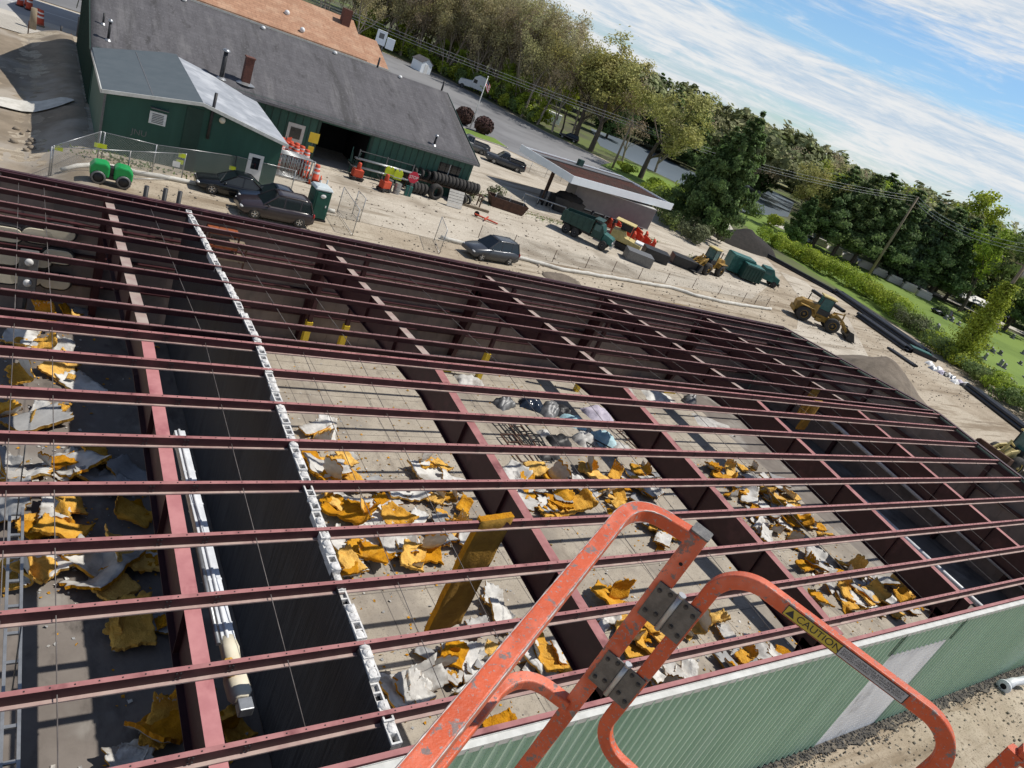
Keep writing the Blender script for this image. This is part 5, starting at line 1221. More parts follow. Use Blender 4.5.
# rusty skip and small gear
t = thing('rusty_skip', 'rusty open steel skip lying by the workshop corner', 'skip', gp(505, 209), -.25)
b = MB(); b.prism([(-1.7, 0), (-2.1, 1.0), (2.1, 1.0), (1.7, 0)], -.8, -.72, 'y'); b.prism([(-1.7, 0), (-2.1, 1.0), (2.1, 1.0), (1.7, 0)], .72, .8, 'y'); b.bx(-1.7, 1.7, -.719, .719, 0, .06)
for s in (-1, 1): b.beam((s*1.72, 0, .03), (s*2.08, 0, 1.0), 1.43, .06)
b.build('skip_body', M['rust'], t)
b = MB(); b.ell((0, 0, .55), (1.5, .65, .3), 12, 6, 0, .3, 5); b.build('skip_load', M['asphalt_heap'], t)
t = thing('orange_barrow', 'small orange cart lying on its side near the workshop corner', 'cart', gp(486, 221), -.5)
b = MB(); b.beam((-1.2, 0, .25), (1.1, .1, .12), .18, .1); b.beam((-.2, -.6, .2), (.1, .6, .3), .12, .1); b.build('cart_frame', M['orange_red'], t); wheel_at(t, (-1.0, .3, .25), .25, .12, 'galv_dull', 0, .5)
b = MB(); a, c = gv((452, 202), (488, 213)); b.beam(a+Vector((0, 0, .12)), c+Vector((0, 0, .12)), .3, .24); tag(b.build('timber', M['wood']), 'long grey timber lying below the tyre stack', 'timber')
# orange plastic barriers behind the machine
for k in range(13):
    q = Vector(gp(612+k*6.6, 233+k*2.6)) if k < 7 else Vector(gp(608+(k-7)*7.2, 226+(k-7)*2.9)); b = MB()
    b.prism([(-.28, 0), (-.28, .25), (-.12, .55), (-.12, 1.05), (.12, 1.05), (.12, .55), (.28, .25), (.28, 0)], -1.0, 1.0, 'x')
    b2 = MB(); b2.prism([(-.30, 0), (-.30, .25), (-.12, .55), (-.12, 1.05), (.12, 1.05), (.12, .55), (.30, .25), (.30, 0)], -1.0, 1.0, 'x')
    o = tag(b2.build('barrier', M['orange_red'], bevel=.05), 'orange red plastic barrier in the cluster behind the yellow machine', 'barrier', 'orange barriers behind the yellow machine'); o.location = q; o.rotation_euler = (0, 0, .9+.15*(k % 3))
for k, (px_, py_, pm, lb) in enumerate(((653, 259, 'black', 'black rectangular bucket on the ground right of the yellow machine'), (636, 262, 'galv_dull', 'grey steel bucket attachment between the machine and the black bucket'), (681, 266, 'black', 'black trench box lying left of the first wheel loader'))):
    t = thing('bucket', lb, 'bucket', gp(px_, py_), -.5)
    b = MB(); b.prism([(-.9, 0), (-1.0, 1.1), (1.0, 1.1), (.95, .9), (-.7, .9), (-.7, .12), (.9, .12), (.95, 0)], -1.4, 1.4, 'x'); b.bx(-1.45, -1.401, -.9, .9, 0, 1.1); b.bx(1.401, 1.45, -.9, .9, 0, 1.1); b.build('bucket_shell', M[pm], t)
# roll-off bins and a teal truck
for k, (px_, py_, pm, L_, h_, lb) in enumerate(((734, 273, 'teal', 3.2, 2.2, 'teal covered roll-off bin behind the first wheel loader'), (746, 280, 'truck_green', 2.6, 1.9, 'dark green ribbed roll-off bin right of the teal one'))):
    t = thing('rolloff_bin', lb, 'bin', gp(px_, py_), -.45)
    b = MB(); b.bx(-L_/2, L_/2, -1.1, 1.1, .25, h_)
    for i in range(6): 
        for s in (-1, 1): b.bx(-L_/2+.2+i*(L_-.5)/5, -L_/2+.32+i*(L_-.5)/5, min(s*1.1, s*1.18), max(s*1.1, s*1.18), .3, h_-.1)
    b.bx(-L_/2-.02, L_/2+.02, -1.2, 1.2, h_+.001, h_+.12); b.build('bin_body', M[pm], t, bevel=.02)
    b = MB(); b.bx(-L_/2+.05, L_/2-.05, -1.05, 1.05, h_+.121, h_+.24); b.build('bin_cover', M['teal'], t, bevel=.05)
    b = MB(); 
    for s in (-1, 1): b.tube([(-L_/2+.4, s*.8-.1, .15), (-L_/2+.4, s*.8+.1, .15)], .15, 10); b.tube([(L_/2-.4, s*.8-.1, .15), (L_/2-.4, s*.8+.1, .15)], .15, 10)
    b.build('roller_feet', M['black'], t)
t = thing('small_truck', 'small teal cabbed truck at the right end of the row beside the green bins', 'truck', gp(763, 283), -.55)
b = MB(); b.prism([(-1.0, .6), (-1.0, 2.1), (.2, 2.2), (.7, 1.5), (1.5, 1.3), (1.6, .6)], -.9, .9, 'y'); b.build('cab', M['teal'], t, bevel=.07)
b = MB(); b.add([(.225, -.8, 2.17), (.225, .8, 2.17), (.72, .78, 1.52), (.72, -.78, 1.52)], [(0, 1, 2, 3)]); b.bx(-.7, .1, -.915, -.902, 1.4, 2.05); b.bx(-.7, .1, .902, .915, 1.4, 2.05); b.build('windows', M['glass_teal'], t)
b = MB(); b.bx(-3.2, -1.05, -.9, .9, .6, .8); b.bx(1.61, 1.75, -.9, .9, .4, .75); b.build('chassis', M['black'], t)
for x in (-2.3, 1.0):
    for s in (-1, 1): wheel_at(t, (x, s*.8, .42), .42, .3, 'galv_dull', 0, .5)
# ------------------------------------------------------------------ gear along the workshop front
def barrel(label, loc, group, h=1.05):
    t = thing('traffic_barrel', label, 'traffic barrel', loc, 0, group)
    b = MB(); b.lathe([(.0, h), (.18, h), (.2, h-.04), (.22, h*.76), (.25, h*.75), (.26, h*.5), (.285, h*.49), (.29, h*.25), (.31, h*.24), (.32, .1), (0, .1)], (0, 0, 0), 14); b.build('barrel_body', M['orange_red'], t)
    b = MB(); b.lathe([(.224, h*.86), (.235, h*.77)], (0, 0, 0), 14); b.lathe([(.262, h*.63), (.275, h*.51)], (0, 0, 0), 14); b.build('white_band', M['white'], t)
    b = MB(); b.lathe([(0, .099), (.42, .09), (.42, 0), (0, 0)], (0, 0, 0), 14); b.build('rubber_base', M['black'], t); return t
before_gear = set(COL.objects)
rr = random.Random(5)
for k, (x, y, z) in enumerate(((16.5, 60.0, 0), (17.1, 59.7, 0), (17.7, 60.3, 0), (18.3, 59.6, 0), (16.9, 60.6, .0), (17.4, 60.9, 0), (18.1, 60.7, 0), (18.9, 60.1, 0), (16.2, 59.2, 0), (19.0, 59.4, 0), (16.6, 60.1, 1.05), (17.3, 60.2, 1.05), (18.0, 60.0, 1.05), (15.9, 60.3, 0), (15.8, 61.2, 0), (16.4, 61.7, 0), (17.2, 61.8, 0), (18.0, 61.6, 0), (18.8, 61.2, 0), (16.0, 60.9, 1.05), (18.6, 60.6, 1.05), (17.5, 61.2, 1.05), (16.9, 59.6, 1.05), (18.3, 59.6, 1.05), (18.9, 60.1, 1.05), (19.1, 59.3, 1.05), (18.1, 60.7, 1.05), (17.7, 60.3, 1.05), (17.0, 61.0, 1.05))):
    barrel('orange traffic barrel packed into the pile beside the yellow signs', (x, y, z), 'orange barrels piled beside the yellow signs')
barrel('lone orange and white banded barrel at the right end of the barrel pile', (20.0, 58.6, 0), None, 1.35)
barrel('orange barrel stacked on its neighbour at the right end of the pile', (19.2, 58.8, 0), None, 1.35)
def cone(label, loc, group, h=.75):
    t = thing('traffic_cone', label, 'traffic cone', loc, 0, group)
    b = MB(); b.lathe([(0, h), (.035, h), (.16, .04), (0, .04)], (0, 0, 0), 12); b.build('cone_body', M['orange'], t)
    b = MB(); b.lathe([(.065, h*.80), (.105, h*.52)], (0, 0, 0), 12); b.build('white_collar', M['white'], t)
    MB().bx(-.2, .2, -.2, .2, 0, .04).build('cone_base', M['black'], t)
for x, y in ((18.9, 58.2), (19.3, 57.6), (20.1, 57.3), (20.3, 58.0)): cone('orange traffic cone on the ground right of the steel barricades', (x, y, 0), 'orange cones by the barricades')
# yellow signs
def sign(name, label, loc, shape, size, h, m, cat='sign', words=None, rz=0):
    t = thing(name, label, cat, loc, rz)
    MB().bx(-.03, .03, -.03, .03, 0, h).build('sign_post', M['galv_dull'], t)
    b = MB(); n = {'oct': 8, 'dia': 4, 'sq': 4}[shape]; a0 = {'oct': PI/8, 'dia': 0, 'sq': PI/4}[shape]
    b.prism([(size*math.cos(a0+2*PI*k/n), h+size*math.sin(a0+2*PI*k/n)) for k in range(n)], -.06, -.04, 'y'); b.build('sign_plate', M[m], t)
    return t
sign('road_sign', 'yellow square road sign standing tallest above the barrel pile', (19.9, 61.0, 0), 'sq', .55, 2.75, 'sign_yellow')
sign('road_sign', 'smaller yellow sign just below the tall square one', (19.7, 60.5, 0), 'sq', .32, 1.95, 'sign_yellow')
for k, (x, y, h, lb) in enumerate(((18.9, 60.9, 1.3, 'amber folded sign leaning low on the barrel pile'), (19.4, 60.2, 1.05, 'amber sign panel lowest beside the banded barrel'))): sign('road_sign', lb, (x, y, 0), 'dia', .4, h, 'orange')
# steel barricades
for k in range(5):
    t = thing('crowd_barricade', 'grey steel crowd barricade stacked in the row before the barrels', 'barricade', (17.0, 57.6+k*.28, 0), -.04, 'steel barricades before the barrels')
    b = MB(); L_ = 4.4-.3*k
    for z in (.15, 1.75): b.tube([(-L_/2, 0, z), (L_/2, 0, z)], .04, 6)
    for x in (-L_/2, L_/2): b.tube([(x, 0, 0), (x, 0, 1.75)], .04, 6)
    b.build('barricade_frame', M['galv'], t); b = MB()
    for i in range(17): b.tube([(-L_/2+.2+i*(L_-.4)/16, 0, .15), (-L_/2+.2+i*(L_-.4)/16, 0, 1.75)], .022, 5)
    b.build('barricade_bars', M['galv'], t)
for k, (x, y, h) in enumerate(((16.0, 59.4, 1.8), (17.9, 61.3, 2.2), (16.6, 61.3, 2.0))):
    t = thing('folded_sign', ('orange folded road work sign leaning at the left end of the pile', 'pink orange folded sign standing behind the barrels', 'red white folded sign standing beside the annex corner')[k], 'sign', (x, y, 0), .3*k)
    b = MB(); b.add([(-.45, 0, .4), (.45, .05, .3), (.5, .2, h), (-.4, .15, h-.2)], [(0, 1, 2, 3)]); o = b.build('sign_cloth', M[('orange', 'orange_red', 'orange_red')[k]], t); s_ = o.modifiers.new('solid', 'SOLIDIFY'); s_.thickness = .03
    b = MB(); b.beam((-.5, .3, 0), (0, .12, h), .04, .04); b.beam((.5, .3, 0), (0, .12, h), .04, .04); b.build('sign_stand', M['galv_dull'], t)
# steel rack and tools
t = thing('pipe_rack', 'long steel rack of pipes against the workshop wall right of the dark doorway', 'rack', (25.4, 64.2, 0))
b = MB()
for x in (0, 2.6, 5.2):
    b.bx(x-.05, x+.05, -.05, .05, 0, 2.2); b.beam((x, 0, .7), (x, -.6, .7), .06, .06); b.beam((x, 0, 1.4), (x, -.6, 1.4), .06, .06)
b.beam((0, 0, 2.1), (5.2, 0, 2.1), .05, .05)
b.build('rack_frame', M['galv_dull'], t); b = MB()
for z in (.8, 1.5):
    for k in range(3): b.tube([(-.4, -.15-k*.16, z), (6.0-k*.5, -.15-k*.16, z)], .06, 8)
b.build('stored_pipe', M['galv'], t)
for k, (x, y, lb) in enumerate(((25.0, 62.4, 'orange hose reel machine nearest the dark doorway'), (27.2, 60.9, 'orange walk behind saw in front of the pipe rack'))):
    t = thing('site_machine', lb, 'machine', (x, y, 0), .4*k)
    b = MB(); b.bx(-.45, .45, -.3, .3, .3, .95); b.lathe([(0, .95), (.2, .95), (.16, 1.5), (0, 1.55)], (0, 0, 0), 10); b.build('machine_body', M['orange_red'], t, bevel=.05)
    b = MB(); b.tube([(-.4, -.25, .9), (-1.0, -.25, 1.3)], .03, 6); b.tube([(-.4, .25, .9), (-1.0, .25, 1.3)], .03, 6); b.bx(-.6, .6, -.36, .36, .2, .29); b.build('handles', M['black'], t)
    for xx in (-.35, .35):
        for s in (-1, 1): wheel_at(t, (xx, s*.36, .18), .18, .1, 'galv_dull', 0, .5)
for k, (x, y, lb) in enumerate(((28.0, 62.6, 'left lime yellow vest hung on a stand in front of the pipe rack'), (28.75, 62.2, 'right lime yellow vest hung on a stand beside the stop sign'))):
    t = thing('safety_vest', lb, 'vest', (x, y, 0), 0)
    b = MB(); b.tube([(0, .06, 0), (0, .06, 1.9)], .03, 6); b.tube([(-.3, .06, 1.75), (.3, .06, 1.75)], .025, 6); b.build('stand', M['galv_dull'], t)
    b = MB(); b.prism([(-.4, .95), (-.42, 1.55), (-.3, 1.8), (-.12, 1.85), (0, 1.62), (.12, 1.85), (.3, 1.8), (.42, 1.55), (.4, .95)], -.06, .02, 'y'); b.build('vest_cloth', M['lime'], t, bevel=.02)
    b = MB(); b.bx(-.43, .43, -.075, -.061, 1.1, 1.17); b.build('grey_band', M['trim_white'], t)
st = sign('stop_sign', 'red octagonal stop sign standing in front of the tyre stack', (29.8, 61.2, 0), 'oct', .52, 1.75, 'stop_red')
text('lettering', 'STOP', .36, (0, -.064, 1.75), (PI/2, 0, 0), M['white'], st)
b = MB(); b.bx(-.3, .3, -.02, .25, 0, .9); b.build('sign_weight', M['teal'], st, bevel=.03)
for k, (x, y, pm, lb) in enumerate(((28.6, 61.2, 'galv', 'grey steel tank left of the stop sign'), (27.9, 61.6, 'galv_dull', 'dark grey drum between the orange saw and the steel tank'))):
    t = thing('drum', lb, 'drum', (x, y, 0)); b = MB(); b.lathe([(0, .95), (.3, .95), (.3, 0), (0, 0)], (0, 0, 0), 14, 'z', 0, False); b.build('drum_body', M[pm], t); b = MB(); b.lathe([(.3, .3), (.32, .32), (.3, .34)], (0, 0, 0), 14); b.lathe([(.3, .62), (.32, .64), (.3, .66)], (0, 0, 0), 14); b.build('drum_hoop', M['galv_dull'], t)
# tyres: upper rack row and lower heap
def tyre(label, loc, rot, r, w, group):
    b = MB(); b.lathe([(r*.55, -w*.4), (r*.6, -w/2), (r*.9, -w/2), (r, -w*.3), (r, w*.3), (r*.9, w/2), (r*.6, w/2), (r*.55, w*.4), (r*.55, -w*.4)], (0, 0, 0), 18, 'y')
    o = tag(b.build('tyre', M['rubber']), label, 'tyre', group); o.location = loc; o.rotation_euler = rot; return o
for k in range(13):
    tyre('black tyre standing in the upper row under the workshop window', (33.3+k*.42, 64.2-.01*k, 1.62), (rr.uniform(-.06, .06), 0, PI/2+rr.uniform(-.1, .1)), .5, .34, 'tyres in the upper row under the window')
for k in range(3): tyre('black tyre leaning at the left end of the upper tyre row', (31.2+k*.75, 64.6, 1.55), (.2, 0, PI/2+.5), .5, .3, 'tyres leaning left of the upper row')
for k in range(5): tyre('black tyre standing in the lower row left of the white board', (30.6+k*.40, 63.0, .52), (0, 0, PI/2+rr.uniform(-.08, .08)), .5, .32, 'tyres in the lower row left of the board')
tyre('large brown caked tractor tyre lying in front of the tyre rack', (33.2, 62.6, .7), (0, 0, .15), .72, .6, None)
for k in range(4): tyre('black tyre in the lower heap right of the white board', (35.6+k*.55, 63.3+.1*(k % 2), .5+.0*k), (0, 0, PI/2+.3*k), .5, .34, 'tyres in the lower heap right of the board')
t = thing('tyre_rack', 'long brown rack carrying the upper row of tyres', 'rack', (31, 63.9, 0)); b = MB()
for y in (0, .6): b.beam((-.6, y, 1.08), (7.9, y, 1.08), .08, .1)
for x in (-.5, 2.5, 5, 7.7):
    for y in (0, .6): b.bx(x-.05, x+.05, y-.05, y+.05, 0, 1.03)
for x in (-.5, 2.5, 5, 7.7): b.beam((x, 0, .5), (x, .6, .5), .05, .06); b.beam((x, 0, 1.08), (x, .6, 1.08), .05, .06)
b.build('rack_frame', M['rust'], t)
b = MB()
for k in range(6): b.bx(-.75, .75, -.02, .02, .05+k*.26, .28+k*.26)
o = tag(b.build('white_board', M['wood_pale']), 'white slatted board leaning on the lower tyres', 'board'); o.location = (34.9, 61.2, 0); o.rotation_euler = (-.28, 0, -.1)
t = thing('plant_tub', 'tangled dark green frame standing at the right jamb of the dark doorway', 'frame', (24.9, 63.9, 0)); b = MB()
for k in range(12): b.beam((rr.uniform(-.4, .4), rr.uniform(-.3, .3), rr.uniform(0, 1.2)), (rr.uniform(-.4, .4), rr.uniform(-.3, .3), rr.uniform(1.0, 2.4)), .07, .07)
b.build('frame_bars', M['truck_green'], t)
for o in set(COL.objects)-before_gear:                        # the whole row stands against the workshop wall
    if o.parent is None: o.location = (o.location.x*.93+.9, o.location.y*.93+.8, o.location.z)
# ------------------------------------------------------------------ black pipe bundles along the hedge
def bundle(label, a, c, n, r, rows, group=None, mk='black_pipe'):
    a = Vector(a); c = Vector(c); t = thing('pipe_bundle', label, 'pipe bundle', a); d = (c-a); s = Vector((-d.y, d.x, 0)).normalized(); k = 0
    for row in range(rows):
        for i in range(n-row):
            off = s*((i+row*.5)*2.06*r)+Vector((0, 0, r+row*1.74*r)); j = rr.uniform(-.6, .6)
            e = d.normalized()*j
            b = MB(); P = [off+e, off+d+e]
            b.tube(P, r, 10, 0, False); b.tube(P, r*.86, 10, 1, False)
            b.build('pipe', [M[mk], M['dark']], t)
    return t
bundle('longest bundle of black pipes lying against the hedge', gp(833, 293), gp(918, 352), 6, .19, 2)
bundle('nearer bundle of black pipes on the yard side', gp(855, 316), gp(903, 350), 5, .17, 2)
bundle('thin line of black pipe along the hedge foot at the far end', gp(757, 252), gp(832, 293), 2, .17, 2)
bundle('short stack of dark boards lying before the dirt heap', gp(886, 348), gp(911, 365), 4, .12, 1)
bundle('black pipes at the right edge of the picture below the hedge', gp(964, 388), gp(1040, 447), 4, .2, 2)
bundle('short black pipes with open ends at the hedge corner left of the big bundle', gp(811, 291), gp(842, 312), 2, .19, 1)
# small goods beyond the heap
for k in range(14):
    q = Vector(gp(930+k*3.5+rr.uniform(-2, 2), 366+k*2.2+rr.uniform(-2, 2))); c_ = ('white', 'galv', 'white', 'lavender', 'black')[k % 5]
    b = MB(); b.grid(lambda u, v: ((u-.5)*1.2, (v-.5)*.9, max(0, .5*(math.sin(PI*u)*math.sin(PI*v))**.5*(.8+.6*mnoise.noise((u*5+k, v*5, 2))))), 8, 8)
    o = tag(b.build('sack', M[c_]), 'crumpled pale sack in the litter row at the hedge foot', 'sack', 'sacks in the litter row at the hedge foot') if c_ != 'black' else tag(b.build('sack', M[c_]), 'black sack in the litter row at the hedge foot', 'sack', 'black sacks in the litter row'); o.location = q
t = thing('teal_pallet', 'teal topped pallet stack at the end of the pipe bundles', 'pallet', gp(921, 355), -.7); b = MB(); b.bx(-1.8, 1.8, -.7, .7, .0, .5); b.build('pallet_stack', M['black'], t); b = MB(); b.bx(-1.7, 1.0, -.65, .65, .501, .62); b.build('teal_sheet', M['teal'], t)
# spoil heaps
def heap(name, label, c, rx, ry, h, m, seed, cat='heap'):
    b = MB()
    def f(u, v):
        r_ = u; a = 2*PI*v; n = .26*mnoise.noise((math.cos(a)*1.3+seed, math.sin(a)*1.3, r_*2)); k = r_*(1+n)
        z = h*max(0, 1-r_**1.25)+(.20*h*(1-r_)*mnoise.noise((math.cos(a)*r_*3, math.sin(a)*r_*3, seed))+.05*mnoise.noise((math.cos(a)*r_*14, math.sin(a)*r_*14, seed)) if r_ < .97 else -.1)
        return (rx*k*math.cos(a), ry*k*math.sin(a), z)
    b.grid(f, 14, 36); o = tag(b.build(name, M[m]), label, cat); o.location = c; return o
q = Vector(gp(884, 392)); heap('gravel_heap', 'big dark gravel heap standing off the far right corner of the building', (q.x+.5, q.y+1.5, 0), 7.0, 4.9, 2.7, 'sand', 3)
heap('gravel_heap', 'low grey gravel heap behind the slate grey SUV at the sock', (37.5, 44.6, 0), 2.2, 1.0, .45, 'sand', 8)
q = Vector(gp(745, 250)); heap('spoil_heap', 'dark spoil heap behind the green bins below the trees', (q.x+3, q.y+3, 0), 8, 4.5, 2.8, 'asphalt_heap', 12)
# near side: grey elbow at the right edge of the picture
q = G(1000, 690, 0); t = thing('grey_elbow', 'grey white pipe elbow standing on the near dirt at the right edge', 'pipe elbow', (q.x, q.y, 0))
b = MB(); pth = [(0, 0, .22)]+[(.9+0*k+1.1*k/6, -.05*k, .30+.55*(k/6)**2) for k in range(7)]
b.tube(pth, [.24]+[.17]*7, 12); b.build('elbow_pipe', M['duct'], t); b = MB(); b.lathe([(.12, -.02), (.28, -.02), (.28, .07), (.12, .07)], (0, 0, .23), 14, 'x'); b.build('flange', M['duct'], t)
b = MB(); b.lathe([(0, -.03), (.12, -.03)], (0, 0, .23), 12, 'x'); b.build('opening', M['dark'], t)
# ------------------------------------------------------------------ trees: a tapered trunk with limbs, a crown of leaf sized faces
NP = np.random.default_rng(7)
def leaf_mesh(name, C, size, m, flat=0.0, aspect=.6):
    C = np.asarray(C, float); n = len(C)
    mid_ = C.mean(0); ext = C.std(0)+.05
    nn = (C-mid_)/ext*np.array([.6, .6, .45])+np.array([0, 0, .35])+NP.normal(size=(n, 3))*.55   # leaves mostly face out of the crown
    nn /= np.linalg.norm(nn, axis=1)[:, None]
    r = NP.normal(size=(n, 3)); a = np.cross(nn, r); a /= np.linalg.norm(a, axis=1)[:, None]; b_ = np.cross(nn, a)
    s = (size*NP.uniform(.55, 1.35, n))[:, None]
    V = np.stack([C-a*s, C+b_*s*aspect, C+a*s, C-b_*s*aspect], 1).reshape(-1, 3)
    me = bpy.data.meshes.new(name); me.vertices.add(4*n); me.vertices.foreach_set('co', V.ravel())
    me.loops.add(4*n); me.loops.foreach_set('vertex_index', np.arange(4*n)); me.polygons.add(n)
    me.polygons.foreach_set('loop_start', np.arange(n)*4)
    try: me.polygons.foreach_set('loop_total', np.full(n, 4))
    except Exception: pass
    me.materials.append(m); me.update(calc_edges=True); return me
def decid(seed, H, spread, trunk_frac, nleaf, leaf, lm, bm_, bare=.5, lean=0, low=.4):
    rr = random.Random(seed); b = MB(); tips = []
    def grow(p, d, L, r, lev):
        n = 4; P = [p]; R = [r]; q = p.copy(); dd = d.copy()
        for k in range(n):
            dd = (dd+Vector((rr.gauss(0, .12), rr.gauss(0, .12), rr.gauss(.03, .08)))).normalized(); q = q+dd*(L/n); P.append(q.copy()); R.append(r*(1-.55*(k+1)/n))
        b.tube(P, R, 7 if lev < 2 else 4 if lev < 3 else 3, 0, False)
        if lev >= 3:
            for k in range(2, n+1): tips.append(P[k])
            return
        nb = (rr.randint(4, 6), rr.randint(3, 5), rr.randint(3, 5))[lev]
        for i in range(nb):
            k = rr.uniform(.25 if lev else low, 1.0) if i else 1.0; i0 = min(int(k*n), n-1); f = k*n-i0; s = P[i0].lerp(P[i0+1], f)
            az = rr.uniform(0, 2*PI); up = rr.uniform(.35, 1.0) if lev == 0 else rr.uniform(-.05, .8)
            nd = (Vector((math.cos(az)*spread, math.sin(az)*spread, up))+dd*.6).normalized()
            grow(s, nd, L*rr.uniform(.5, .72), r*(1-.5*k)*rr.uniform(.45, .62), lev+1)
    grow(Vector((0, 0, -.2)), Vector((lean, 0, 1)).normalized(), H*trunk_frac, H*.020, 0)
    z = max(t.z for t in tips); k = H/z; b.v = [(v[0]*k, v[1]*k, v[2]*k if v[2] > 0 else v[2]) for v in b.v]; tips = [t*k for t in tips]
    T = np.array([tuple(t) for t in tips]); idx = NP.integers(0, len(T), nleaf)
    clump = NP.normal(size=(len(T), 1)); keep = clump[idx, 0] > (bare-1)*1.2
    C = T[idx][keep]+NP.normal(size=(keep.sum(), 3))*np.array([.5, .5, .42])*H/17
    return b, leaf_mesh('crown', C, leaf, lm)
def pine(seed, H, R, base, nper, leaf, lm, bm_, droop=.12, dense=1.0):
    rr = random.Random(seed); b = MB(); C = []
    b.tube([(0, 0, -.2), (rr.uniform(-.1, .1), 0, H*.5), (0, 0, H*.98)], [H*.018, H*.012, .03], 8, 0, False)
    z = H*base
    while z < H*.98:
        t = (z-H*base)/(H*(1-base)); rad_ = R*(1-t)**.75*(.55+.45*min(1, t*5+.35)); nb = rr.randint(4, 6)
        a0 = rr.uniform(0, 6.28)
        for i in range(nb):
            a = a0+2*PI*i/nb+rr.gauss(0, .25); L_ = rad_*rr.uniform(.65, 1.2); n = max(3, int(L_/.5)); rise = rr.uniform(.0, .22)
            tip = Vector((math.cos(a)*L_, math.sin(a)*L_, z+L_*rise-droop*L_*.6))
            b.tube([(0, 0, z), (tip.x*.5, tip.y*.5, z+L_*rise*.6), tuple(tip)], [.05+.01*L_, .04, .012], 4, 0, False)
            m = int(nper*L_*dense)
            for k in range(m):
                u = rr.random()**.7; w = (.16+.34*u*(1.25-u))*L_*.55; sx = rr.gauss(0, w*.55)
                C.append((math.cos(a)*L_*u-math.sin(a)*sx, math.sin(a)*L_*u+math.cos(a)*sx, z+L_*rise*u-droop*L_*.6*u*u+rr.gauss(0, .12+.035*L_)))
        z += rr.uniform(.035, .06)*H
    return b, leaf_mesh('crown', C, leaf, lm, .45)
def shrub_pts(n, rx, ry, h, seed, lump=.5):
    rr = np.random.default_rng(seed); out = []; rp = random.Random(seed)
    L_ = [(rp.uniform(-.7, .7)*rx, rp.uniform(-.7, .7)*ry, rp.uniform(.25, .75)*h, rp.uniform(.3, .55)) for _ in range(int(6+rx*ry*1.2))]
    for k in range(n):
        x, y, z, s = L_[k % len(L_)]; d = rr.normal(size=3); d /= np.linalg.norm(d); q = s*(.75+.35*rr.random())
        out.append((x+d[0]*q*min(rx, 1.8)*1.1, y+d[1]*q*min(ry, 1.8)*1.1, max(.03, z+d[2]*q*h*.6)))
    return out
PROT = {}
def register(kind, b, leafme, bark):
    tm = b.build('trunk', M[bark], recalc=False); me = tm.data; bpy.data.objects.remove(tm); PROT.setdefault(kind, []).append((me, leafme))
for s in range(4): register('bare', *decid(10+s, 17, .75, .62, 4200, .16, M['leaf_spring'], None, .35, 0, .16), 'bark_grey')
for s in range(2): register('bud', *decid(20+s, 17, .7, .60, 3600, .15, M['leaf_budbrown'], None, .45, 0, .2), 'bark_grey')
for s in range(2): register('gold', *decid(30+s, 18, 1.05, .45, 12000, .20, M['leaf_gold'], None, .8), 'bark')
for s in range(2): register('lime', *decid(40+s, 14, .85, .5, 6500, .22, M['leaf_lime'], None, .9), 'bark')
for s in range(2): register('mid', *decid(50+s, 15, .9, .5, 8500, .24, M['leaf_mid'], None, .95), 'bark')
for s in range(3): register('pine', *pine(60+s, 17, 5.6, .17, 66, .22, M['needle'], None), 'bark')
for s in range(2): register('spruce', *pine(70+s, 16, 4.6, .06, 60, .24, M['needle_blue'], None, .25), 'bark')
for s in range(2): register('dark', *pine(80+s, 16, 5.4, .10, 84, .23, M['needle_dark'], None, .05, 1.2), 'bark')
for s in range(3): register('far', *decid(90+s, 16, .95, .45, 2600, .5, M['far_leaf'], None, 1.0), 'bark')
def tree(kind, loc, H, label, group=None, rz=None, name=None, w=1.0):
    ps = PROT[kind]; i = int(abs(loc[0]*7+loc[1]*13)) % len(ps); tm, lm = ps[i]
    base = {'bare': 17, 'bud': 17, 'gold': 18, 'lime': 14, 'mid': 15, 'pine': 17, 'spruce': 16, 'dark': 16, 'far': 16}[kind]
    nm = name or {'pine': 'pine_tree', 'spruce': 'spruce_tree', 'dark': 'evergreen_tree'}.get(kind, 'tree')
    t = thing(nm, label, 'tree', loc, (loc[0]*1.7+loc[1]) % 6.28 if rz is None else rz, group); k = H/base; t.scale = (k*w, k*w, k)
    for n_, me in (('trunk', tm), ('crown', lm)):
        o = bpy.data.objects.new(n_, me); COL.objects.link(o); o.parent = t
    return t
MASS = []                                                    # far-off woods that read as one mass
def wood(kind, loc, H, w): MASS.append((kind, tuple(loc), H, w))
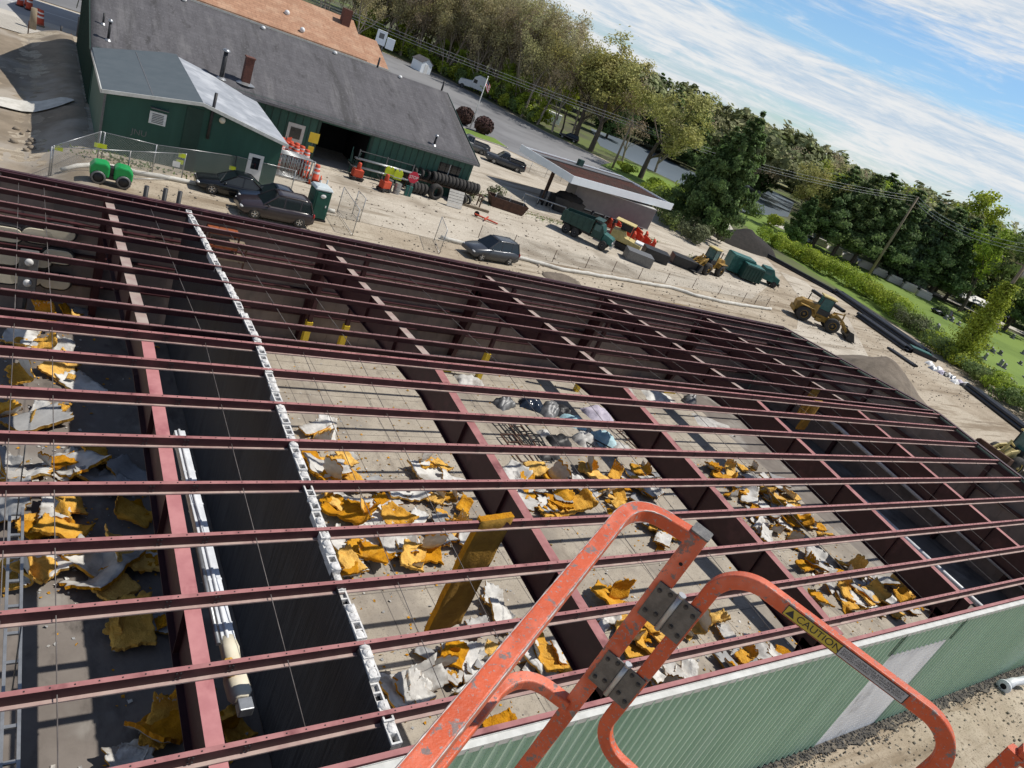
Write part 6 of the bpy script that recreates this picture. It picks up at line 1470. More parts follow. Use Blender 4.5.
def build_wood():
    V = []; mi = []; mats = []
    base = {'bud': 17, 'dark': 16, 'far': 16}
    for kind, loc, H, w in MASS:
        tm, lm = PROT[kind][int(abs(loc[0]*7+loc[1]*13)) % len(PROT[kind])]; n = len(lm.vertices); co = np.empty(n*3); lm.vertices.foreach_get('co', co); co = co.reshape(-1, 4, 3)
        if kind != 'far': co = co[::3]; 
        c = co.mean(1, keepdims=True); co = c+(co-c)*(1.7 if kind != 'far' else 1.25)
        k = H/base[kind]; a = (loc[0]*1.7+loc[1]) % 6.28; R = np.array([[math.cos(a), math.sin(a), 0], [-math.sin(a), math.cos(a), 0], [0, 0, 1]])
        co = (co.reshape(-1, 3)*np.array([k*w, k*w, k]))@R+np.array(loc)
        m_ = lm.materials[0]
        if m_ not in mats: mats.append(m_)
        V.append(co); mi.append(np.full(len(co)//4, mats.index(m_)))
    V = np.concatenate(V); mi = np.concatenate(mi); n = len(V)//4
    me = bpy.data.meshes.new('woods'); me.vertices.add(4*n); me.vertices.foreach_set('co', V.ravel()); me.loops.add(4*n); me.loops.foreach_set('vertex_index', np.arange(4*n)); me.polygons.add(n); me.polygons.foreach_set('loop_start', np.arange(n)*4)
    for m_ in mats: me.materials.append(m_)
    me.polygons.foreach_set('material_index', mi.astype(np.int32)); me.update(calc_edges=True)
    o = bpy.data.objects.new('woods', me); COL.objects.link(o); tag(o, kind='stuff')
rr = random.Random(77)
# the wood behind the parking lot, three staggered rows
edge = [Vector(gp(*p)) for p in ((352, 36), (396, 54), (440, 73), (482, 95), (545, 129))]
def along(P, f):
    Ls = [(c-a).length for a, c in zip(P[:-1], P[1:])]; T = sum(Ls)*f
    for a, c, l in zip(P[:-1], P[1:], Ls):
        if T <= l: return a.lerp(c, T/l)
        T -= l
    return P[-1]
dirb = Vector((.35, .94, 0))
for row, (n, off) in enumerate(((26, 2.5), (26, 7), (24, 12), (22, 18), (20, 27), (18, 38))):
    for k in range(n):
        p = along(edge, (k+.5)/n*1.0)+dirb*(off+rr.uniform(-1.5, 2.5))+Vector((rr.uniform(-2, 2), 0, 0))
        kd = 'bud' if rr.random() < .25 else 'bare'
        if row == 0 and k % 3 == 0: continue
        lb = {'bare': 'bare grey tree with an olive haze of buds in the wood behind the lot', 'bud': 'bare tree with reddish brown buds in the wood behind the parking lot'}[kd]
        tree(kd, (p.x, p.y, 0), rr.uniform(20, 25), lb, {'bare': 'olive budding trees of the wood behind the lot', 'bud': 'reddish budding trees of the wood behind the lot'}[kd], w=.85)
for k in range(14):                                          # wood carries on behind the tan house
    p = Vector((30+k*4.2+rr.uniform(-2, 2), 178+rr.uniform(-6, 22), 0)); tree('bare', p, rr.uniform(15, 19), 'bare spring tree in the wood seen over the roof of the tan house', 'trees over the tan house roof', w=.9)
# lime green understorey of the wood edge
for k in range(36):
    p = along(edge, (k+.3)/36)+dirb*rr.uniform(-.5, 5)
    b = leaf_mesh('undergrowth', shrub_pts(1000, 3.0, 2.2, rr.uniform(3.0, 6.0), k), .26, M['leaf_lime' if k % 3 else 'leaf_mid'])
    o = bpy.data.objects.new('shrub', b); COL.objects.link(o); o.location = p
    tag(o, ('lime green shrub at the edge of the wood behind the parking lot', 'darker green shrub at the edge of the wood behind the parking lot')[0 if k % 3 else 1], 'shrub', ('lime shrubs at the wood edge', 'darker shrubs at the wood edge')[0 if k % 3 else 1])
for k in range(16):                                          # young lime trees along the edge
    p = along(edge, (k+.6)/16)+dirb*rr.uniform(1, 6); tree('lime', (p.x, p.y, 0), rr.uniform(6, 10), 'young lime green tree at the edge of the bare wood behind the lot', 'young lime trees at the wood edge', w=1.1)
# single trees right of the lot, beyond the canopy
def t2(kind, base, top, label, group=None, w=1.0):
    q = Vector(gp(*base)); return tree(kind, q, height(q, *top)*(1.12 if kind in ('pine', 'spruce', 'dark') else 1.04), label, group, w=w)
t2('bud', (552, 132), (548, 40), 'tall reddish budding tree at the right end of the wood')
t2('lime', (560, 134), (562, 72), 'fresh lime green young tree by the white trailer')
t2('gold', (590, 151), (605, 30), 'biggest golden leafed tree standing beyond the fuel canopy', None, 1.25)
t2('gold', (574, 142), (580, 32), 'golden tree just left of the biggest golden tree', None, 1.2)
t2('bare', (571, 139), (575, 48), 'thin bare tree between the white trailer and the golden trees')
t2('gold', (640, 178), (662, 78), 'spreading forked tree with few golden leaves right of the canopy', None, 1.35)
t2('bud', (622, 163), (644, 75), 'brown budding tree behind the leaning pole beyond the canopy')
t2('bare', (655, 172), (688, 92), 'bare grey tree left of the dark evergreen')
t2('dark', (606, 138), (640, 76), 'dark evergreen far behind the golden trees')
t2('dark', (672, 160), (690, 104), 'small dark evergreen on the skyline left of the big one')
t2('dark', (700, 236), (738, 116), 'biggest dark evergreen standing above the green bins', w=.92)
t2('dark', (688, 226), (712, 128), 'dark evergreen tucked left of the biggest one', w=.95)
t2('spruce', (757, 180), (776, 132), 'blue green spruce on the far shore of the lake')
t2('spruce', (740, 172), (757, 128), 'blue green spruce left of the one on the far shore')
t2('gold', (800, 241), (822, 154), 'olive grey tree standing right of the lake')
t2('dark', (790, 243), (802, 192), 'low dark evergreen at the left end of the yellow hedge')
# row of pines along the lane
for k, (bx_, by_, tx, ty, kd) in enumerate(((812, 246, 842, 168, 'pine'), (832, 255, 862, 172, 'pine'), (851, 263, 884, 184, 'pine'), (872, 272, 902, 186, 'pine'), (893, 280, 921, 196, 'spruce'), (910, 288, 944, 204, 'pine'), (928, 296, 957, 212, 'pine'), (944, 300, 972, 220, 'pine'))):
    t2(kd, (bx_, by_), (tx, ty), ('pine at the left end of the row along the lane, nearest the lake', 'second pine of the row along the lane, left of the utility pole', 'tall pine just left of the utility pole top', 'pine directly behind the utility pole', 'blue green spruce right of the utility pole', 'pine above the white monument stones of the lane', 'pine left of the white marquee', 'last pine of the row behind the cemetery')[k], None, 1.3)
t2('lime', (958, 312), (985, 214), 'lime yellow broad tree behind the vine covered pole')
t2('mid', (978, 322), (1004, 214), 'brown green tree between the lime tree and the right edge')
t2('pine', (1004, 330), (1034, 226), 'dark tree leaving the picture at the right edge')
t2('lime', (940, 290), (975, 180), 'pale yellow green tree rising over the pine row')
# far woods across the lake and behind the pines
k = 0
while k < 130:
    a = rr.uniform(rad(37), rad(79)); d = rr.uniform(262, 420); p = Vector((d*math.sin(a), d*math.cos(a), 0))
    k += 1; wood(rr.choice(('far', 'far', 'dark', 'bud', 'far')), p, rr.uniform(17, 23)*(1+.0008*(d-250)), 1.3)
for k in range(60):
    a = rad(56)+rad(24)*rr.random(); d = rr.uniform(205, 255); p = Vector((d*math.sin(a), d*math.cos(a), 0))
    kd = rr.choice(('far', 'pine', 'mid', 'mid', 'lime')); tree(kd, p, rr.uniform(15, 20), {'far': 'olive tree in the belt behind the lane', 'pine': 'pine in the belt behind the lane', 'bud': 'brown budding tree in the belt behind the lane', 'mid': 'mid green tree in the belt behind the lane', 'lime': 'lime green tree in the belt behind the lane'}[kd], {'far': 'olive trees behind the lane', 'pine': 'pines behind the lane', 'bud': 'brown trees behind the lane', 'mid': 'green trees behind the lane', 'lime': 'lime trees behind the lane'}[kd], w=1.2)
for k in range(70):                                          # depth of the wood behind the lot
    p = along(edge, rr.random())+dirb*rr.uniform(46, 90)+Vector((rr.uniform(-8, 8), 0, 0)); wood('far' if k % 3 else 'bud', p, rr.uniform(18, 22), 1.2)
for k in range(60):                                          # far side of the lake behind the canopy trees
    a = rr.uniform(rad(33), rad(54)); d = rr.uniform(235, 300); wood(rr.choice(('far', 'bud', 'far', 'dark')), (d*math.sin(a), d*math.cos(a), 0), rr.uniform(16, 21), 1.3)
build_wood()
# wooded rise on the horizon
b = MB(); b.grid(lambda u, v: ((380+v*700)*math.sin(rad(8+78*u)), (380+v*700)*math.cos(rad(8+78*u)), 1+16*sst(v*2.2)*(.7+.5*mnoise.noise((u*9, v*3, 2)))), 60, 14)
tag(b.build('hills', M['far_leaf']), kind='structure')
# hedge along the cemetery, chunks
hp = gv((757, 241), (790, 257), (826, 278), (862, 297), (900, 326), (935, 352), (975, 384), (1040, 432)); n = 24
for k in range(n):
    f = (k+.5)/n; p = along(hp, f)+Vector((3.2, 1.0, 0)); lime = f < .52
    kd = 'leaf_lime' if lime else ('grey_shrub' if k % 2 else 'leaf_mid') if f < .62 else ('leaf_mid' if k % 3 else 'leaf_lime')
    h = 3.3 if f < .5 else 2.5
    o = bpy.data.objects.new('hedge_shrub', leaf_mesh('hedge', shrub_pts(2900, 3.8, 3.4, h*rr.uniform(.85, 1.15), 300+k), .15, M[kd])); COL.objects.link(o); o.location = p
    lb = {'leaf_lime': 'bright lime hedge shrub', 'grey_shrub': 'grey twiggy hedge shrub', 'leaf_mid': 'green brown hedge shrub'}[kd]+(' at the far end of the cemetery hedge' if f < .42 else ' in the middle of the cemetery hedge' if f < .65 else ' at the near end of the cemetery hedge')
    tag(o, lb, 'shrub', lb+'s')
# bushes below the dark evergreen
for k, (px_, py_, rx, h, kd, lb) in enumerate(((690, 240, 4.0, 3.0, 'grey_shrub', 'large round grey green bush below the dark evergreen'), (672, 228, 3.6, 3.2, 'leaf_mid', 'mid green bush right of the box trailer'), (658, 214, 3.5, 4.5, 'leaf_mid', 'tall green bush behind the canopy corner'), (705, 236, 3.0, 2.5, 'grey_shrub', 'smaller grey bush right of the large round one'), (648, 206, 3.0, 4.0, 'leaf_lime', 'lime green bush behind the canopy'), (676, 212, 3.5, 5.0, 'leaf_lime', 'lime green bush at the foot of the dark evergreen'), (720, 222, 4, 4.5, 'needle_dark', 'dark bush under the biggest evergreen'), (748, 214, 4.0, 3.4, 'leaf_mid', 'green bush on the lake bank'), (735, 208, 3.5, 3.2, 'leaf_lime', 'lime shrub on the lake bank'), (655, 190, 3, 2.2, 'leaf_lime', 'low lime shrub on the verge beyond the canopy'), (625, 172, 2.5, 1.8, 'leaf_lime', 'low lime shrub on the verge by the leaning pole'), (470, 202, 1.1, 2.2, 'grey_shrub', 'thin straggly bush at the workshop corner beside the tyres'), (494, 199, .9, 1.6, 'grey_shrub', 'pale straggly bush by the rusty skip'), (770, 226, 3.2, 3.0, 'leaf_lime', 'first lime bush at the lane corner'))):
    o = bpy.data.objects.new('bush', leaf_mesh('bush', shrub_pts(2600 if rx > 2 else 500, rx, rx*.85, h, 500+k), .17 if rx > 2 else .12, M[kd])); COL.objects.link(o); o.location = gp(px_, py_); tag(o, lb, 'bush')
for k, (px_, py_, lb) in enumerate(((481, 134, 'round purple brown clipped bush right of the flagpole foot'), (462, 124, 'round purple brown bush half hidden by the workshop roof'))):
    rp = np.random.default_rng(k); d = rp.normal(size=(2600, 3)); d /= np.linalg.norm(d, axis=1)[:, None]; C = d*np.array([1.6, 1.6, 1.35])*rp.uniform(.35, 1.0, (2600, 1))**.5+np.array([0, 0, 1.4])
    o = bpy.data.objects.new('round_bush', leaf_mesh('round_bush', C, .2, M['purple_leaf'])); COL.objects.link(o); o.location = gp(px_, py_); tag(o, lb, 'bush')
b = MB(); q = Vector(gp(474, 135)); b.loft([[(q.x+x*1.0, q.y+y, z) for x, y in ((-5, -2.2), (5, -2.6), (5, 2.2), (-5, 2.4))] for z in (-.01, .16)], 0, False); tag(b.build('island_kerb', M['shoulder']), 'pale kerbed island carrying the flagpole and round bushes', 'kerb')
b = MB(); b.loft([[(q.x+x, q.y+y, z) for x, y in ((-4.8, -2.0), (4.8, -2.4), (4.8, 2.0), (-4.8, 2.2))] for z in (.161, .2)], 0, False); tag(b.build('island_lawn', M['lawn']), kind='structure')
# tufts of grass in the lawn and weeds in the yard
C = []
for k in range(9000):
    f = rr.random(); x = rr.uniform(106, 190); y = rr.uniform(18, 100)
    C.append((x, y, rr.uniform(.02, .14)))
C = []
for k in range(1400):
    a = rr.random(); x0, y0 = rr.choice(((40, 65.2), (42, 63), (6, 49.5), (12, 49.8), (36, 62.5), (47, 62), (72, 62), (64, 66)))
    C.append((x0+rr.gauss(0, 1.6), y0+rr.gauss(0, .5), abs(rr.gauss(.05, .12))))
o = bpy.data.objects.new('weeds', leaf_mesh('weeds', C, .10, M['leaf_mid'], 0)); COL.objects.link(o); tag(o, kind='stuff')
# ------------------------------------------------------------------ poles, wires, flag
def pole(label, base, top_h, r, arms=(), vine=0, lean=(0, 0)):
    q = Vector(base); t = thing('utility_pole', label, 'utility pole', q)
    tp = Vector((lean[0], lean[1], top_h)); b = MB(); b.tube([(0, 0, -.1), tuple(tp*.5), tuple(tp)], [r, r*.85, r*.65], 8); b.build('pole_shaft', M['wood'], t)
    for h, w_ in arms: 
        b = MB(); b.beam((tp.x*h/top_h-w_*.7, tp.y*h/top_h+w_*.7, h), (tp.x*h/top_h+w_*.7, tp.y*h/top_h-w_*.7, h), .12, .14)
        for k in (-.9, -.45, .45, .9): b.tube([(tp.x*h/top_h+w_*.7*k, tp.y*h/top_h-w_*.7*k, h+.07), (tp.x*h/top_h+w_*.7*k, tp.y*h/top_h-w_*.7*k, h+.3)], .05, 6)
        b.build('cross_arm', M['wood'], t)
    if vine:
        rp = np.random.default_rng(5); n = 11000; z = rp.random(n)**1.15*vine; w_ = (.55+1.75*(1-z/vine)**.9*(.6+.5*np.sin(z*2.1)*.4))[:, None]
        d = rp.normal(size=(n, 2)); C = np.concatenate([d*w_*.8, z[:, None]], 1); C[:, :2] += (z/top_h)[:, None]*np.array([lean])
        o = bpy.data.objects.new('vine', leaf_mesh('vine', C, .16, M['leaf_lime'])); COL.objects.link(o); o.parent = t
        b = MB(); 
        for k in range(9): a = k*.7; b.tube([((.25+.12*math.sin(k))*math.cos(a+j*.35)+lean[0]*j/8*vine/top_h, (.25+.12*math.cos(k))*math.sin(a+j*.35)+lean[1]*j/8*vine/top_h, j/8*vine) for j in range(9)], .05, 5)
        b.build('vine_stems', M['bark'], t)
    return t, q+tp
q1 = Vector(gp(868, 276)); _, top1 = pole('bare utility pole with cross arms standing among the pines', q1, height(q1, 914, 194), .30, ((height(q1, 908, 204), 1.3),))
q2 = Vector(gp(955, 362)); _, top2 = pole('utility pole wrapped in lime green vines at the right edge', q2, height(q2, 1026, 237), .32, ((height(q2, 1018, 262), 1.2),), vine=12.0)
MBt = MB(); p_ = q2+Vector((.4, -.3, height(q2, 1014, 262)-1.2)); MBt.lathe([(0, 1.0), (.3, .98), (.32, .9), (.32, .1), (0, 0)], (0, 0, 0), 12)
o = tag(MBt.build('transformer', M['galv']), 'grey transformer can on the vine covered pole', 'transformer'); o.location = p_
q0 = Vector(gp(612, 168)); _, top0 = pole('leaning grey utility pole beyond the fuel canopy', q0, height(q0, 633, 121), .24, ((height(q0, 632, 124), 1.0),))
def hits(px_, py_, d): r_ = ray(px_, py_); return EYE+r_*(d/math.hypot(r_.x, r_.y))
L0 = hits(306, -8, 150)
for k, dz in enumerate((0, -.55, -1.0)):
    P = []
    for a, c in ((L0, top0), (top0, top1), (top1, top2)):
        for j in range(12):
            f = j/12; s = a.lerp(c, f); s.z += dz-1.6*4*f*(1-f)*(.35 if a is L0 else 1); P.append(s)
    P.append(top2+Vector((0, 0, dz))); b = MB(); b.tube(P, .03, 5)
    tag(b.build('overhead_wire', M['galv']), ('top overhead wire running across the wood and the trees', 'middle overhead wire just below the top one', 'lowest of the three overhead wires')[k], 'wire')
qf = Vector(gp(470, 128)); hf = height(qf, 490, 78); t = thing('flagpole', 'white flagpole with a small limp flag beside the parking lot', 'flagpole', qf)
b = MB(); b.tube([(0, 0, 0), (0, 0, hf)], [.11, .06], 8); b.ell((0, 0, hf+.1), (.12, .12, .12), 8, 6); b.build('flag_shaft', M['white'], t)
b = MB()
def fl(u, v): return (.08+u*.9+.08*math.sin(v*5), .12*math.sin(u*7+v*3), hf-.2-v*1.0-u*.9)
for k in range(7): b.grid(lambda u, v: fl(u, (k+v)/7*1.1), 6, 1, k % 2)
b.build('flag_cloth', [M['stop_red'], M['white']], t)
b = MB(); b.grid(lambda u, v: (lambda p: (p[0], p[1]-.02, p[2]))(fl(u*.45, v*.55)), 4, 4); b.build('flag_canton', M['car_navy'], t)
# ------------------------------------------------------------------ small buildings and vehicles by the wood
q = Vector(gp(420, 71)); t = thing('shed', 'small pale blue shed with a grey roof at the wood edge', 'shed', q, .25)
b = MB(); b.prism([(-1.5, 0), (-1.5, 2.2), (0, 3.1), (1.5, 2.2), (1.5, 0)], -1.8, 1.8, 'y'); b.build('shed_walls', M['canopy_white'], t)
b = MB()
for s in (-1, 1): b.beam((s*.0, 0, 3.16), (s*1.75, 0, 2.12), 4.0, .1)
b.build('shed_roof', M['shingle'], t); b = MB(); b.bx(-.5, .5, -1.84, -1.801, 0, 1.9); b.build('shed_door', M['white'], t)
q = Vector(gp(378, 62)); t = thing('roadside_sign', 'white double panel sign high on a post above the tan house', 'sign', q, -.3)
hs_ = height(q, 389, 41); b = MB(); b.tube([(0, 0, 0), (0, 0, hs_+1.4)], .16, 8); b.build('sign_post', M['galv_dull'], t)
b = MB(); b.bx(-1.7, .3, -.2, .2, hs_-1.2, hs_+1.5); b.bx(.5, 2.1, -.2, .2, hs_-1.4, hs_+.7); b.build('sign_panels', M['canopy_white'], t, bevel=.04)
b = MB(); b.bx(-1.2, -.2, -.215, -.201, hs_, hs_+1.0); b.build('panel_mark', M['galv_dull'], t)
q = Vector(gp(468, 90)); t = thing('semi_truck', 'white semi truck tractor parked at the wood edge of the lot', 'truck', q, PI-.45)
b = MB(); b.prism([(-3.2, .9), (-3.2, 3.9), (-1.6, 4.0), (-.6, 3.2), (-.2, 2.4), (-.2, .9)], -1.2, 1.2, 'y'); b.build('sleeper_cab', M['white'], t, bevel=.12)
b = MB(); b.prism([(-.199, .8), (-.199, 2.3), (2.4, 1.9), (2.7, 1.2), (2.6, .6)], -1.05, 1.05, 'y'); b.build('bonnet', M['white'], t, bevel=.1)
b = MB(); b.add([(-.58, -1.05, 3.15), (-.58, 1.05, 3.15), (-.14, 1.05, 2.36), (-.14, -1.05, 2.36)], [(0, 1, 2, 3)]); b.bx(-1.4, -.5, -1.22, -1.202, 2.1, 2.9); b.bx(-1.4, -.5, 1.202, 1.22, 2.1, 2.9); b.build('windows', M['glass'], t)
b = MB(); b.bx(-7.5, -3.21, -.5, .5, .8, 1.05); b.bx(2.6, 2.8, -1.1, 1.1, .5, .9); b.build('chassis', M['black'], t)
for x in (-6.6, -5.4, 1.7):
    for s in (-1, 1): wheel_at(t, (x, s*.95, .52), .52, .42, 'galv', 0, .5)
q = Vector(gp(545, 122)); t = thing('site_trailer', 'small white trailer with dark openings parked by the trees', 'trailer', q, -.5)
b = MB(); b.bx(-3.2, 3.2, -1.2, 1.2, .6, 2.7); b.build('trailer_body', M['canopy_white'], t, bevel=.05)
b = MB(); b.bx(-3.3, 3.3, -1.25, 1.25, 2.701, 2.8); b.build('trailer_roof', M['white'], t)
for k in range(4): MB().bx(-2.6+k*1.4, -1.7+k*1.4, -1.23, -1.201, 1.5, 2.2).build('opening', M['galv_dull'], t)
for s in (-1, 1): wheel_at(t, (0, s*1.0, .4), .4, .25, 'galv_dull', 0, .5)
# roadside barrels at the top left corner
for k, (px_, py_, h_, lb) in enumerate(((40, 26, 1.5, 'orange barrel nearest the dark stump at the street corner'), (37, 24.5, 1.5, 'orange barrel half behind the one at the street corner'), (29, 10, 1.5, 'taller stack of orange barrels at the top left corner'), (27.5, 6, 1.4, 'orange barrel behind the stack at the top left corner'), (20, 6, 1.2, 'slim orange channelizer left of the barrel stack'))):
    q = G(px_, py_, -1.25); barrel(lb, (q.x, q.y, -1.25), None, h_)
q = G(32.5, 29, -1.27); o = tag(MB().tube([(0, 0, 0), (0, 0, 1.9)], [.32, .26], 9).build('stump', M['wood']), 'grey wooden stump post left of the orange barrels at the street', 'post'); o.location = q
for px_, py_, h_, lb in ((60, 40, 1.3, 'short dark post at the edge of the building shadow'), (76, 45, 2.6, 'tall thin dark post against the workshop gable')):
    q = G(px_, py_, -1.27); o = tag(MB().tube([(0, 0, 0), (0, 0, h_)], .09, 8).build('steel_post', M['black']), lb, 'post'); o.location = q
q = G(20, 106, -1.2); b = MB()
def lens(u, v):
    a = 2*PI*v; n = 1+.18*mnoise.noise((math.cos(a)*1.4, math.sin(a)*1.4, 3)); x = q.x+3.1*u*n*math.cos(a)-1.0*u*n*math.sin(a)*.4; y = q.y+1.25*u*n*math.sin(a)+.3*u*math.cos(a)
    return (x, y, gz(x, y)+.14+.10*(1-u*u)+.05*mnoise.noise((x*1.5, y*1.5, 0)))
b.grid(lens, 8, 30); tag(b.build('pale_spoil', M['sock']), 'pale white patch of spoil lying on the brown dirt bank', 'spoil')
for k in range(9):
    q = G(rr.uniform(4, 34), rr.uniform(118, 150), -.9); r_ = rr.uniform(.1, .26); b = MB(); b.ell((0, 0, 0), (r_, r_*.8, r_*.6), 8, 6, 0, .4, k)
    o = tag(b.build('rock', M['dirt_left']), 'brown clod on the dirt bank below the white sheet', 'clod', 'clods on the dirt bank'); o.location = (q.x, q.y, gz(q.x, q.y)+.1)
# ------------------------------------------------------------------ cemetery
n = 0
for px_, py_, w_, h_, mk, lb in ((936, 329, 1.6, 1.0, 'stone', 'large grey headstone nearest the hedge in the cemetery'), (951, 321, 1.8, .8, 'stone', 'pale wide headstone beside the clipped bush'), (958, 325, 1.3, .7, 'stone', 'low pale headstone right of the wide one'), (945, 319, 1.2, .8, 'stone', 'small headstone left of the wide pale one')):
    q = gp(px_, py_); t = thing('headstone', lb, 'headstone', q, .6); b = MB(); b.prism([(-w_/2, .2), (-w_/2, h_*.85), (-w_*.3, h_), (w_*.3, h_), (w_/2, h_*.85), (w_/2, .2)], -.18, .18, 'y'); b.build('stone', M[mk], t, bevel=.04); MB().bx(-w_*.65, w_*.65, -.35, .35, 0, .199).build('plinth', M['stone'], t)
for k in range(34):
    row = k % 5; px_ = 975+rr.uniform(0, 80); py_ = 322+row*11+(px_-975)*.46+rr.uniform(-1, 1)
    q = gp(px_, py_); w_ = rr.uniform(.9, 1.5); h_ = rr.uniform(.6, 1.1); mk = 'stone' if rr.random() < .6 else 'stone_dark'
    lb = 'grey headstone in the rows right of the vine covered pole' if mk == 'stone' else 'dark headstone in the rows right of the vine covered pole'
    t = thing('headstone', lb, 'headstone', q, .6+rr.uniform(-.1, .1), lb+'s'); b = MB(); b.prism([(-w_/2, .15), (-w_/2, h_*.9), (0, h_), (w_/2, h_*.9), (w_/2, .15)], -.13, .13, 'y'); b.build('stone', M[mk], t, bevel=.03); MB().bx(-w_*.65, w_*.65, -.3, .3, 0, .149).build('plinth', M['stone'], t)
for px_, py_, lb in ((940, 315, 'dark clipped round bush in the cemetery lawn'), (966, 323, 'smaller dark clipped bush right of the headstones')):
    rp = np.random.default_rng(int(px_)); d = rp.normal(size=(1200, 3)); d /= np.linalg.norm(d, axis=1)[:, None]; C = d*np.array([1.3, 1.3, 1.0])*rp.uniform(.8, 1.02, (1200, 1))+np.array([0, 0, 1.0])
    o = bpy.data.objects.new('round_bush', leaf_mesh('round_bush', C, .14, M['needle_dark'])); COL.objects.link(o); o.location = gp(px_, py_); tag(o, lb, 'bush')
t = thing('marquee', 'white peaked marquee tent on the lane behind the cemetery', 'tent', gp(966, 309), .6); b = MB(); b.prism([(-3, 2.2), (0, 3.6), (3, 2.2)], -4, 4, 'y'); b.build('tent_roof', M['white'], t); b = MB()
for x in (-2.9, 2.9):
    for y in (-3.9, 0, 3.9): b.tube([(x, y, 0), (x, y, 2.2)], .05, 6)
b.build('tent_legs', M['galv'], t)
for k in range(9):
    px_ = 806+k*15; py_ = 240+k*7.6; q = Vector(gp(px_, py_))+Vector((2, 2, 0)); b = MB(); b.bx(-1.6, 1.6, -.5, .5, 0, 1.1); b.bx(-1.3, 1.3, -.45, .45, 1.101, 1.6)
    o = tag(b.build('wall_block', M['shoulder'], bevel=.08), 'pale stone block in the low row behind the pine trunks', 'stone block', 'pale blocks behind the pine trunks'); o.location = q; o.rotation_euler = (0, 0, -.65)
# ------------------------------------------------------------------ orange lift basket rail in front of the camera
BO = EYE+Vector((1.173, .682, -.702))            # head of the corner post
D1 = Vector((.88, .476, 0)).normalized(); D2 = Vector((.476, -.88, 0)).normalized(); Zv = Vector((0, 0, 1))
bk = thing('lift_basket', 'orange tubular guard rail and hinged gate of a lift basket close to the viewer', 'lift basket', BO)
def raw(a, c, z): return D1*a+D2*c+Zv*z
def bp(a, c, z): return D1*a+D2*(c+.07*z)+Zv*(z-.065*c)   # the gate leans a little
NG = D1.copy()
def _bp(a, c, z): return D1*a+D2*c+Zv*z           # a along the rail, c along the gate, z up; relative to the post head
hw = .0155
def rprof(h=hw, r=.0045, n=3):
    out = []
    for cx_, cy_, a0 in ((h-r, h-r, 0), (-h+r, h-r, PI/2), (-h+r, -h+r, PI), (h-r, -h+r, 3*PI/2)):
        for k in range(n+1): a = a0+PI/2*k/n; out.append((cx_+r*math.cos(a), cy_+r*math.sin(a)))
    return out
def arc(c, r, a0, a1, n, fn): return [fn(c[0]+r*math.cos(a0+(a1-a0)*k/n), c[1]+r*math.sin(a0+(a1-a0)*k/n)) for k in range(n+1)]
def railtube(name, P, mats='rail', par=None, h=hw, u0=None, hy=None):
    pr = rprof(h)
    if hy: pr = [(x_, y_*hy/h) for x_, y_ in pr]
    b = MB(); b.tube(P, 1.0, 4, 0, True, False, pr, u0); o = b.build(name, M[mats], par or bk); 
    for p in o.data.polygons: p.use_smooth = False
    return o
# top rail: comes from behind the viewer, bends towards the gate and dies into the corner post
zr = -.0155; a_end = .012
def bez(p0, p1, p2, n=12): return [((1-t)**2*p0[0]+2*t*(1-t)*p1[0]+t*t*p2[0], (1-t)**2*p0[1]+2*t*(1-t)*p1[1]+t*t*p2[1]) for t in [k/n for k in range(n+1)]]
TR = [(-1.9, -.034), (-1.4, -.062), (-.82, -.095), (-.45, -.118)]+bez((-.115, -.138), (-.002, -.142), (.0, -.06))+[(.006, -.004)]
railtube('top_rail', [raw(a, c, zr) for a, c in TR], u0=Zv)
# mid rail, same bend lower down
zm = -.558
MR = [(-1.9, -.09), (-1.0, -.135), (-.45, -.168)]+bez((-.13, -.184), (-.012, -.186), (-.004, -.10))+[(.0, -.045)]
railtube('mid_rail', [raw(a, c, zm) for a, c in MR], u0=Zv)
railtube('corner_post', [bp(a_end, 0, .0), bp(a_end, 0, -1.25)], h=.0195, u0=NG)
railtube('rear_post', [raw(-1.86, -.036, -.032), raw(-1.86, -.036, -1.25)], u0=NG)
b = MB(); b.tube([bp(a_end, 0, .0), bp(a_end, 0, .004)], 1.0, 4, 0, True, False, rprof(.0205), NG); b.build('post_cap', M['zinc'], bk)
b = MB(); b.tube([bp(a_end-.0202, .004, -.075), bp(a_end-.0190, .004, -.075)], .0042, 10); b.build('bolt_hole', M['dark'], bk)
# gate: rounded loop in the plane of the post
g0, g1, gt, gb, gr = .0815, .562, -.0125, -.59, .078
ag = a_end-.0195+.0125; hg = .0155; dg = .0125
def gpnt(c, z): return bp(ag, c, z)
P = [gpnt(g0, -.34)]+[gpnt(g0, gt-gr-.02)]+arc((g0+gr, gt-gr), gr, PI, PI/2, 14, gpnt)
P += arc((g1-gr, gt-gr), gr, PI/2, 0, 14, gpnt)+[gpnt(g1, gb+gr)]
P += arc((g1-gr, gb+gr), gr, 0, -PI/2, 14, gpnt)+arc((g0+gr, gb+gr), gr, -PI/2, -PI, 14, gpnt)+[gpnt(g0, -.34)]
gate = railtube('gate', P, h=hg, u0=NG, hy=dg)
M['zinc_dark'] = mat('dull_bolt', (.07, .068, .068), (.05, .048, .048), 30, .5, .5)
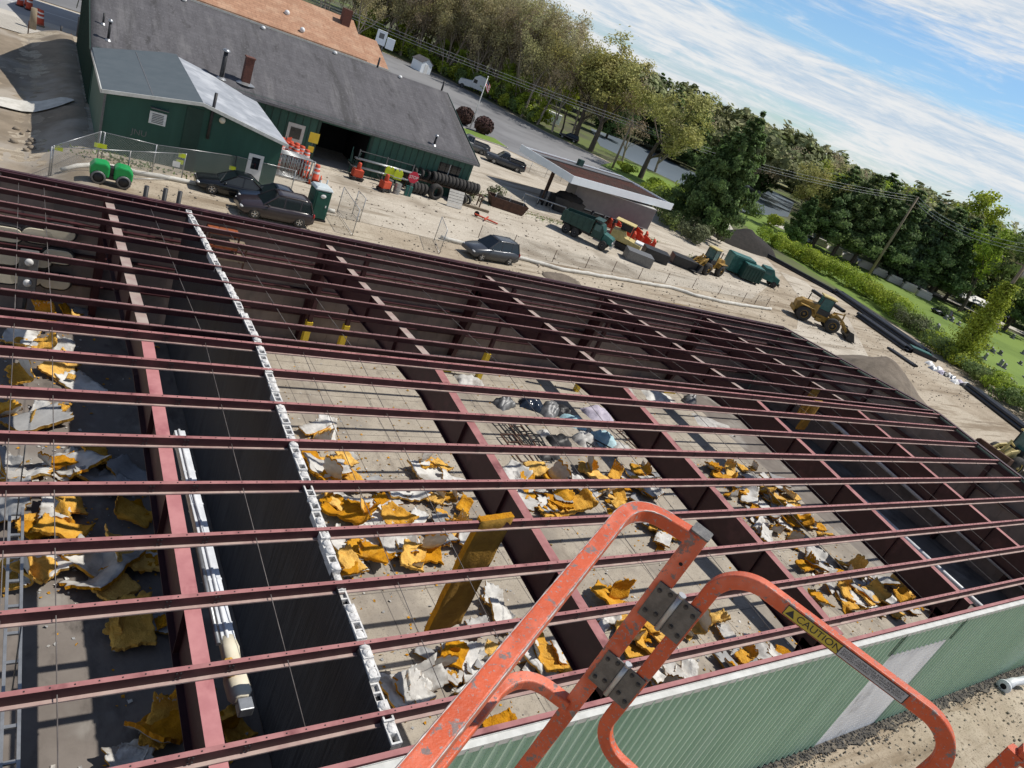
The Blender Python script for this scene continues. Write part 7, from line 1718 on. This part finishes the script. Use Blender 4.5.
# hinges: two leaves of zinc plate, a pin between
for zc in (-.183, -.405):
    b = MB(); ah = a_end-.0195-.0022; c_ax = (bp(0, 1, 0)-bp(0, 0, 0)).normalized(); z_ax = c_ax.cross(D1).normalized(); z_ax = z_ax if z_ax.z > 0 else -z_ax; RG = Matrix((c_ax, z_ax.cross(c_ax), z_ax)).transposed()
    for c0, c1 in ((-.008, .037), (.049, .093)):
        b.box(bp(ah, (c0+c1)/2, zc), (c1-c0, .004, .098), 0, 0, RG)
    h_ = b.build('hinge_leaf', M['zinc'], bk, bevel=.0015)
    b = MB(); b.tube([bp(ah-.002, .043, zc-.049), bp(ah-.002, .043, zc+.049)], .0062, 12); b.tube([bp(ah-.002, .043, zc+.0495), bp(ah-.002, .043, zc+.056)], .0085, 12); b.build('hinge_pin', M['galv'], h_)
    for c in (.002, .024, .062, .083):
        for dz in (-.030, .030):
            q = bp(ah-.0018, c, zc+dz+(.008 if c in (.024, .062) else 0)); e = q-D1*.0028; b = MB(); b.tube([q, e], .0052, 8); b.tube([e-D1*.00005, e-D1*.0014], .0033, 8); b.build('hinge_bolt', M['zinc_dark'], h_)
# caution decal on the side of the gate's top bar, facing the viewer
side = ag-dg-.0005
def plate(name, c0, c1, z0, z1, m, lift, par):
    b = MB(); b.add([bp(side-lift, c0, z0), bp(side-lift, c1, z0), bp(side-lift, c1, z1), bp(side-lift, c0, z1)], [(0, 1, 2, 3)]); return b.build(name, M[m], par)
M['decal_yellow'] = mat('decal_yellow', (.52, .40, .05), (.44, .33, .04), 40, .5)
M['decal_white'] = mat('decal_white', (.42, .42, .43), (.33, .33, .34), 50, .5)
dz0, dz1 = gt-.0128, gt+.0118
d0 = plate('caution_decal', .203, .449, dz0, dz1, 'black', 0, gate)
d1 = plate('yellow_panel', .2045, .3165, dz0+.0015, dz1-.0015, 'decal_yellow', .0004, d0)
d2 = plate('white_panel', .318, .447, dz0+.0015, dz1-.0015, 'decal_white', .0004, d0)
# lettering runs along D2 and faces the viewer side (-D1)
c_ax = (bp(0, 1, 0)-bp(0, 0, 0)).normalized(); z_ax = -(c_ax.cross(D1)).normalized(); z_ax = z_ax if z_ax.z > 0 else -z_ax
Rm = Matrix((c_ax, z_ax, c_ax.cross(z_ax))).transposed().to_4x4()
def decal_text(body, size, c, z, lift=.0009, par=d0, align='LEFT', sx=1.0):
    cu = bpy.data.curves.new('lettering', 'FONT'); cu.materials.append(M['black']); cu.body = body; cu.size = size; cu.align_x = align; cu.align_y = 'CENTER'; cu.space_line = .9
    tmp = bpy.data.objects.new('lettering', cu); me = bpy.data.meshes.new_from_object(tmp); bpy.data.objects.remove(tmp)
    o = bpy.data.objects.new('lettering', me); COL.objects.link(o); o.parent = par
    o.matrix_local = Matrix.Translation(bp(side-lift, c, z)) @ Rm @ Matrix.Diagonal((sx, 1, 1, 1)); return o
decal_text('CAUTION', .0205, .228, gt-.0005, sx=.98)
zc = gt
b = MB(); b.add([bp(side-.0009, .207, zc-.0075), bp(side-.0009, .225, zc-.0075), bp(side-.0009, .216, zc+.0075)], [(0, 1, 2)]); b.build('warning_triangle', M['black'], d0)
decal_text('DO NOT CLIMB OVER RAILS. KEEP GATE\nCLOSED AND LATCHED WHEN RAISED.\nATTACH LANYARD TO ANCHOR POINT.', .0058, .321, gt, sx=1.15)
# bare metal worn along the edges
for sd, r0 in ((1, .0021), (-1, .0016)):
    rw = random.Random(3+sd); Q = []; Rr = []
    base = [(a_, c_) for a_, c_ in TR if -1.5 < a_]
    for (a0, c0), (a1, c1) in zip(base[:-1], base[1:]):
        n = max(1, int(abs(a1-a0)/.012))
        for k in range(n): f = k/n; Q.append(raw(a0+(a1-a0)*f, c0+(c1-c0)*f, 0)); Rr.append(r0*rw.uniform(.25, 1.15))
    tn = [(Q[min(i+1, len(Q)-1)]-Q[max(i-1, 0)]).normalized() for i in range(len(Q))]
    b = MB(); b.tube([q_+t_.cross(Zv)*(sd*(hw-.0012))-Zv*.0012 for q_, t_ in zip(Q, tn)], Rr, 6); b.build('worn_edge', M['rail_edge'], bk)
q = G(1018, 752, EYE.z-.78)-BO
b = MB(); b.tube([q, q+D2*.5-D1*.05], 1.0, 4, 0, True, False, rprof()); b.tube([q, q-Zv*.5], 1.0, 4, 0, True, False, rprof()); b.build('step_rail', M['rail'], bk)
